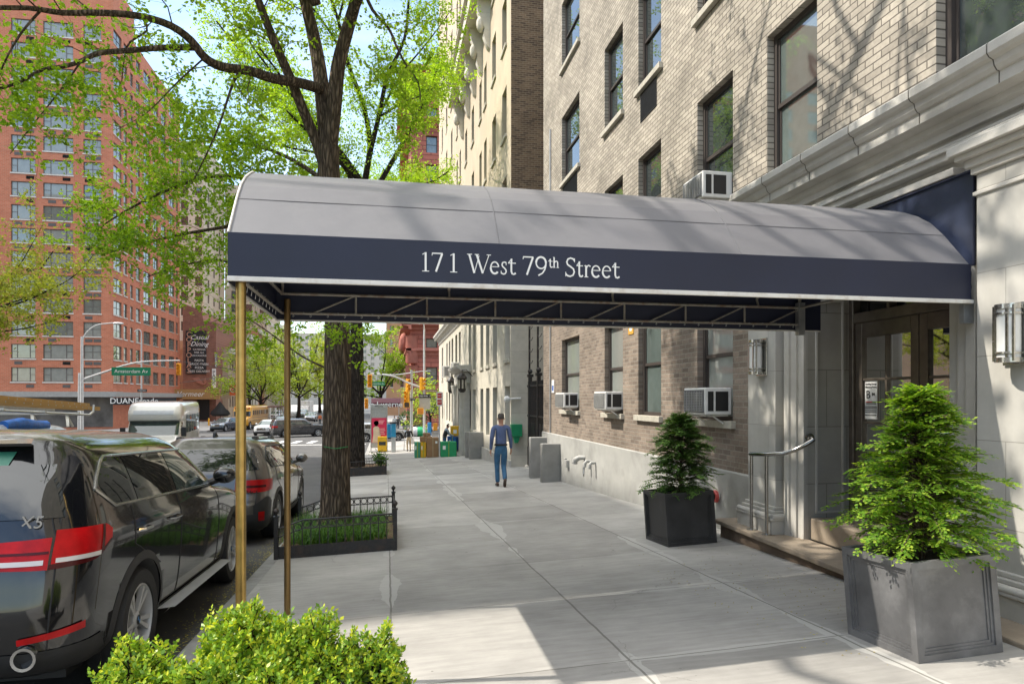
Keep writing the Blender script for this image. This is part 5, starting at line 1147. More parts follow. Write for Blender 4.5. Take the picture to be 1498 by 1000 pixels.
merged_windows(ho,'y',HY,-1,ops[44:],.4,M_frame,M_pane_green)
mb=MB()
for z,p in ((7.2,.7),(10.6,1.3),(26,.6),(38,1.2),(44.6,1.6)):
    pr=[(0,z),(.3*p,z+.15),(.3*p,z+.45),(p,z+.7),(p,z+1.0),(0,z+1.15)]
    mb.prism([(HX-a,b) for a,b in pr],'xz',HY-p,HY+24); mb.prism([(HY-a,b) for a,b in pr],'yz',HX-p,HX+28)
mb.build('cornice',mat('terracotta_trim',(.40,.14,.10),.8,var=.2,scale=1),ho)
for k in range(4):
    mb=MB(); z=2.2+k*2.0; mb.lathe([(.75,z),(.85,z+.2),(.8,z+1.5),(.95,z+1.7)],12,Matrix.Translation((HX+.1,HY+.1,0))); mb.build('corner_turret',MATS['terracotta_trim'],ho)
for yy in (HY+4,HY+8,HY+12): mb=MB(); mb.sphere((HX-.8,yy,9.5),(.7,.7,1.2),8); mb.build('corbel',MATS['terracotta_trim'],ho)
mb=MB(); mb.prism([(HX+1,46),(HX+27,46),(HX+22,52),(HX+6,52)],'xz',HY+2,HY+20); mb.build('copper_roof',mat('verdigris',(.28,.42,.36),.7),ho)
aw=thing('hotel_awning','burgundy entrance awning with white lettering, beyond the phone kiosk','awning',(-.1,84,-2.3))
x0,x1=onY(543,82),onY(586,82); zt,zb,zm=at(560,582,82).z,at(560,595,82).z,at(560,588.5,82).z
mb=MB(); mb.prism([(82,zb),(82,zm),(82.5,zt-.12),(83.2,zt),(84,zt-.12),(84.5,zm),(84.5,zb)],'yz',x0,x1); mb.build('canvas',mat('burgundy_canvas',(.10,.02,.03),.6),aw)
mb=MB(); text(mb,'The Lucerne',.95,facing(((x0+x1)/2-.45,81.97,(zb+zm)/2+.02),(0,-1,0)),.01); mb.build('lettering',M_signwhite,aw)
for x in (x0+.2,x1-.2):
    mb=MB(); mb.tube([(x,82.2,zroad(82)),(x,82.2,zb+.1)],.05,6); mb.build('pole',M_galv,aw)
dt=thing('tan_tower','distant tan brick tower with small windows left of the red hotel','apartment house',(1.5,160,-2.3))
DYY=150; x0,x1=onY(565,DYY),onY(591,DYY); ops=[(x0+.8+k*1.15,x0+1.5+k*1.15,4+r*3,5.6+r*3) for r in range(12) for k in (0,2)]
mb=MB(); facade(mb,'y',DYY,-1,x0,x1+8,-2.4,46,ops,.2); mb.add([(x0,DYY,-2.4),(x0,DYY,46),(x0,170,46),(x0,170,-2.4)],[(0,1,2,3)]); mb.build('brick_wall',mat('tan_tower_brick',(.42,.26,.15),.85,var=.1,scale=.6),dt,fix=False)
for o in ops: window(dt,'y',DYY,-1,tuple(round(v,2) for v in o),.2,'hung',M_frame,M_pane,M_ledge,.06,.15,.06)
# --- end of the street and the south side behind the picture's left edge
eb_=thing('far_block','hazy grey brown apartment block closing the far end of the street','apartment house',(-10,430,-2.3))
ops=[(-60+k*5.0,-58+k*5.0,z,z+2) for k in range(20) for z in [2+4*q for q in range(10)]]
mb=MB(); facade(mb,'y',430,-1,-70,45,-3,42,ops,.3); mb.build('wall',mat('far_block_stone',(.42,.38,.33),.9,var=.1,scale=.1),eb_,fix=False); merged_windows(eb_,'y',430,-1,ops,.3,M_frame,M_pane)
for lab,y0,y1,h,c in (('unseen brown brick apartment house on the south side, added to shade the pavement',12.7,50,37.5,(.30,.22,.16)),('buff apartment house on the south side, nearest the camera',-40,3,22,(.42,.36,.28))):  # first block is added out of view, its edge and height shaping pavement shade
    t=thing('south_apartment_house',lab,'apartment house',(-27,(y0+y1)/2,-1)); X=-27
    ops=[(yy,yy+1.3,z,z+1.8) for yy in [y0+1.5+3.2*k for k in range(int((y1-y0-3)/3.2)+1)] for z in [1.2+3.1*q for q in range(int((h-3)/3.1))]]
    mb=MB(); facade(mb,'x',X,1,y0,y1,-3,h,ops,.25)
    mb.add([(X,y0,-3),(X,y0,h),(-60,y0,h),(-60,y0,-3)],[(0,1,2,3)]); mb.add([(X,y1,-3),(X,y1,h),(-60,y1,h),(-60,y1,-3)],[(0,1,2,3)]); mb.add([(X,y0,h),(X,y1,h),(-60,y1,h),(-60,y0,h)],[(0,1,2,3)])
    mb.build('wall',mat('south_wall_'+str(int(h)),c,.85,var=.15,scale=.7),t,fix=False); merged_windows(t,'x',X,1,ops,.25,M_frame,M_pane)
# ------------------------------------------------------------------ vehicles
def pchip(xs,ys,x):
    if x<=xs[0]: return ys[0]
    if x>=xs[-1]: return ys[-1]
    n=len(xs); i=0
    while x>xs[i+1]: i+=1
    h=[xs[k+1]-xs[k] for k in range(n-1)]; d=[(ys[k+1]-ys[k])/h[k] for k in range(n-1)]
    def m(k):
        if k==0: return d[0]
        if k==n-1: return d[-1]
        return 0 if d[k-1]*d[k]<=0 else 2*d[k-1]*d[k]/(d[k-1]+d[k])
    t=(x-xs[i])/h[i]; a,b=m(i)*h[i],m(i+1)*h[i]; p,q=ys[i],ys[i+1]
    return (2*t**3-3*t*t+1)*p+(t**3-2*t*t+t)*a+(-2*t**3+3*t*t)*q+(t**3-t*t)*b
# z, y rear, y front, half width, rear corner radius, front corner radius   (unit: metres for a 4.89 x 1.94 x 1.74 body)
SUV=[(.27,-2.20,2.20,.84,.30,.40),(.35,-2.36,2.36,.915,.34,.50),(.47,-2.435,2.42,.945,.36,.55),(.65,-2.445,2.44,.96,.36,.58),(.82,-2.425,2.435,.968,.36,.60),(.97,-2.40,2.37,.97,.37,.62),
 (1.05,-2.375,2.15,.962,.38,.70),(1.10,-2.36,1.72,.95,.38,.55),(1.15,-2.345,1.18,.932,.38,.42),(1.25,-2.31,.98,.90,.38,.36),(1.40,-2.235,.72,.845,.36,.34),(1.52,-2.155,.50,.79,.34,.33),(1.61,-2.09,.31,.735,.32,.32),(1.67,-2.06,.12,.67,.30,.30),(1.71,-2.02,-.12,.585,.26,.28),(1.735,-1.85,-.5,.42,.2,.2),(1.742,-1.5,-.8,.25,.15,.15)]
WAGON=[(.20,-2.2,2.18,.80,.30,.40),(.30,-2.36,2.34,.87,.34,.50),(.42,-2.43,2.42,.905,.36,.55),(.60,-2.435,2.43,.918,.36,.58),(.76,-2.39,2.42,.925,.36,.60),(.88,-2.36,2.34,.927,.37,.62),
 (.95,-2.345,2.10,.92,.38,.70),(1.0,-2.335,1.75,.91,.38,.55),(1.05,-2.32,1.22,.895,.38,.42),(1.15,-2.27,1.0,.865,.36,.36),(1.30,-2.17,.70,.805,.34,.34),(1.42,-2.07,.46,.75,.32,.33),(1.50,-1.99,.26,.69,.30,.32),(1.545,-1.95,.08,.625,.28,.30),(1.58,-1.9,-.15,.53,.24,.28),(1.60,-1.7,-.5,.38,.2,.2),(1.606,-1.4,-.8,.22,.15,.15)]
BOXY=[(.25,-2.72,2.72,.94,.28,.35),(.45,-2.80,2.80,.99,.30,.38),(.75,-2.82,2.83,1.01,.30,.38),(1.0,-2.80,2.80,1.015,.30,.38),(1.15,-2.79,2.68,1.01,.30,.40),(1.21,-2.78,2.3,1.0,.30,.4),(1.26,-2.77,1.45,.985,.30,.36),(1.40,-2.73,1.22,.94,.30,.32),(1.60,-2.66,.92,.87,.28,.3),(1.74,-2.60,.72,.82,.26,.3),(1.82,-2.55,.5,.74,.24,.3),(1.87,-2.4,.2,.6,.2,.2),(1.885,-2.0,-.3,.4,.2,.2)]
class Body:
    def __init__(s,rows,sl=1,sw=1,sh=1):
        s.c=list(zip(*[(z*sh,a*sl,b*sl,w*sw,r,q) for z,a,b,w,r,q in rows])); s.z0=s.c[0][0]; s.z1=s.c[0][-1]; s.ch={}
    def half(s,z):   # right half outline from rear centre to front centre
        k=round(z,4)
        if k in s.ch: return s.ch[k]
        yr,yf,hw,rr,rf=[pchip(s.c[0],s.c[i],z) for i in range(1,6)]
        rr=min(rr,hw*.9); rf=min(rf,hw*.9); P=[]
        bow=.05
        for i in range(5): P.append((( hw-rr)*i/5, yr+bow*(i/5)**2*.5))
        for i in range(9):
            a=PI/2*i/8; P.append((hw-rr+rr*math.sin(a)**.9, yr+bow*.5+(rr*.9)*(1-math.cos(a)**.9 if i<8 else 1)))
        ya,yb=P[-1][1],yf-bow-rf*1.05
        for i in range(1,26): P.append((hw,ya+(yb-ya)*i/26))
        for i in range(9):
            a=PI/2*i/8; P.append((hw-rf+rf*math.cos(a)**.9 if i<8 else hw-rf, yb+rf*1.05*math.sin(a)**.9))
        xe,yl=P[-1]
        for i in range(1,6): P.append((xe*(1-i/5),yl+bow*(1-(1-i/5)**2)))
        m=(yr+yf)/2; h=(yf-yr)/2
        P=[(x*(1-.055*abs((y-m)/h)**3) if x>0 else 0,y) for x,y in P]; s.ch[k]=P; return P
    def mesh(s,nz=46):
        mb=MB(); rows=[]
        zs=sorted({s.z0+(s.z1-s.z0)*i/nz for i in range(nz+1)}|set(s.c[0]))
        for z in zs:
            P=s.half(z); rows.append([(x,y,z) for x,y in P]+[(-x,y,z) for x,y in P[-2:0:-1]])
        mb.grid(rows,wrap=True); n=len(rows[0]); N_=len(rows)
        mb.f.append(list(range(n))[::-1]); mb.m.append(0); mb.sm.append(True); mb.f.append([(N_-1)*n+i for i in range(n)]); mb.m.append(0); mb.sm.append(True); return mb
    def sx(s,y,z):
        P=s.half(z)
        for i in range(5,len(P)-5):
            if P[i][1]<=y<=P[i+1][1] and P[i+1][1]>P[i][1]:
                t=(y-P[i][1])/(P[i+1][1]-P[i][1]); return P[i][0]+(P[i+1][0]-P[i][0])*t
        return P[8][0] if y<P[8][1] else P[-8][0]
    def wrap(s,p,z,front=False):
        P=s.half(z); P=P[::-1] if front else P; q=0
        for i in range(len(P)-1):
            a,b=Vector(P[i]),Vector(P[i+1]); l=(b-a).length
            if q+l>=p or i==len(P)-2:
                t=(p-q)/max(l,1e-6); c=a.lerp(b,t); d=(b-a).normalized(); n=Vector((d.y,-d.x)) if not front else Vector((-d.y,d.x)); return c,n
            q+=l
    def side(s,mb,y0,y1,zl,zh,off=.004,ny=14,nz=5,sides=(1,-1)):
        for sg in sides:
            rows=[]
            for i in range(ny+1):
                y=y0+(y1-y0)*i/ny; a,b=zl(y),zh(y); rows.append([(sg*(s.sx(y,a+(b-a)*k/nz)+off),y,a+(b-a)*k/nz) for k in range(nz+1)])
            mb.grid(rows)
    def line(s,pts,off=.003,n=6): # densified (y,z) path on the right side
        out=[]
        for i in range(len(pts)-1):
            for k in range(n): 
                t=k/n; out.append((pts[i][0]+(pts[i+1][0]-pts[i][0])*t,pts[i][1]+(pts[i+1][1]-pts[i][1])*t))
        out.append(pts[-1]); return [(s.sx(y,z)+off,y,z) for y,z in out]
    def end(s,mb,p0,p1,zl,zh,off=.004,npp=12,nz=5,front=False,sides=(1,-1),mi=0):
        for sg in sides:
            rows=[]
            for i in range(npp+1):
                p=p0+(p1-p0)*i/npp; a,b=zl(p),zh(p); r=[]
                for k in range(nz+1):
                    z=a+(b-a)*k/nz; c,n=s.wrap(abs(p),z,front); sx_=1 if p>=0 else -1; r.append((sg*sx_*(c.x+n.x*off),c.y+n.y*off,z))
                rows.append(r)
            mb.grid(rows,mi)
def lin(*pts): return lambda x: pchip([p[0] for p in pts],[p[1] for p in pts],x)
M_tyre=mat('tyre_rubber',(.02,.02,.021),.75,var=.2,scale=20,bump=.2)
M_alloy=mat('alloy_rim',(.52,.52,.52),.45,.1,.08)
M_arch=mat('dark_cladding',(.028,.028,.029),.6,var=.15,scale=12,bump=.1,bscale=300)
M_tail=mat('tail_light_red',(.42,.004,.006),.3,var=.3,scale=9,spec=.3); M_tailw=mat('tail_light_clear',(.62,.58,.56),.15,var=.1,coat=1); M_tailb=mat('tail_light_dark',(.06,.004,.005),.25,spec=.3); M_head=mat('headlight_lens',(.55,.57,.58),.08,.3,.3,20,coat=1)
M_carglass=glass('car_glass',(.015,.018,.018),.015,1.75); M_carglass_g=glass('car_glass_clear',(.05,.075,.07),.015,1.8)
def paint(name,c,metal=.3,rough=.28): return mat(name,c,rough,metal,.05,2,coat=1.,spec=.5)
def wheel(parent,x,y,r,sgn,spokes=5,w=.24,rim=None,double=True,hub=None):
    m=MB(); M=Matrix.Translation((x,y,r))@Matrix.Rotation(PI/2*sgn,4,'Y'); rr=r*.68
    m.lathe([(rr,-w/2),(r*.93,-w/2),(r*.985,-w/2+.03),(r,-w/2+.06),(r,-.012),(r*.985,-.01),(r*.985,.01),(r,.012),(r,w/2-.06),(r*.985,w/2-.03),(r*.93,w/2),(rr*1.04,w/2),(rr,w/2-.012),(rr,-w/2)],36,M)
    o=m.build('wheel',M_tyre,parent,local=True)
    m=MB(); m.lathe([(rr*1.02,w/2-.014),(rr*.96,w/2-.004),(rr*.93,w/2-.03),(rr*.9,w/2-.1),(rr*.9,-w/2)],36,M,cap=False)
    for k in range(spokes):
        for da in ((-.17,.17) if double else (0,)):
            a=2*PI*k/spokes; b=a+da*(1 if double else 0); p0=M@Vector((rr*.14*math.cos(a),rr*.14*math.sin(a),w/2-.035)); p1=M@Vector((rr*.95*math.cos(b),rr*.95*math.sin(b),w/2-.018))
            d=(p1-p0); ax=(M.to_3x3()@Vector((0,0,1))).normalized(); sd=d.cross(ax).normalized(); wd=rr*(.05 if double else .08)
            q=[p0+sd*wd*.8,p1+sd*wd*1.3,p1-sd*wd*1.3,p0-sd*wd*.8]; m.add([v for v in q]+[v-ax*.03 for v in q],[(0,1,2,3),(4,7,6,5),(0,4,5,1),(1,5,6,2),(2,6,7,3),(3,7,4,0)])
    m.lathe([(.001,w/2-.02),(.045,w/2-.022),(.06,w/2-.035),(.06,w/2-.07)],16,M); m.build('rim',rim or M_alloy,o,local=True)
    m=MB(); m.lathe([(.001,w/2-.1),(rr*.89,w/2-.1)],24,M); m.build('brake_disc',M_arch,o,local=True)
    if hub:
        m=MB(); m.lathe([(.001,w/2-.016),(.036,w/2-.018)],16,M); q=m.build('hub_emblem',M_black,o,local=True)
        m=MB(); 
        for k in (0,2): m.add([M@Vector((.028*math.cos(k*PI/2+j*PI/12),.028*math.sin(k*PI/2+j*PI/12),w/2-.0145)) for j in range(7)]+[M@Vector((0,0,w/2-.0145))],[(7,j,j+1) for j in range(6)])
        m.build('emblem_blue',mat('emblem_blue',(.05,.25,.6),.3),q,local=True)
def cut_arches(o,axles,r,hw,zc):
    me=o.data
    for y in axles:
        for s in (1,-1):
            m=MB(); m.lathe([(r,-.36),(r,.36)],40,Matrix.Translation((s*(hw+.06),y,zc))@Matrix.Rotation(PI/2,4,'Y')); c=m.build('cutter',M_arch,o.parent,local=True)
            bo=o.modifiers.new('cut','BOOLEAN'); bo.operation='DIFFERENCE'; bo.solver='EXACT'; bo.object=c; bo.material_mode='TRANSFER'
            dg=bpy.context.evaluated_depsgraph_get(); new=bpy.data.meshes.new_from_object(o.evaluated_get(dg)); o.modifiers.remove(bo); o.data=new; bpy.data.objects.remove(c)
    return o
def car(label,loc,rz,rows,pnt,sc=(1,1,1),axle=(1.53,-1.40),wr=.37,rails=True,detail=0,plate=None,group=None,glassm=None,cat='car',name='parked_car',rim=None,pitch=None,spokes=5,clad=True):
    t=thing(name,label,cat,loc,rz,SLOPE if pitch is None else pitch,group); B=Body(rows,*sc); H=B.z1; gm=glassm or M_carglass
    belt=pchip([r[0] for r in rows],[r[0] for r in rows],0) if 0 else (rows[8][0] if rows is not BOXY else rows[6][0])*sc[2]; roof=rows[-5][0]*sc[2]; hw=max(r[3] for r in rows)*sc[1]
    body=cut_arches(B.mesh(40 if detail else 26).build('body',[pnt,M_arch],t,local=True,angle=32),axle,wr*1.13,hw,wr+.01)
    zt,zb=roof-.055*sc[2],belt+.035
    yf=lambda z:pchip(B.c[0],B.c[2],z); yr=lambda z:pchip(B.c[0],B.c[1],z)
    ya,yb=yr(zb)+.40,yf(zb)-.30; yta,ytb=yr(zt)+.48,yf(zt)-.18
    rise=.05
    zbot=lambda y:zb+rise*max(0,min(1,(yb-y)/(yb-ya)))
    def ztop(y):
        if y>ytb: return zb+.02+(zt-zb-.02)*max(0,(yb-y)/(yb-ytb))**.9
        if y<yta: s=max(0,(y-ya)/(yta-ya)); return zb+rise+.12+(zt-zb-rise-.12)*s**.75
        return zt
    kz=lambda y: zbot(y)+.12*max(0,1-(y-ya)/.18)   # upswept rear corner
    ym=(ya+yb)/2; yB=ym+.06; yC=ya+.55
    # side glass, split by the pillars
    for s_ in (1,-1):
        for a,b in ((ya,yC-.03),(yC+.03,yB-.05),(yB+.05,yb)):
            g=MB(); B.side(g,a,b,kz,ztop,.003,16,6,(s_,)); g.build('side_window',gm if b<yb-.1 or not detail else M_carglass_g,t,local=True,fix=False)
    tr=MB()
    loop=[(ya+(yb-ya)*i/30,kz(ya+(yb-ya)*i/30)) for i in range(31)]+[(yb-(yb-ya)*i/36,ztop(yb-(yb-ya)*i/36)) for i in range(37)]
    if detail or rails:
        for s_ in (1,-1): tr.tube([(s_*(B.sx(y,z)+.004),y,z) for y,z in loop],.011 if detail else .012,6,closed=True)
        tr.build('window_trim',mat('satin_trim',(.42,.41,.38),.25,.9) if detail==1 else M_black,t,local=True)
    # windscreen and rear window
    g=MB(); wz0,wz1=belt+.02,roof-.02; pw=lambda z: pchip(B.c[0],B.c[3],z)
    def wind(front,z0,z1,inset,name,m_):
        g=MB(); rows_=[]
        for k in range(9):
            z=z0+(z1-z0)*k/8; pm=pw(z)-inset; r=[]
            for i in range(-10,11):
                c,n=B.wrap(abs(pm*i/10),z,front); r.append(((1 if i>=0 else -1)*(c.x+n.x*.004),c.y+n.y*.004+(.003 if front else -.003),z+.003))
            rows_.append(r)
        g.grid(rows_); return g.build(name,m_,t,local=True,fix=False)
    wind(True,wz0,wz1,.10,'windscreen',gm); wind(False,belt+.06,roof-.09,.13 if not detail else .10,'rear_window',gm)
    # shut lines
    zs=.36*sc[2]+.02
    for s_ in (1,-1):
        ln=MB()
        for pts in ([(yB,kz(yB)-.02),(yB,.75),(yB-.02,zs)],[(yb-.05,zb-.03),(yb+.02,.8),(yb-.0,zs)],[(yC-.12,kz(yC)-.02),(yC-.16,.95),(axle[1]+wr*1.02,.72)],[(axle[1]+wr*1.22,zs+.0),(axle[0]-wr*1.22,zs)]):
            P=B.line(pts,.001); ln.tube([(s_*x,y,z) for x,y,z in P],.0045,4)
        ln.build('shut_lines',M_black,t,local=True)
    P=[]
    for z in [belt+.25-.03*i for i in range(int((belt-.15)/.03))]: 
        c,n=B.wrap(pw(z)-.17,z); P.append((c.x+n.x*.001,c.y+n.y*.001,z))
    for s_ in (1,-1): ln=MB(); ln.tube([(s_*x,y,z) for x,y,z in P],.005,4); ln.build('tailgate_line',M_black,t,local=True)
    # lower cladding, arch lips
    if clad:
        for s_ in (1,-1): m=MB(); B.side(m,axle[1]+wr*1.2,axle[0]-wr*1.2,lambda y:B.z0+.02,lambda y:.36*sc[2],.012,sides=(s_,)); m.build('sill_cladding',M_arch,t,local=True,fix=False)
        for s_ in (1,-1):
            for y0 in axle:
                m=MB(); R0=wr*1.13; rows_=[]
                for i in range(25):
                    a=rad(-22+224*i/24); r=[]
                    for q in (R0-.004,R0+.03,R0+.058): 
                        y,z=y0+q*math.cos(a),wr+.01+q*math.sin(a); z=max(z,B.z0+.01); r.append((s_*(B.sx(y,z)+(.014 if q<R0+.05 else .002)),y,z))
                    rows_.append(r)
                m.grid(rows_); m.build('arch_trim',M_arch,t,local=True,fix=False)
        for fr in (False,True):
            m=MB(); B.end(m,0,pw(.4)*1.28,lambda p:B.z0+.02,lambda p:.47*sc[2],.008,18,4,fr); m.build('lower_bumper',M_arch,t,local=True,fix=False)
    # lamps
    for s_ in (1,-1):
        w=pw(belt-.2)
        if detail!=1:
            m=MB(); B.end(m,w*.48,w*1.28,lambda p:belt-.27+.05*max(0,p/w-.9),lambda p:belt-.085,.006,14,4,False,(s_,)); o=m.build('tail_light',M_tail,t,local=True,fix=False)
            m=MB(); B.end(m,w*.60,w*.98,lambda p:belt-.20,lambda p:belt-.165,.009,10,2,False,(s_,)); m.build('clear_lens',M_tailb,o,local=True,fix=False)
        m=MB(); B.end(m,w*.5,w*1.18,lambda p:belt-.33+.03*p,lambda p:belt-.20+.07*max(0,p/w-.5),.006,14,4,True,(s_,)); m.build('headlight',M_head,t,local=True,fix=False)
        m=MB(); m.sphere((s_*(hw+.075),yb-.12,zb+.085),(.115,.075,.085),14); m.tube([(s_*(hw-.10),yb-.10,zb+.0),(s_*(hw+.03),yb-.11,zb+.05)],.035,8); m.build('mirror',pnt,t,local=True)
        hd=MB()
        for yy in (yB-.18,yC+.02): 
            x=B.sx(yy,belt-.13); hd.tube([(s_*(x-.01),yy-.10,belt-.13),(s_*(x+.03),yy-.08,belt-.128),(s_*(x+.032),yy+.06,belt-.128),(s_*(x-.01),yy+.09,belt-.13)],.013,6)
        hd.build('door_handle',M_chrome if detail==1 else pnt,t,local=True)
    m=MB(); B.end(m,0,pw(.7)*.48,lambda p:belt-.52,lambda p:belt-.26,.006,10,4,True); gr=m.build('grille',M_black,t,local=True,fix=False)
    m=MB()
    for k in range(4): B.end(m,0,pw(.7)*.46,lambda p:belt-.50+k*.06,lambda p:belt-.48+k*.06,.012,8,1,True)
    m.build('grille_bars',M_chrome,gr,local=True,fix=False)
    if rails:
        m=MB()
        for s_ in (1,-1):
            x=.60*sc[1]; y0,y1=yr(roof)+.25,yf(roof)-.3; zz=lambda y:roof+.005
            m.tube([(s_*(x+.03),y0,roof-.02),(s_*x,y0+.15,roof+.045),(s_*x,(y0+y1)/2,roof+.06),(s_*x,y1-.15,roof+.04),(s_*(x+.03),y1+.05,roof-.03)],.02,8)
        m.build('roof_rail',M_alloy if detail==1 else M_black,t,local=True)
        m=MB(); y=yr(roof)+.3; m.prism([(y-.10,H-.02),(y+.12,H-.015),(y+.06,H+.02),(y-.04,H+.07),(y-.08,H+.06)],'yz',-.022,.022); m.build('roof_fin',M_black,t,local=True,bevel=.008)
    for y in axle:
        for s_ in (1,-1): wheel(t,s_*(hw-.135),y,wr,s_,spokes,rim=rim,hub=detail==1)
    m=MB(); m.box(-hw+.25,hw-.25,-2*sc[0],2*sc[0],.2,.3); m.build('underbody',M_black,t,local=True)
    return t,B,belt,roof,pw
def sky_sheen(m):   # sky reflection painted as a pale tone on the upward facing panels
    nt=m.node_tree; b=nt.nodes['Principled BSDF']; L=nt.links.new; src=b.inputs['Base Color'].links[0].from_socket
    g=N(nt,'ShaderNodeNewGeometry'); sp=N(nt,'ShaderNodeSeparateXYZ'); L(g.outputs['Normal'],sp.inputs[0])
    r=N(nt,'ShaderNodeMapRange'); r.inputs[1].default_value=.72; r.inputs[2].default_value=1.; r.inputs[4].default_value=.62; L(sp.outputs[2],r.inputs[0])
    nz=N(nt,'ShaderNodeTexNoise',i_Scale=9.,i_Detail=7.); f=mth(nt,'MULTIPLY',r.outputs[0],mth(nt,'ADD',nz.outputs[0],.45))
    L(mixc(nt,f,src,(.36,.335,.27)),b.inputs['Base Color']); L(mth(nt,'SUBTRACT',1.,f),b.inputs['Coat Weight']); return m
GK='cars parked along the kerb'
P_x5=sky_sheen(paint('black_paint',(.010,.0105,.012),.2,.12)); P_out=sky_sheen(paint('bronze_grey_paint',(.13,.12,.11),.6,.3))
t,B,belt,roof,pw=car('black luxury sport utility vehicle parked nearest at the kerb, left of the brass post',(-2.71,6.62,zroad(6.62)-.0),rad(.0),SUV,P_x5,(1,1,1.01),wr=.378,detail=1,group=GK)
# rear details of the near car
for s_ in (1,-1):
    w=pw(1.0)
    m=MB(); B.end(m,w*.80,w*1.26,lin((w*.8,.95),(w*1.05,.965),(w*1.26,1.05)),lin((w*.8,1.155),(w*1.15,1.15),(w*1.26,1.11)),.007,18,6,False,(s_,)); o=m.build('tail_light',M_tail,t,local=True,fix=False)
    m=MB(); B.end(m,w*.82,w*1.12,lambda p:.972,lambda p:.998,.011,10,2,False,(s_,)); m.build('clear_lens',M_tailw,o,local=True,fix=False)
    m=MB(); B.end(m,w*.79,w*1.25,lin((w*.79,.935),(w*1.05,.95),(w*1.25,1.035)),lin((w*.79,.965),(w*1.05,.98),(w*1.25,1.055)),.009,16,2,False,(s_,)); B.end(m,w*1.12,w*1.15,lambda p:1.0,lambda p:1.15,.011,3,4,False,(s_,)); m.build('dark_band',M_tailb,o,local=True,fix=False)
    m=MB(); B.end(m,w*.22,w*.785,lin((w*.22,.955),(w*.785,.935)),lin((w*.22,1.08),(w*.5,1.10),(w*.785,1.115)),.007,14,5,False,(s_,)); o=m.build('tailgate_light',M_tail,t,local=True,fix=False)
    m=MB(); B.end(m,w*.30,w*.76,lambda p:.965,lambda p:.993,.011,10,2,False,(s_,)); m.build('clear_lens',M_tailw,o,local=True,fix=False)
    m=MB(); B.end(m,w*.30,w*.78,lambda p:1.025,lambda p:1.04,.010,10,1,False,(s_,)); m.build('dark_band',M_tailb,o,local=True,fix=False)
    m=MB(); B.end(m,w*.66,w*1.02,lin((w*.66,.525),(w*1.02,.56)),lin((w*.66,.56),(w*1.02,.605)),.013,10,2,False,(s_,)); m.build('reflector',M_tail,t,local=True,fix=False)
    m=MB(); y=B.half(.40)[0][1]; M=Matrix.Translation((s_*.68,-2.37,.45))@Matrix.Rotation(PI/2,4,'X'); m.lathe([(.052,-.1),(.058,.045),(.066,.05),(.066,.062),(.05,.06),(.048,-.1)],20,M); o=m.build('exhaust',M_chrome,t,local=True)
    m=MB(); m.lathe([(.001,.0),(.05,.01)],18,M); m.build('exhaust_bore',M_black,o,local=True)
m=MB()
def badge(s,x,z,size):
    c,n=B.wrap(abs(x),z); text(m,s,size,facing((x,c.y-.012,z),(0,-1,0)),.004,shear=.25,spacing=1.05)
badge('X5',.64,1.205,.105); m.build('badge',M_chrome,t,local=True)
m=MB(); m.grid([[(x*.0052,-2.03,1.70) for x in range(-100,101,20)],[(x*.0056,-2.14,1.672) for x in range(-100,101,20)],[(x*.0056,-2.135,1.655) for x in range(-100,101,20)],[(x*.0052,-2.03,1.655) for x in range(-100,101,20)]]); m.build('roof_spoiler',P_x5,t,local=True)
for s_ in (1,-1): m=MB(); B.side(m,-.95,1.05,lambda y:.335,lambda y:.348,.10,12,1,(s_,)); B.side(m,-.95,1.05,lambda y:.30,lambda y:.348,.10,12,2,(s_,)); m.grid([[(s_*(.93),y,.349) for y in (-1,0,1.05)],[(s_*1.05,y,.349) for y in (-.95,0,1.0)]]); m.build('running_board',M_alloy,t,local=True)
m=MB(); m.prism([(-2.20,1.60),(-2.17,1.60),(-2.20,1.52),(-2.26,1.40),(-2.29,1.40)],'yz',.30,.42) if 0 else None
m=MB(); c,n=B.wrap(.40,1.55); 
wx=[(.33,1.62),(.45,1.62),(.43,1.52),(.34,1.50)]
m.add([(x,B.wrap(x,z)[0].y-.009,z) for x,z in wx],[(0,1,2,3)]); m.build('sticker',mat('sticker_green',(.04,.20,.13),.4),t,local=True)
# second parked car
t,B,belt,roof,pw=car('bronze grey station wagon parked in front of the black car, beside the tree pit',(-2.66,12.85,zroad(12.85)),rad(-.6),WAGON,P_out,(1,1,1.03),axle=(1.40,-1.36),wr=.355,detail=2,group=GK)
w=pw(.6)
for s_ in (1,-1):
    m=MB(); B.end(m,w*.86,w*.98,lambda p:.38,lambda p:.52,.016,4,3,False,(s_,)); m.build('reflector',M_tail,t,local=True,fix=False)
    m=MB(); B.end(m,w*.78,w*1.30,lin((w*.78,.30),(w*1.3,.26)),lin((w*.78,.62),(w*1.05,.74),(w*1.3,.66)),.011,14,5,False,(s_,)); m.build('corner_cladding',M_arch,t,local=True,fix=False)
m=MB(); text(m,'OUTBACK',.07,facing((.62,B.wrap(.62,.82)[0].y-.012,.82),(0,-1,0)),.003); m.build('badge',M_chrome,t,local=True)
m=MB()
for s_ in (1,-1): 
    for y in (-1.55,-.2): m.prism([(y-.16,roof-.02),(y+.2,roof-.01),(y+.1,roof+.10),(y-.06,roof+.11)],'yz',s_*.57-.04,s_*.57+.04)
m.build('rack_foot',M_black,t,local=True,bevel=.015)
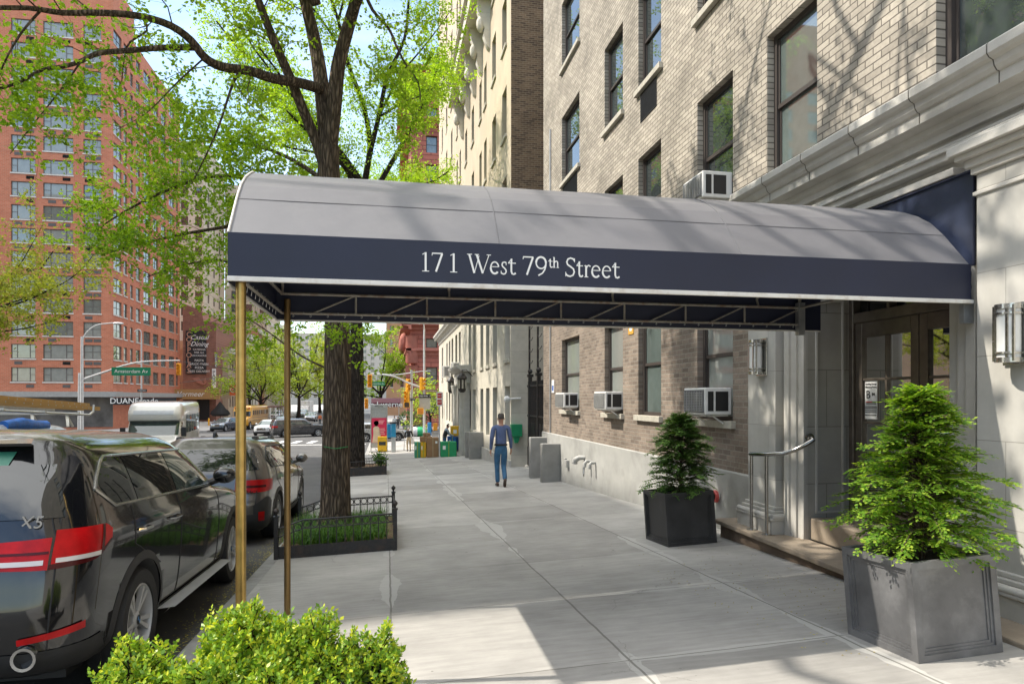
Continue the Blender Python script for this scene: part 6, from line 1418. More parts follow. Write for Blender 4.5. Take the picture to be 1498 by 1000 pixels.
# traffic at and beyond the crossing
P_white=paint('white_car_paint',(.62,.62,.61),.1); P_dark=paint('charcoal_car_paint',(.05,.052,.058),.4); P_blueg=paint('blue_grey_car_paint',(.13,.15,.18),.5); P_silver=paint('silver_car_paint',(.33,.34,.35),.6)
GT='cars at and beyond the crossing'
def gpos(px,Y): return (onY(px,Y),Y,zroad(Y)+.005)
car('dark charcoal full size utility vehicle crossing the avenue, right of the second brass post',gpos(437,72),rad(-68),BOXY,P_dark,(1,1,1),axle=(1.75,-1.55),wr=.41,group=GT,cat='car',name='moving_car',pitch=0,spokes=6,glassm=M_carglass_g)
car('white crossover facing the camera at the crossing, between the brass posts',gpos(392,76),rad(172),SUV,P_white,(.95,.98,.96),group=GT,name='moving_car',pitch=0,glassm=M_carglass_g)
car('dark blue grey crossover facing the camera, left of the first brass post',gpos(329,86),rad(166),SUV,P_blueg,(.95,.96,.97),group=GT,name='moving_car',pitch=0,glassm=M_carglass_g)
car('silver grey car half hidden behind the phone kiosk at the corner',gpos(556,63),rad(-82),SUV,P_silver,(1.05,1,1),group=GT,name='moving_car',pitch=0)
car('pale blue car just behind the white crossover',gpos(412,92),rad(175),WAGON,paint('pale_blue_paint',(.25,.36,.45),.3),(.95,1,1),axle=(1.40,-1.36),wr=.34,group=GT,name='moving_car',pitch=0,glassm=M_carglass_g)
car('silver car far down the street above the hood of the dark vehicle',gpos(455,118),rad(178),WAGON,P_silver,(1,1,1),axle=(1.40,-1.36),wr=.34,group=GT,name='moving_car',pitch=0,glassm=M_carglass_g)
car('teal tinted car far down the street behind the dark vehicle',gpos(442,140),rad(178),SUV,paint('teal_grey_paint',(.25,.33,.33),.3),(1,1,1),group=GT,name='moving_car',pitch=0,glassm=M_carglass_g)
car('white car parked far down the south side, behind the yellow bus',gpos(404,128),rad(178),SUV,P_white,(1,1,1),group=GT,name='moving_car',pitch=0,glassm=M_carglass_g)
# big vehicles
def boxy_body(rows,n=10): 
    B=Body(rows); return B
def van_wheels(t,ys,hw,r=.38,w=.25):
    for y in ys:
        for s_ in (1,-1): wheel(t,s_*(hw-.12),y,r,s_,6,w,double=False)
bt=thing('shuttle_bus','white shuttle minibus with tinted side windows facing the camera, left of centre','bus',(-12.25,40.2,zroad(40)),rad(187),0); bt.scale=(1.2,1.2,1.2)
B=Body([(.35,-3.4,3.05,1.0,.2,.3),(.5,-3.45,3.3,1.06,.2,.35),(.95,-3.45,3.35,1.08,.2,.4),(1.15,-3.45,3.25,1.08,.2,.4),(1.38,-3.45,2.75,1.08,.2,.35),(1.75,-3.45,2.5,1.08,.2,.3),(2.0,-3.45,2.34,1.08,.2,.3),(2.06,-3.45,2.55,1.08,.2,.3),(2.3,-3.45,2.6,1.08,.2,.35),(2.62,-3.44,2.4,1.07,.2,.4),(2.8,-3.4,2.1,1.0,.2,.4),(2.86,-3.2,1.7,.85,.2,.3)])
b_=cut_arches(B.mesh(34).build('body',[paint('bus_white',(.66,.65,.61),0,.35),M_arch],bt,local=True),(2.1,-2.1),.46,1.08,.39)
m=MB(); B.end(m,0,1.0,lambda p:1.42,lambda p:2.02,.012,12,6,True); m.build('windscreen',M_carglass_g,bt,local=True,fix=False)
m=MB(); B.end(m,0,.78,lambda p:2.3,lambda p:2.48,.012,10,2,True); m.build('destination_panel',mat('panel_grey_white',(.5,.52,.54),.3),bt,local=True,fix=False)
for k in range(6):
    y=1.15-k*.74
    for s_ in (1,-1): m=MB(); B.side(m,y-.62,y,lambda y:1.45,lambda y:2.25,.006,6,4,(s_,)); m.build('side_window',M_carglass_g,bt,local=True,fix=False)
for s_ in (1,-1):
    m=MB(); B.side(m,1.75,2.3,lambda y:1.35,lambda y:1.95,.006,6,4,(s_,)); m.build('cab_window',M_carglass_g,bt,local=True,fix=False)
    m=MB(); m.box(s_*1.18-.1,s_*1.18+.1,2.45,2.55,1.35,1.75); m.tube([(s_*1.05,2.4,1.5),(s_*1.2,2.5,1.5)],.02,6); m.build('mirror',M_black,bt,local=True,bevel=.03)
    m=MB(); B.end(m,.62,1.0,lambda p:.85,lambda p:1.02,.01,6,3,True,(s_,)); m.build('headlight',M_head,bt,local=True,fix=False)
m=MB(); B.end(m,0,.5,lambda p:.72,lambda p:1.05,.012,6,3,True); m.build('grille',M_black,bt,local=True,fix=False)
van_wheels(bt,(2.1,-2.1),1.08)
sb=thing('school_bus','yellow school bus facing the camera beyond the crossing, behind the first brass post','bus',(onY(350,88)+.2,93.5,zroad(90)),rad(176),0)
B=Body([(.45,-5.5,5.0,1.0,.2,.3),(.6,-5.5,5.3,1.15,.2,.35),(1.2,-5.5,5.35,1.18,.2,.4),(1.5,-5.5,5.1,1.18,.2,.4),(1.58,-5.5,3.75,1.2,.2,.25),(2.3,-5.5,3.6,1.2,.2,.25),(2.75,-5.48,3.5,1.18,.2,.3),(2.95,-5.4,3.3,1.05,.2,.3),(3.05,-5.2,3.0,.8,.2,.3)])
cut_arches(B.mesh(34).build('body',[paint('bus_yellow',(.68,.33,.015),0,.35),M_arch],sb,local=True),(4.1,-3.0),.56,1.18,.5)
m=MB(); B.end(m,0,1.05,lambda p:1.66,lambda p:2.3,.012,10,5,True); m.build('windscreen',M_carglass,sb,local=True,fix=False)
for k in range(9):
    y=3.0-k*.92
    for s_ in (1,-1): m=MB(); B.side(m,y-.78,y,lambda y:1.85,lambda y:2.42,.006,5,3,(s_,)); m.build('side_window',M_carglass_g,sb,local=True,fix=False)
m=MB()
for z in (1.1,1.45,1.72): B.side(m,-5.2,3.3,lambda y:z,lambda y:z+.05,.012,10,1)
m.build('rub_rail',M_black,sb,local=True,fix=False)
m=MB(); text(m,'SCHOOL BUS',.3,facing((0,3.56,2.62),(0,1,0)),.01); m.build('lettering',M_black,sb,local=True)
for s_ in (1,-1):
    m=MB(); B.end(m,.65,.95,lambda p:.95,lambda p:1.15,.01,5,3,True,(s_,)); m.build('headlight',M_head,sb,local=True,fix=False)
    m=MB(); m.sphere((s_*.85,3.55,2.72),(.1,.08,.1),8); m.build('flasher',M_red,sb,local=True)
m=MB(); B.end(m,0,.55,lambda p:.85,lambda p:1.3,.012,6,3,True); m.build('grille',M_black,sb,local=True,fix=False)
van_wheels(sb,(4.1,-3.0),1.15,.5,.3)
bx=thing('box_truck','white box truck far down the street, above the dark vehicle crossing','truck',gpos(447,150),rad(178),0)
m=MB(); m.box(-1.2,1.2,-3.5,2.2,.8,3.4); m.build('cargo_box',M_white,bx,local=True,bevel=.05)
m=MB(); m.prism([(2.3,.5),(4.3,.5),(4.3,1.4),(3.7,1.5),(3.2,2.3),(2.3,2.4)],'yz',-1.05,1.05); m.build('cab',M_white,bx,local=True,bevel=.05)
m=MB(); m.add([(-.9,3.66,1.55),(.9,3.66,1.55),(.85,3.24,2.2),(-.85,3.24,2.2)],[(0,1,2,3)]); m.build('windscreen',M_carglass,bx,local=True)
van_wheels(bx,(3.4,-2.4),1.05,.45)
# white work van with a ladder rack, in the lane beyond the near car
vx=-7.35; vv=thing('work_van','white work van with a steel ladder rack, in the lane beyond the black car','van',(vx,14.6,zroad(14.6)),0,SLOPE)
B=Body([(.3,-2.7,2.6,.85,.2,.3),(.45,-2.8,2.78,.97,.2,.4),(.9,-2.8,2.8,1.0,.2,.45),(1.05,-2.8,2.62,1.0,.2,.5),(1.15,-2.8,2.0,1.0,.2,.4),(1.25,-2.79,1.7,.99,.2,.35),(1.6,-2.74,1.15,.92,.2,.3),(1.78,-2.68,.9,.86,.2,.3),(1.88,-2.6,.6,.76,.2,.3),(1.91,-2.4,.3,.6,.2,.2)])
cut_arches(B.mesh(28).build('body',[paint('van_white',(.60,.60,.57),0,.35),M_arch],vv,local=True),(1.75,-1.7),.42,1.0,.38)
for s_ in (1,-1):
    m=MB(); B.side(m,.35,1.4,lambda y:1.27,lambda y:min(1.72,1.3+(1.55-y)*.75),.006,10,4,(s_,)); m.build('cab_window',M_carglass,vv,local=True,fix=False)
    m=MB(); B.side(m,-2.3,-.9,lambda y:1.3,lambda y:1.7,.006,8,3,(s_,)); m.build('side_window',M_carglass,vv,local=True,fix=False)
m=MB(); B.end(m,0,.8,lambda p:1.25,lambda p:1.75,.008,10,5,True); m.build('windscreen',M_carglass,vv,local=True,fix=False)
van_wheels(vv,(1.75,-1.7),1.0,.37)
rk=MB()
for y in (-2.1,-.7,.7):
    for s_ in (1,-1): rk.bar((s_*.78,y,1.86),(s_*.7,y+.12,2.12),.05,.03); rk.bar((s_*.78,y+.22,1.86),(s_*.7,y+.1,2.12),.05,.03)
    rk.bar((-.95,y+.1,2.14),(.95,y+.1,2.14),.05)
for s_ in (1,-1): rk.tube([(s_*.9,-2.5,2.12),(s_*.9,1.4,2.12),(s_*.9,1.6,2.2),(s_*.9,1.62,2.35)],.025,8)
rk.build('ladder_rack',mat('rack_aluminium',(.55,.54,.5),.4,.6),vv,local=True)
def ladder(label,ox,oz,L_,dy,w=.34,orange=True):
    t=thing('ladder',label,'ladder',(vx,15.0,zroad(15.0)+.06),0,SLOPE,group='ladders on the rack'); m=MB(); 
    for x in (ox-w/2,ox+w/2): m.box(x-.02,x+.02,dy-L_/2,dy+L_/2,oz,oz+.085)
    m.build('rail',mat('fibreglass_amber',(.42,.235,.06),.5,var=.15,scale=3) if orange else M_galv,t,local=True)
    k=dy-L_/2+.2
    while k<dy+L_/2: m=MB(); m.tube([(ox-w/2-.022,k,oz+.045),(ox+w/2+.022,k,oz+.045)],.017,6); k+=.3; m.build('rung',M_galv,t,local=True)
    m=MB()
    for x in (ox-w/2,ox+w/2): m.box(x-.035,x+.035,dy-L_/2-.08,dy-L_/2+.09,oz-.015,oz+.10)
    m.build('rubber_foot',M_black,t,local=True,bevel=.015)
ladder('amber fibreglass ladder on the van rack, lower one nearest the camera',.60,2.18,4.4,-.35); ladder('amber fibreglass ladder on the van rack, upper one with rung dimples',.12,2.29,4.9,.05); ladder('aluminium ladder at the far side of the van rack',-.5,2.18,4.6,-.1,orange=False)
t=thing('tarpaulin','rolled bright blue tarpaulin lying on the van roof','tarpaulin',(vx+.6,13.5,zroad(13.5)),0,SLOPE); m=MB(); m.tube([(.16,-.55,1.86),(.17,0,1.9),(.15,.5,1.87),(.14,.95,1.88)],[.09,.12,.11,.10],10); m.build('roll',mat('tarp_blue',(.012,.13,.5),.4,var=.3,scale=8,bump=.6,bscale=14),t,local=True)
car('white and red car beyond the work van at the left edge',(-11.6,16.0,zroad(16)),0,SUV,paint('white_red_paint',(.55,.53,.5),.1),(1,1,1),group=GT,name='moving_car')
t=thing('traffic_cone','orange traffic cone riding on the van rack at the left edge','cone',(vx,14,zroad(14)),0,SLOPE); m=MB(); m.lathe([(.16,0),(.15,.03),(.11,.05),(.05,.35),(.03,.36)],14,Matrix.Translation((-.75,-1.9,2.16))@Matrix.Rotation(rad(70),4,'X')); m.build('cone',mat('cone_orange',(.75,.13,.02),.5),t,local=True)
# ------------------------------------------------------------------ street furniture
def curve_pts(pts,n=5): return smooth_path(pts,n)
def signal(label,loc,rz,lit=2,name='traffic_light'):
    t=thing(name,label,'traffic light',loc,rz,0,'yellow traffic lights'); m=MB(); m.box(-.17,.17,-.1,.12,-.5,.5); m.build('housing',M_yellow,t,local=True,bevel=.03)
    for k in range(3):
        z=.32-.32*k; m=MB(); m.lathe([(.13,0),(.135,.16),(.128,.16),(.12,.02)],14,Matrix.Translation((0,-.1,z))@Matrix.Rotation(PI/2,4,'X')); o=m.build('visor',M_yellow,t,local=True)
        m=MB(); m.lathe([(.001,.03),(.115,.02)],14,Matrix.Translation((0,-.09,z))@Matrix.Rotation(PI/2,4,'X')); m.build('lens',emis('signal_green_lit',(.1,1,.45),2.5) if k==lit==2 and 'signal_green_lit' not in MATS else MATS.get('signal_green_lit') if k==lit else mat(('lens_red','lens_amber','lens_green')[k],((.2,.01,.01),(.3,.12,.01),(.02,.15,.06))[k],.3),o,local=True)
    return t
def street_sign(label,loc,n,w,h,s,size,m_,cat='street sign',name='street_sign',tm=None):
    M=facing(loc,n); t=MB(); t.obox(M,w,h,.03); o=t.build(name,m_,loc=tuple(loc)); tag(o,label,cat)
    if s:
        q=MB(); text(q,s,size,M@Matrix.Translation((0,0,.018)),.002); q.build('lettering',tm or M_signwhite,o)
    return o
def pole(label,x,y,zb,zt,r,m_,arms=(),name='street_lamp',cat='street lamp',head=None):
    t=thing(name,label,cat,(x,y,zb)); m=MB(); m.lathe([(r*1.9,0),(r*1.9,.5),(r*1.3,.55),(r,1.2),(r*.7,zt-zb)],14,Matrix.Translation((x,y,zb))); m.build('pole',m_,t)
    for pts,a,b in arms: m=MB(); m.tube(curve_pts(pts),polyr(curve_pts(pts),a,b),8); m.build('arm',m_,t)
    if head: 
        m=MB(); m.sphere(head,(.42,.16,.11),10); m.build('lamp_head',m_,t)
    return t
Y=60; zb=zroad(Y)
px_=lambda a,b,Y=Y: tuple(at(a,b,Y))
pole('tall silver street lamp with curved arm, at the left corner of the crossing',px_(120,500)[0],Y,zb,px_(120,492)[2],.13,M_silver,[([px_(120,505),px_(124,490),px_(140,476),px_(168,472)],.07,.045)],head=px_(173,473))
t=pole('silver traffic mast with long arm holding the green street sign, beside the tall lamp',px_(118,500)[0]-.25,Y+.4,zb,px_(118,545)[2],.14,M_silver,[([px_(118,556,Y+.4),px_(150,545,Y+.4),px_(200,530,Y+.4),px_(263,527,Y+.4)],.10,.05)],name='signal_mast',cat='signal mast')
street_sign('green overhead street sign on the left traffic mast',Vector(px_(192,543,Y+.2)),(0,-1,0),3.0,.68,'Amsterdam Av',.42,M_signgreen)
signal('yellow traffic light showing green at the end of the left mast arm',px_(261.5,540,Y+.3),0,2)
signal('yellow traffic light low on the slim pole beside the red tower',px_(200,615,80),rad(40),0)
pole('slim grey street lamp in front of the red tower',px_(207,500,82)[0],82,zroad(82),px_(207,490,82)[2],.10,M_galv,[([px_(207,492,82),px_(206,484,82),px_(201,482,82),px_(197,485,82)],.05,.04)])
street_sign('small black and white one way sign on the slim grey lamp pole',Vector(px_(208,571,81.7)),(0,-1,0),1.0,.32,'ONE WAY',.16,M_signblack)
# right hand corner
Y=55; zb=zroad(Y)
t=pole('grey traffic pole with mast arms at the right corner, before the red hotel',px_(602,500,Y)[0],Y,zb,px_(602,541,Y)[2],.13,M_galv,[([px_(602,545,Y),px_(575,548,Y),px_(545,545,Y)],.05,.03),([px_(602,545,Y),px_(615,543,Y),px_(630,542,Y)],.04,.03)],name='signal_mast',cat='signal mast')
t=pole('tall silver street lamp with curved mast arm at the right corner',px_(620.5,500,Y-2)[0],Y-2,zb,px_(620,480,Y-2)[2],.10,M_silver,[([px_(620.5,482,Y-2),px_(620,475,Y-2),px_(617,472,Y-2),px_(613,474,Y-2)],.05,.04),([px_(620.5,568,Y-2),px_(598,560,Y-2),px_(575,550,Y-2),px_(542,546,Y-2)],.09,.045)])
for lab,p,r_,l in (('yellow traffic light hanging left of the right corner poles, beside the second trunk',(541,557,Y-2.2),0,0),('yellow traffic light on the grey pole, topmost of the stack there',(597,563,Y-.3),rad(20),0),('yellow traffic light on the grey pole, lower one below the topmost',(595.5,580,Y-.3),rad(-40),0),('yellow traffic light on the silver lamp pole',(617,561,Y-2.3),rad(60),0),('yellow traffic light low behind the second trunk',(536,590,Y+12),0,0)): signal(lab,px_(*p),r_,l)
street_sign('green street sign beside the yellow traffic light right of the second trunk',Vector(px_(552,561,Y-2.1)),(0,-1,0),1.15,.3,'Amsterdam Av',.17,M_signgreen)
street_sign('brown street sign on the silver lamp pole',Vector(px_(631,571.5,Y-2.1)),(0,-1,0),.95,.2,'AMSTERDAM AV',.12,mat('sign_brown',(.14,.055,.03),.5))
street_sign('black one way sign with white arrow on the silver lamp pole',Vector(px_(621,579,Y-2.25)),(0,-1,0),.95,.3,'ONE WAY  >',.16,M_signblack)
street_sign('blank grey sign back below the one way sign',Vector(px_(621.5,590,Y-2.2)),(0,-1,0),.85,.9,'',.1,mat('sign_back',(.40,.38,.34),.5,.3))
street_sign('small one way sign on the grey traffic pole',Vector(px_(602,584,Y-.3)),(0,-1,0),.6,.22,'ONE WAY',.11,M_signblack)
t=thing('pedestrian_signal','orange pedestrian signal box on the silver lamp pole','pedestrian signal',px_(615,601,Y-2.3)); m=MB(); m.box(-.24,.24,-.15,.15,-.24,.24); m.build('housing',M_yellow,t,local=True,bevel=.03); m=MB(); m.box(-.19,.19,-.17,-.152,-.19,.19); m.build('screen',mat('signal_screen',(.55,.20,.02),.5),t,local=True)
t=thing('pedestrian_signal','orange pedestrian signal low on the grey traffic pole','pedestrian signal',px_(595,592,Y-.3)); m=MB(); m.box(-.24,.24,-.15,.15,-.24,.24); m.build('housing',M_yellow,t,local=True,bevel=.03); m=MB(); m.box(-.19,.19,-.17,-.152,-.19,.19); m.build('screen',mat('signal_screen_dark',(.05,.03,.02),.5),t,local=True)
# parking regulation sign
Y=37; x=px_(643,600,Y)[0]; t=thing('parking_regulation_sign','white sign with two red panels on a white post beside the delivery boxes','street sign',(x,Y,zwalk(x,Y))); m=MB(); m.tube([(x,Y,zwalk(x,Y)-.05),(x,Y,px_(643,572,Y)[2])],.04,8); m.build('post',M_white,t)
m=MB(); c=Vector(px_(643,583.5,Y-.06)); m.obox(facing(c,(0,-1,0)),.33,.78,.012); o=m.build('plate',M_signwhite,t)
for dz,s in ((.19,'NO'),(-.17,'NO')):
    m=MB(); m.obox(facing(c+Vector((0,-.009,dz)),(0,-1,0)),.24,.28,.006); q=m.build('red_panel',mat('sign_red',(.62,.04,.05),.5),o)
    m=MB(); text(m,s,.13,facing(c+Vector((0,-.014,dz)),(0,-1,0))); m.build('lettering',M_signwhite,q)
# phone kiosk with poster, newspaper box, charging post
Y=48; gz=zwalk(0,Y); x0,x1=px_(542,600,Y)[0],px_(567,600,Y)[0]; zt=px_(550,597,Y)[2]
k=thing('phone_kiosk','grey phone kiosk with a pink and red poster of a woman in white','kiosk',((x0+x1)/2,Y,gz)); m=MB()
m.box(x0,x0+.05,Y-.04,Y+.9,gz,zt); m.box(x1-.05,x1,Y-.04,Y+.9,gz,zt); m.box(x0,x1,Y-.06,Y+.92,zt,zt+.28); m.box(x0+.05,x1-.05,Y,Y+.06,gz+.25,zt); m.build('frame',M_galv,k,bevel=.01)
pz0,pz1=px_(550,647,Y)[2],px_(550,611,Y)[2]; m=MB(); m.box(x0+.07,x1-.07,Y-.03,Y-.002,pz0,pz1); po=m.build('poster',mat('poster_pink',(.62,.03,.10),.4,var=.1,scale=1),k)
cx=x0+.40; m=MB()
m.prism([(cx-.28,pz0+.02),(cx+.26,pz0+.02),(cx+.30,pz0+.55),(cx+.20,pz0+1.05),(cx+.08,pz0+1.16),(cx-.08,pz0+1.16),(cx-.22,pz0+1.02),(cx-.2,pz0+.6)],'xz',Y-.036,Y-.031); m.build('figure_dress',mat('poster_cream',(.68,.58,.45),.5),po)
m=MB(); m.lathe([(.001,0),(.12,0)],14,Matrix.Translation((cx,Y-.037,pz0+1.30))@Matrix.Diagonal((1,1,1.25,1))@Matrix.Rotation(PI/2,4,'X')); m.build('figure_face',mat('poster_skin',(.35,.17,.09),.5),po)
m=MB(); m.lathe([(.001,0),(.17,0)],14,Matrix.Translation((cx,Y-.034,pz0+1.38))@Matrix.Rotation(PI/2,4,'X')); m.build('figure_hair',mat('poster_hair',(.09,.04,.025),.6),po)
m=MB()
for i,wd in enumerate((.42,.34,.3)): m.box(x1-.62,x1-.62+wd,Y-.036,Y-.031,pz1-.22-i*.1,pz1-.17-i*.1)
for i,wd in enumerate((.4,.44,.36,.4)): m.box(x1-.60,x1-.60+wd,Y-.036,Y-.031,pz0+.95-i*.12,pz0+1.0-i*.12)
m.build('poster_text',mat('poster_text_pink',(.85,.45,.48),.5),po)
m=MB(); text(m,'PHONE',.17,facing(((x0+x1)/2,Y-.065,zt+.14),(0,-1,0))); m.build('lettering',M_signblack,k)
def box_thing(name,label,cat,x0,x1,y0,y1,z0,z1,m_,bev=.015,grp=None):
    m=MB(); m.box(x0,x1,y0,y1,z0,z1); return tag(m.build(name,m_,loc=((x0+x1)/2,(y0+y1)/2,z0),bevel=bev),label,cat,grp)
xa,xb=px_(552.5,650,Y-1)[0],px_(566,650,Y-1)[0]; gz=zwalk(xa,Y-1); o=box_thing('newspaper_box','bright yellow newspaper box standing before the phone kiosk','newspaper box',xa,xb,Y-1,Y-.55,gz+.08,px_(560,638.5,Y-1)[2],mat('box_yellow',(.72,.42,.01),.45)); m=MB(); m.box(xa+.08,xb-.08,Y-1.012,Y-1.001,gz+.5,gz+.75); m.build('window',M_carglass,o); m=MB(); m.box(xa+.05,xb-.05,Y-.95,Y-.6,gz,gz+.08); m.build('foot',M_black,o)
xa,xb=px_(572.5,650,46)[0],px_(579,650,46)[0]; gz=zwalk(xa,46); k=thing('charging_post','grey and blue street information post right of the phone kiosk','post',((xa+xb)/2,46,gz)); m=MB(); m.box(xa,xb,46,46.25,gz,px_(575,639,46)[2]); m.build('plinth',M_galv,k,bevel=.02); m=MB(); m.box(xa-.02,xb+.01,45.98,46.27,px_(575,639,46)[2],px_(575,619.5,46)[2]); m.build('panel',mat('post_blue',(.02,.24,.45),.35,var=.2,scale=3),k,bevel=.02); m=MB(); m.box(xa-.28,xa-.03,46.2,46.4,px_(575,640,46)[2],px_(575,620,46)[2]); m.build('side_panel',MATS['post_blue'],k,bevel=.02); m=MB(); m.box(xa-.1,xb+.1,45.95,46.35,px_(575,619,46)[2],px_(575,617,46)[2]); m.build('cap',M_black,k)
# across the avenue
t=thing('alarm_post','red fire alarm post on the far corner, right of the white minibus','alarm post',(onY(288,86),86,ZF)); m=MB(); m.lathe([(.28,0),(.25,.12),(.15,.2),(.13,1.1),(.22,1.2),(.24,1.75),(.1,1.95),(.03,2.15)],12,None); m.build('post',mat('alarm_red',(.50,.012,.012),.4),t,local=True)
m=MB(); m.box(-.14,.14,-.26,-.2,1.3,1.65); m.build('door',mat('alarm_red_dark',(.3,.01,.01),.4),t,local=True)
t=thing('bollard','yellow steel bollard by the restaurant wall','bollard',(onY(305.5,100),100,ZF)); m=MB(); m.lathe([(.12,0),(.12,.95),(.06,1.02),(.001,1.04)],10,None); m.build('tube',M_yellow,t,local=True)
t=thing('dining_shed','long brown timber dining shed along the far kerb, right of the school bus','shed',(onY(392,100),104,zroad(100))); m=MB(); x0,x1=onY(379,98),onY(404,98); zt=at(390,594,98).z; gz=zroad(98); m.box(x0,x1,98,112,zt-.2,zt); m.box(x0,x1,98,112,gz,gz+.95)
m.build('walls',mat('shed_brown',(.18,.10,.08),.8,var=.2),t); m=MB()
for i in range(4):
    for y in (98.05,105,111.9): m.box(x0+(x1-x0-.12)*i/3,x0+(x1-x0-.12)*i/3+.12,y-.04,y+.04,gz+.95,zt-.2)
m.build('posts',M_white,t)
t=thing('cafe_umbrella','black folded cafe umbrella outside the restaurant','umbrella',(onY(322,104),104,ZF)); m=MB(); m.lathe([(.03,0),(.03,1.2),(.55,1.2),(.8,1.5),(.7,1.9),(.45,2.3),(.05,3.3)],9,Matrix.Diagonal((1.8,1,1,1))); m.build('canopy',mat('umbrella_black',(.015,.015,.016),.7,bump=.5,bscale=6),t,local=True)
for lab,px,r in (('clipped round shrub in a grey pot, left of the pair before the red hotel',595,.95),('clipped round shrub in a grey pot, right of the pair before the red hotel',612,1.05)):
    Y=82; x=onY(px,Y); zc=at(px,612,Y).z; t=thing('topiary',lab,'shrub',(x,Y,ZF),group='clipped shrubs before the hotel'); m=MB(); m.lathe([(.4,0),(.55,zc-r*.8-ZF)],10,Matrix.Translation((x,Y,ZF))); m.build('pot',M_walk2,t); lf=MB(); q=random.Random(px)
    for i in range(900):
        d=Vector((q.gauss(0,1),q.gauss(0,1),q.gauss(0,1))).normalized(); leafquad(lf,Vector((x,Y,zc))+d*r*q.uniform(.75,1.03),.16,q)
    lf.build('foliage',M_leaf_cypd,t,fix=False)
for lab,px,py,s,c in (('bright green rubbish bag on the far corner',614,625,.75,(.02,.35,.13)),('white rubbish bag on the far corner',607,624,.7,(.6,.6,.6))):
    Y=70; m=MB(); p=at(px,py,Y); m.sphere((p.x,Y,zroad(Y)+.45),(s,.5,.55),10); tag(m.build('rubbish_bag',mat('bag_'+str(px),c,.4,bump=.6,bscale=9),loc=(p.x,Y,zroad(Y))),lab,'rubbish bag')
box_thing('street_bin','blue recycling bin on the far corner, right of the lamp pole','bin',onY(626,72),onY(631,72),72,72.5,zroad(72),zroad(72)+1.35,mat('bin_blue',(.03,.25,.5),.5))
box_thing('crate_cart','orange crate on the far corner before the hotel shrubs','crate',onY(634,74),onY(640,74),74,74.6,zroad(74)+.4,zroad(74)+1.2,mat('crate_orange',(.7,.28,.02),.5))
# delivery totes and cartons on the pavement
def tote(label,pxa,pxb,pyt,pyb,Y,dep,m_,strap=True,name='delivery_tote',cat='tote',grp='delivery totes and cartons',rest=None):
    a,b=onY(pxa,Y),onY(pxb,Y); zt=at(pxa,pyt,Y).z; zb=zwalk(a,Y) if rest is None else rest
    t=thing(name,label,cat,((a+b)/2,Y+dep/2,zb),group=grp); m=MB(); m.box(a,b,Y,Y+dep,zb+.002,zt); m.build('case',m_,t,bevel=.03)
    if strap:
        q=MB(); w=(b-a)
        for s in (.5,): q.box(a+w*s-.016,a+w*s+.016,Y-.006,Y+dep+.006,zb+.01,zt+.006)
        q.box(b+.003,b+.01,Y+.1,Y+.2,zb+.05,zt-.05); q.build('strap',mat('strap_lime',(.30,.38,.04),.6),t)
        q=MB(); q.box(a+w*.12,a+w*.3,Y-.009,Y-.003,zt-.4,zt-.2); q.build('label_patch',M_signwhite,t)
    else:
        q=MB(); q.box(a+(b-a)*.5-.03,a+(b-a)*.5+.03,Y-.004,Y+dep+.004,zb+.02,zt+.004); q.build('tape',mat('parcel_tape',(.36,.25,.14),.4),t)
        q=MB(); q.box(b-(b-a)*.3,b-(b-a)*.12,Y-.005,Y-.001,zt-.3,zt-.18); q.build('label_patch',M_signwhite,t)
    return zt
M_card=mat('cardboard',(.30,.175,.09),.85,var=.1,scale=4); M_tg=mat('tote_green',(.012,.27,.10),.6,var=.15); M_ty=mat('tote_yellow',(.70,.40,.015),.6,var=.12); M_tb=mat('tote_blue',(.015,.13,.42),.6,var=.15)
M_tg2=mat('tote_sea_green',(.05,.27,.15),.6,var=.15)
tote('large bright green tote with lime straps, nearest in front of the blue ones',645,668,646,664,34.5,.55,M_tg)
tote('big brown cardboard carton left of the white sign post',624.5,642,640,664,35,.6,M_card,False,'carton','carton')
zt=tote('sea green tote at the left end of the delivery pile',606.5,615,646.5,663,35.2,.5,M_tg2)
tote('narrow yellow tote between the sea green one and the big carton',615.4,623.6,646.5,663,35.2,.5,M_ty)
tote('small brown carton lying on top of the yellow tote',614.5,632,638.5,646.3,35.25,.4,M_card,False,'carton','carton',rest=zt+.005)
tote('smallest brown carton, topmost of the delivery pile',619,630,633,638.3,35.3,.3,M_card,False,'carton','carton',rest=at(620,638.3,35.25).z)
Y=36.2; ct=thing('hand_cart','black wheeled delivery cart loaded with blue and yellow totes','cart',(onY(672,Y),Y,zwalk(3.4,Y))); a,b=onY(656,Y),onY(689,Y); gz=zwalk(a,Y); m=MB(); m.box(a,b,Y-.05,Y+.75,gz+.22,gz+.28); m.tube([(b,Y,gz+.28),(b,Y,gz+1.25),(b,Y+.7,gz+1.25),(b,Y+.7,gz+.28)],.02,6); m.build('deck',M_black,ct)
for x in (a+.12,b-.12):
    for y in (Y,Y+.65): m=MB(); m.lathe([(.10,-.03),(.10,.03)],14,Matrix.Translation((x,y,gz+.102))@Matrix.Rotation(PI/2,4,'X')); m.build('wheel',M_tyre,ct)
zt=tote('blue tote on the cart, left one of the lower layer',655.5,668,638,655,Y,.6,M_tb,rest=gz+.283)
tote('blue and black tote on the cart, right one of the lower layer',668.5,688,639,655,Y,.6,mat('tote_navy',(.012,.05,.16),.6,var=.15),rest=gz+.283)
tote('yellow tote on the cart, topmost above the blue ones',660,687,623,638.0,Y+.02,.56,M_ty,rest=max(zt,at(670,639,Y).z)+.008)
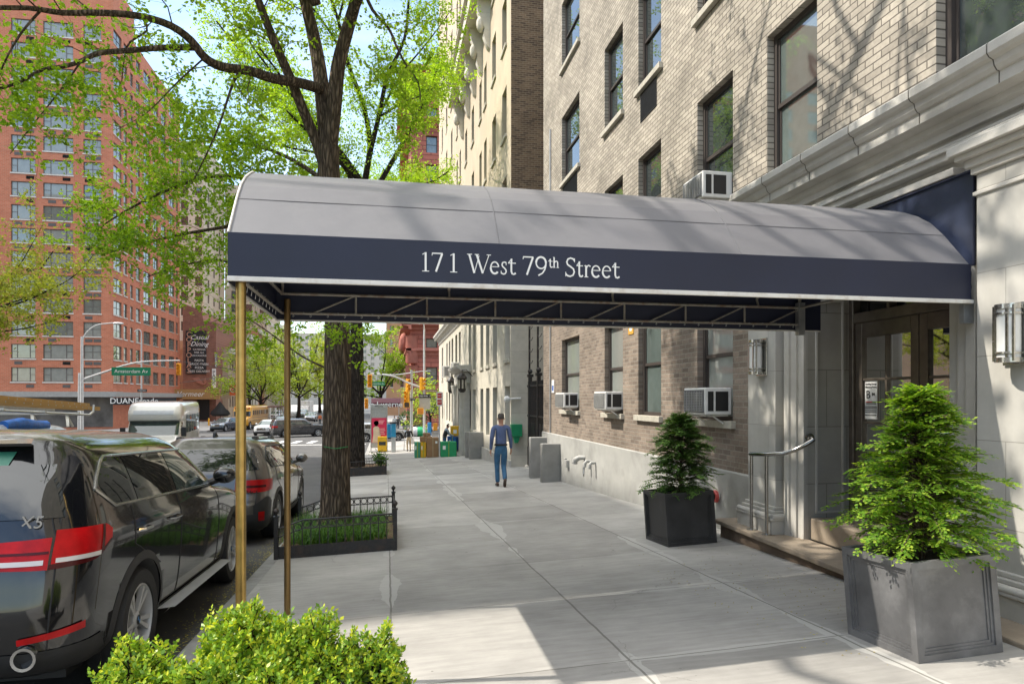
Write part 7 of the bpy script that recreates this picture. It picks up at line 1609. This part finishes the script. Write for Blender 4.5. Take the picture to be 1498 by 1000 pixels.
# ------------------------------------------------------------------ people
def skin_mesh(nodes,edges,sub=2):
    me=bpy.data.meshes.new('figure'); me.from_pydata([n[0] for n in nodes],edges,[]); o=bpy.data.objects.new('figure',me); COL.objects.link(o)
    md=o.modifiers.new('Skin','SKIN'); md.branch_smoothing=.4; md.use_smooth_shade=True
    sv=me.skin_vertices[0].data
    for i,n in enumerate(nodes): sv[i].radius=n[1] if hasattr(n[1],'__len__') else (n[1],n[1]); sv[i].use_root=(i==0)
    s=o.modifiers.new('Sub','SUBSURF'); s.levels=sub; s.render_levels=sub
    dg=bpy.context.evaluated_depsgraph_get(); new=bpy.data.meshes.new_from_object(o.evaluated_get(dg)); bpy.data.objects.remove(o); bpy.data.meshes.remove(me); return new
def part_from(nodes,chains,name,m_,parent,sub=2):
    idx={}; N_=[]; E=[]
    for ch in chains:
        for k in ch:
            if k not in idx: idx[k]=len(N_); N_.append(nodes[k])
        for a,b in zip(ch,ch[1:]): E.append((idx[a],idx[b]))
    me=skin_mesh(N_,E,sub); me.materials.clear(); me.materials.append(m_)
    for p in me.polygons: p.use_smooth=True
    o=bpy.data.objects.new(name,me); COL.objects.link(o); o.parent=parent; return o
def limb(a,b,n): a,b=Vector(a),Vector(b); return [a.lerp(b,i/n) for i in range(n+1)]
def person(label,loc,rz,H,pose,shirt,pants,skin,hair,shoe=(.03,.022,.018),sleeve=None,belt=True,short=False,vest=None):
    """local frame: faces +y, x to the right; pose maps joint names to positions for a 1.8 m figure"""
    t=thing('person',label,'person',loc,rz); k=H/1.8
    J={'pel':(0,0,.96),'wa':(0,.0,1.10),'ch':(0,.0,1.30),'sh':(0,-.01,1.45),'ne':(0,0,1.53),'he':(0,.02,1.62),'ht':(0,.005,1.71),
       'hl':(-.095,0,.92),'hr':(.095,0,.92),'kl':(-.10,.02,.50),'kr':(.10,.02,.50),'al':(-.10,0,.09),'ar':(.10,0,.09),'tl':(-.11,.16,.035),'tr':(.11,.16,.035),
       'sl':(-.185,0,1.44),'sr':(.185,0,1.44),'el':(-.245,-.03,1.16),'er':(.245,-.03,1.16),'wl':(-.27,.03,.90),'wr':(.27,.03,.90),'fl':None,'fr':None}
    J.update(pose); V={a:Vector(b)*k for a,b in J.items() if b is not None}
    S_=M=lambda c,n,r=.8:mat('cloth_%s_%d'%(n,int(sum(c)*1000)),c,r,var=.3,scale=11,bump=1.,bscale=16,stretch=(1,1,.6))
    Ms,Mp,Mk=S_(shirt,'top'),S_(pants,'trousers'),mat('skin_%d'%int(skin[0]*1000),skin,.5,var=.06,scale=12)
    R_=lambda a,b=None:(a*k,(b or a)*k)
    nd={}
    def put(n,p,r): nd[n]=(p,r)
    # continuous body under the clothes: pelvis root, spine, neck, head, arms with hands, legs
    for n,r in (('pel',R_(.125,.09)),('wa',R_(.115,.085)),('ch',R_(.13,.09)),('sh',R_(.09,.075)),('ne',R_(.052)),('he',R_(.074,.088)),('ht',R_(.068,.082)),('hl',R_(.075)),('hr',R_(.075)),('kl',R_(.05)),('kr',R_(.05)),('al',R_(.036)),('ar',R_(.036)),('tl',R_(.03)),('tr',R_(.03)),('sl',R_(.05)),('sr',R_(.05)),('el',R_(.038)),('er',R_(.038)),('wl',R_(.026)),('wr',R_(.026))): put(n,V[n],r)
    chains=[['pel','wa','ch','sh','ne','he','ht'],['pel','hl','kl','al','tl'],['pel','hr','kr','ar','tr'],['sh','sl','el','wl'],['sh','sr','er','wr']]
    for s in 'lr':
        e,w_=V['e'+s],V['w'+s]; d=(w_-e).normalized(); sg=-1 if s=='l' else 1; side=Vector((0,1,0))-d*d.y
        if side.length<.2: side=Vector((0,0,1))-d*d.z
        side.normalize(); curl=d.cross(side)*(-sg)
        pm=w_+d*.055*k; put('pm'+s,pm,R_(.030,.018)); pe=w_+d*.092*k; put('pk'+s,pe,R_(.032,.015)); chains.append(['w'+s,'pm'+s,'pk'+s])
        for i,(o_,ln) in enumerate(((-.030,.062),(-.010,.076),(.011,.07),(.030,.055))):
            a=pe+side*o_*k; n0='f%s%d'%(s,i); put(n0+'a',a,R_(.0095)); put(n0+'b',a+d*ln*.55*k+curl*.012*k,R_(.0088)); put(n0+'c',a+d*ln*.95*k+curl*.032*k,R_(.0075)); chains.append(['pk'+s,n0+'a',n0+'b',n0+'c'])
        tb=w_+d*.03*k+side*.03*k; put('t'+s+'0',tb,R_(.012)); put('t'+s+'1',tb+d*.035*k+side*.028*k,R_(.0105)); put('t'+s+'2',tb+d*.07*k+side*.032*k+curl*.01*k,R_(.009)); chains.append(['pm'+s,'t'+s+'0','t'+s+'1','t'+s+'2'])
    part_from(nd,chains,'body',Mk,t,2)
    # head details
    hc=(V['he']+V['ht'])/2; m=MB()
    for s in (-1,1): m.sphere(hc+Vector((s*.082*k,-.005,-.012*k)),(.012*k,.025*k,.034*k),8)
    m.sphere(hc+Vector((0,.10*k,-.015*k)),(.014*k,.022*k,.026*k),8); m.build('ears_and_nose',Mk,t,local=True)
    m=MB()
    for s in (-1,1): m.sphere(hc+Vector((s*.032*k,.082*k,.012*k)),(.012*k,.008*k,.007*k),8)
    m.build('eyes',M_black,t,local=True)
    m=MB(); m.box(-.022*k,.022*k,hc.y+.082*k,hc.y+.092*k,hc.z-.062*k,hc.z-.054*k); m.build('mouth',mat('lips',(.3,.1,.08),.5),t,local=True)
    if hair is not None:
        m=MB(); rows=[]
        for i in range(9):
            a=PI*.55*i/8; rows.append([hc+Vector((.079*k*math.sin(a)*math.cos(q*PI/8),(.095*k)*math.sin(a)*math.sin(q*PI/8)-.010*k,.028*k+.088*k*math.cos(a)-(.03*k if math.sin(q*PI/8)<0 else -.035*k)*math.sin(a))) for q in range(16)])
        m.grid(rows,wrap=True); m.build('hair',mat('hair_%d'%int(hair[0]*1000),hair,.8,var=.4,scale=50,bump=.6,bscale=90),t,local=True)
    # clothing
    c=dict(nd)
    for n,r in (('pel',R_(.158,.112)),('wa',R_(.148,.108)),('ch',R_(.168,.118)),('sh',R_(.118,.092)),('ne',R_(.066,.062)),('sl',R_(.075,.072)),('sr',R_(.075,.072)),('el',R_(.055)),('er',R_(.055)),('wl',R_(.037)),('wr',R_(.037))): c[n]=(V[n],r)
    c['hem']=(V['pel']+Vector((0,0,.02*k)),R_(.165,.118)); c['col']=(V['sh'].lerp(V['ne'],1.0),R_(.070,.066))
    part_from(c,[['hem','wa','ch','sh','col'],['sh','sl','el','wl'],['sh','sr','er','wr']],'shirt',Ms,t)
    if vest is not None:
        v=dict(c)
        for n,r in (('hem',R_(.172,.128)),('wa',R_(.165,.124)),('ch',R_(.182,.132)),('sh',R_(.14,.105))): v[n]=(V['wa' if n=='hem' else n]+(Vector((0,0,-.06*k)) if n=='hem' else Vector((0,0,0))),r)
        part_from(v,[['hem','wa','ch','sh']],'vest',S_(vest,'vest'),t)
    p=dict(nd)
    p['pel']=(V['pel']-Vector((0,0,.02*k)),R_(.150,.118)); p['top']=(V['pel']+Vector((0,0,.135*k)),R_(.148,.105))
    for s in 'lr':
        p['h'+s]=(V['h'+s]-Vector((0,.015*k,.06*k)),R_(.094,.104)); p['k'+s]=(V['k'+s],R_(.066,.068)); a=V['a'+s]
        p['th'+s]=(V['h'+s].lerp(V['k'+s],.5),R_(.083,.088)); p['cf'+s]=(V['k'+s].lerp(a,.4)-Vector((0,.01*k,0)),R_(.06,.064)); p['an'+s]=(a+(V['k'+s]-a).normalized()*(.0 if not short else .3)*k,R_(.054,.058))
    part_from(p,[['top','pel']]+[['pel','h'+s,'th'+s,'k'+s]+([] if short else ['cf'+s,'an'+s]) for s in 'lr'],'trousers',Mp,t)
    if belt: m=MB(); z=V['pel'].z+.068*k; m.lathe([(.158*k,z-.02),(.164*k,z-.018),(.164*k,z+.018),(.158*k,z+.02)],24,Matrix.Diagonal((1,.74,1,1))); m.build('belt',M_black,t,local=True)
    for s in 'lr':
        a,b=V['a'+s],V['t'+s]; d=(b-a).normalized(); hl=a-Vector((0,d.y*.06,0))*k+Vector((0,0,-.045*k)) if abs(d.y)>.5 else a-d*.03*k
        sh={'a':(a-Vector((0,0,.02*k)),R_(.044,.045)),'h':(a+Vector((0,-.05*k,-.05*k)) if abs(d.z)<.6 else a+Vector((0,-.055*k,.01*k)),R_(.036,.034)),'m':(a.lerp(b,.6)+Vector((0,0,-.008*k)),R_(.045,.034)),'t':(b+d*.06*k,R_(.036,.024))}
        part_from(sh,[['a','m','t'],['a','h']],'shoe',mat('shoe_%d'%int(shoe[0]*1000),shoe,.45,var=.2),t)
    return t
# the man walking away
mx,my=2.80,16.4
person('man in blue sweatshirt and jeans walking away along the pavement',(mx,my,zwalk(mx,my)-.0),rad(-2),1.84,
  {'kl':(-.085,.09,.505),'al':(-.075,.05,.085),'tl':(-.085,.21,.03),'kr':(.075,.06,.49),'ar':(.055,-.32,.20),'tr':(.06,-.235,.055),'pel':(0,.0,.955),'hl':(-.09,.01,.92),'hr':(.09,-.01,.92),
   'el':(-.235,-.07,1.17),'wl':(-.25,.0,.90),'er':(.235,-.02,1.16),'wr':(.262,.09,.915),'ht':(0,.0,1.715)},
  (.085,.12,.235),(.035,.115,.22),(.46,.245,.165),(.045,.038,.034),(.055,.032,.022))
x,y=onY(650,36.3),36.0
person('delivery worker in black vest and blue jeans leaning over the loaded cart',(x,y,zwalk(x,y)),rad(-80),1.78,
  {'ch':(0,.06,1.30),'sh':(0,.10,1.43),'sl':(-.185,.10,1.42),'sr':(.185,.10,1.42),'ne':(0,.13,1.52),'he':(0,.18,1.59),'ht':(0,.20,1.67),'el':(-.22,.22,1.17),'er':(.22,.22,1.17),'wl':(-.16,.46,1.09),'wr':(.16,.46,1.09),'kl':(-.10,.05,.5),'kr':(.11,-.04,.5),'ar':(.11,-.10,.09),'tr':(.12,.06,.035)},
  (.30,.36,.42),(.03,.09,.19),(.30,.15,.10),(.02,.016,.014),vest=(.02,.022,.026))
x,y=onY(598,46.2),46.2
person('person in black jacket and tan trousers pushing a walking frame, seen from behind',(x,y,zwalk(x,y)),rad(4),1.72,
  {'sh':(0,.04,1.43),'ne':(0,.07,1.50),'he':(0,.12,1.57),'ht':(0,.13,1.65),'el':(-.27,.05,1.15),'er':(.27,.05,1.15),'wl':(-.27,.30,1.0),'wr':(.27,.30,1.0),'kl':(-.10,.08,.5),'ar':(.10,-.12,.10),'tr':(.10,.03,.04)},
  (.018,.018,.02),(.42,.33,.22),(.42,.24,.17),(.30,.27,.24),belt=False)
t=thing('walking_frame','light metal walking frame held by the person in black','walking frame',(x,y+.35,zwalk(x,y))); m=MB()
for s in (-1,1): m.tube([(s*.30,.0,.02),(s*.29,-.02,.9),(s*.29,.05,.96),(s*.29,.35,.85),(s*.31,.45,.02)],.016,6)
m.tube([(-.29,.33,.62),(.29,.33,.62)],.016,6); m.build('frame',M_galv,t,local=True)
for s in (-1,1):
    m=MB(); m.lathe([(.07,-.02),(.07,.02)],12,Matrix.Translation((s*.31,.45,.07))@Matrix.Rotation(PI/2,4,'Y')); m.build('wheel',M_tyre,t,local=True)
GPp='pedestrians beyond the crossing'
for lab,px,Y,rz,a,b in (('pedestrian in dark coat on the far corner, left of the hotel shrubs',582,78,170,(.02,.02,.025),(.03,.03,.035)),('pedestrian in white top on the far corner, under the burgundy awning',577,80,200,(.5,.5,.5),(.04,.05,.08)),('pedestrian in orange vest far down the street beside the big trunk',468,100,175,(.65,.16,.03),(.04,.05,.05))):
    x=onY(px,Y); person(lab,(x,Y,ZF if px>500 else zroad(Y)),rad(rz),1.75,{'kl':(-.1,.1,.5),'al':(-.1,.1,.09),'tl':(-.1,.25,.035),'ar':(.1,-.15,.12),'tr':(.1,-.02,.04)},a,b,(.4,.23,.16),(.05,.04,.03),belt=False)['group']=GPp
# utility wires across the far street
t=MB()
for a,b in (((262,528,60),(470,540,64)),((262,560,60),(470,506,64))): 
    A,B_=at(*a),at(*b); t.tube([A.lerp(B_,i/10)-Vector((0,0,.5*math.sin(PI*i/10))) for i in range(11)],.018,4)
tag(t.build('overhead_wire',M_black,loc=(0,60,4)),'thin dark wires strung across the crossing','wire',kind='stuff')
# ------------------------------------------------------------------ sky, sun, camera
SUN_AZ=math.atan2(-.83,.19); SUN_EL=math.atan(1/math.hypot(.83,.19))
w=bpy.data.worlds.new('World'); SC.world=w; w.use_nodes=True; nt=w.node_tree; bg=nt.nodes['Background']
sk=nt.nodes.new('ShaderNodeTexSky'); sk.sky_type='NISHITA'; sk.sun_disc=False; sk.sun_elevation=SUN_EL; sk.sun_rotation=SUN_AZ
sk.air_density=1.2; sk.dust_density=.8; sk.ozone_density=1.0; sk.altitude=0
# thin bright cloud over the blue
tc=nt.nodes.new('ShaderNodeTexCoord'); mp=nt.nodes.new('ShaderNodeMapping'); mp.inputs['Scale'].default_value=(1,1,2.6); nt.links.new(tc.outputs['Generated'],mp.inputs[0])
nz=nt.nodes.new('ShaderNodeTexNoise'); nz.inputs['Scale'].default_value=2.3; nz.inputs['Detail'].default_value=7; nz.inputs['Roughness'].default_value=.6; nt.links.new(mp.outputs[0],nz.inputs['Vector'])
mr=nt.nodes.new('ShaderNodeMapRange'); mr.inputs[1].default_value=.47; mr.inputs[2].default_value=.66; mr.inputs[4].default_value=.12; nt.links.new(nz.outputs[0],mr.inputs[0])
# bright cloud bank added overhead, out of view, to lift the shade; blue below
sx=nt.nodes.new('ShaderNodeSeparateXYZ'); nt.links.new(tc.outputs['Generated'],sx.inputs[0])
hi=nt.nodes.new('ShaderNodeMapRange'); hi.inputs[1].default_value=.58; hi.inputs[2].default_value=.82; nt.links.new(mth(nt,'ADD',sx.outputs[2],mth(nt,'MULTIPLY',mth(nt,'SUBTRACT',nz.outputs[0],.5),.35)),hi.inputs[0])
c=mixc(nt,mth(nt,'MAXIMUM',mr.outputs[0],mth(nt,'MULTIPLY',hi.outputs[0],.92)),sk.outputs[0],(10.5,10.5,10.4)); nt.links.new(c,bg.inputs['Color']); bg.inputs['Strength'].default_value=.14
sun=bpy.data.lights.new('sun','SUN'); sun.energy=2.7; sun.angle=rad(.53); sun.color=(1,.93,.82); so=bpy.data.objects.new('sun',sun); COL.objects.link(so)
so.rotation_euler=Vector((.83,-.19,-1)).to_track_quat('-Z','Y').to_euler(); so.location=(-20,8,30)
cam=bpy.data.cameras.new('camera'); co=bpy.data.objects.new('camera',cam); COL.objects.link(co); SC.camera=co
cam.sensor_width=36; cam.lens=CAMF/1498*36; cam.shift_y=(CAMY-500)/1498; cam.clip_end=3000; cam.clip_start=.05
co.location=(0,0,CAMH); co.rotation_euler=(PI/2,0,-YAW)
SC.view_settings.view_transform='Standard'; SC.view_settings.look='None'; SC.view_settings.exposure=1.27; SC.view_settings.gamma=1
SC.render.engine='CYCLES'; SC.cycles.use_denoising=True; SC.cycles.max_bounces=7; SC.cycles.diffuse_bounces=4; SC.cycles.transparent_max_bounces=6; SC.cycles.caustics_reflective=False; SC.cycles.caustics_refractive=False; SC.cycles.sample_clamp_indirect=6
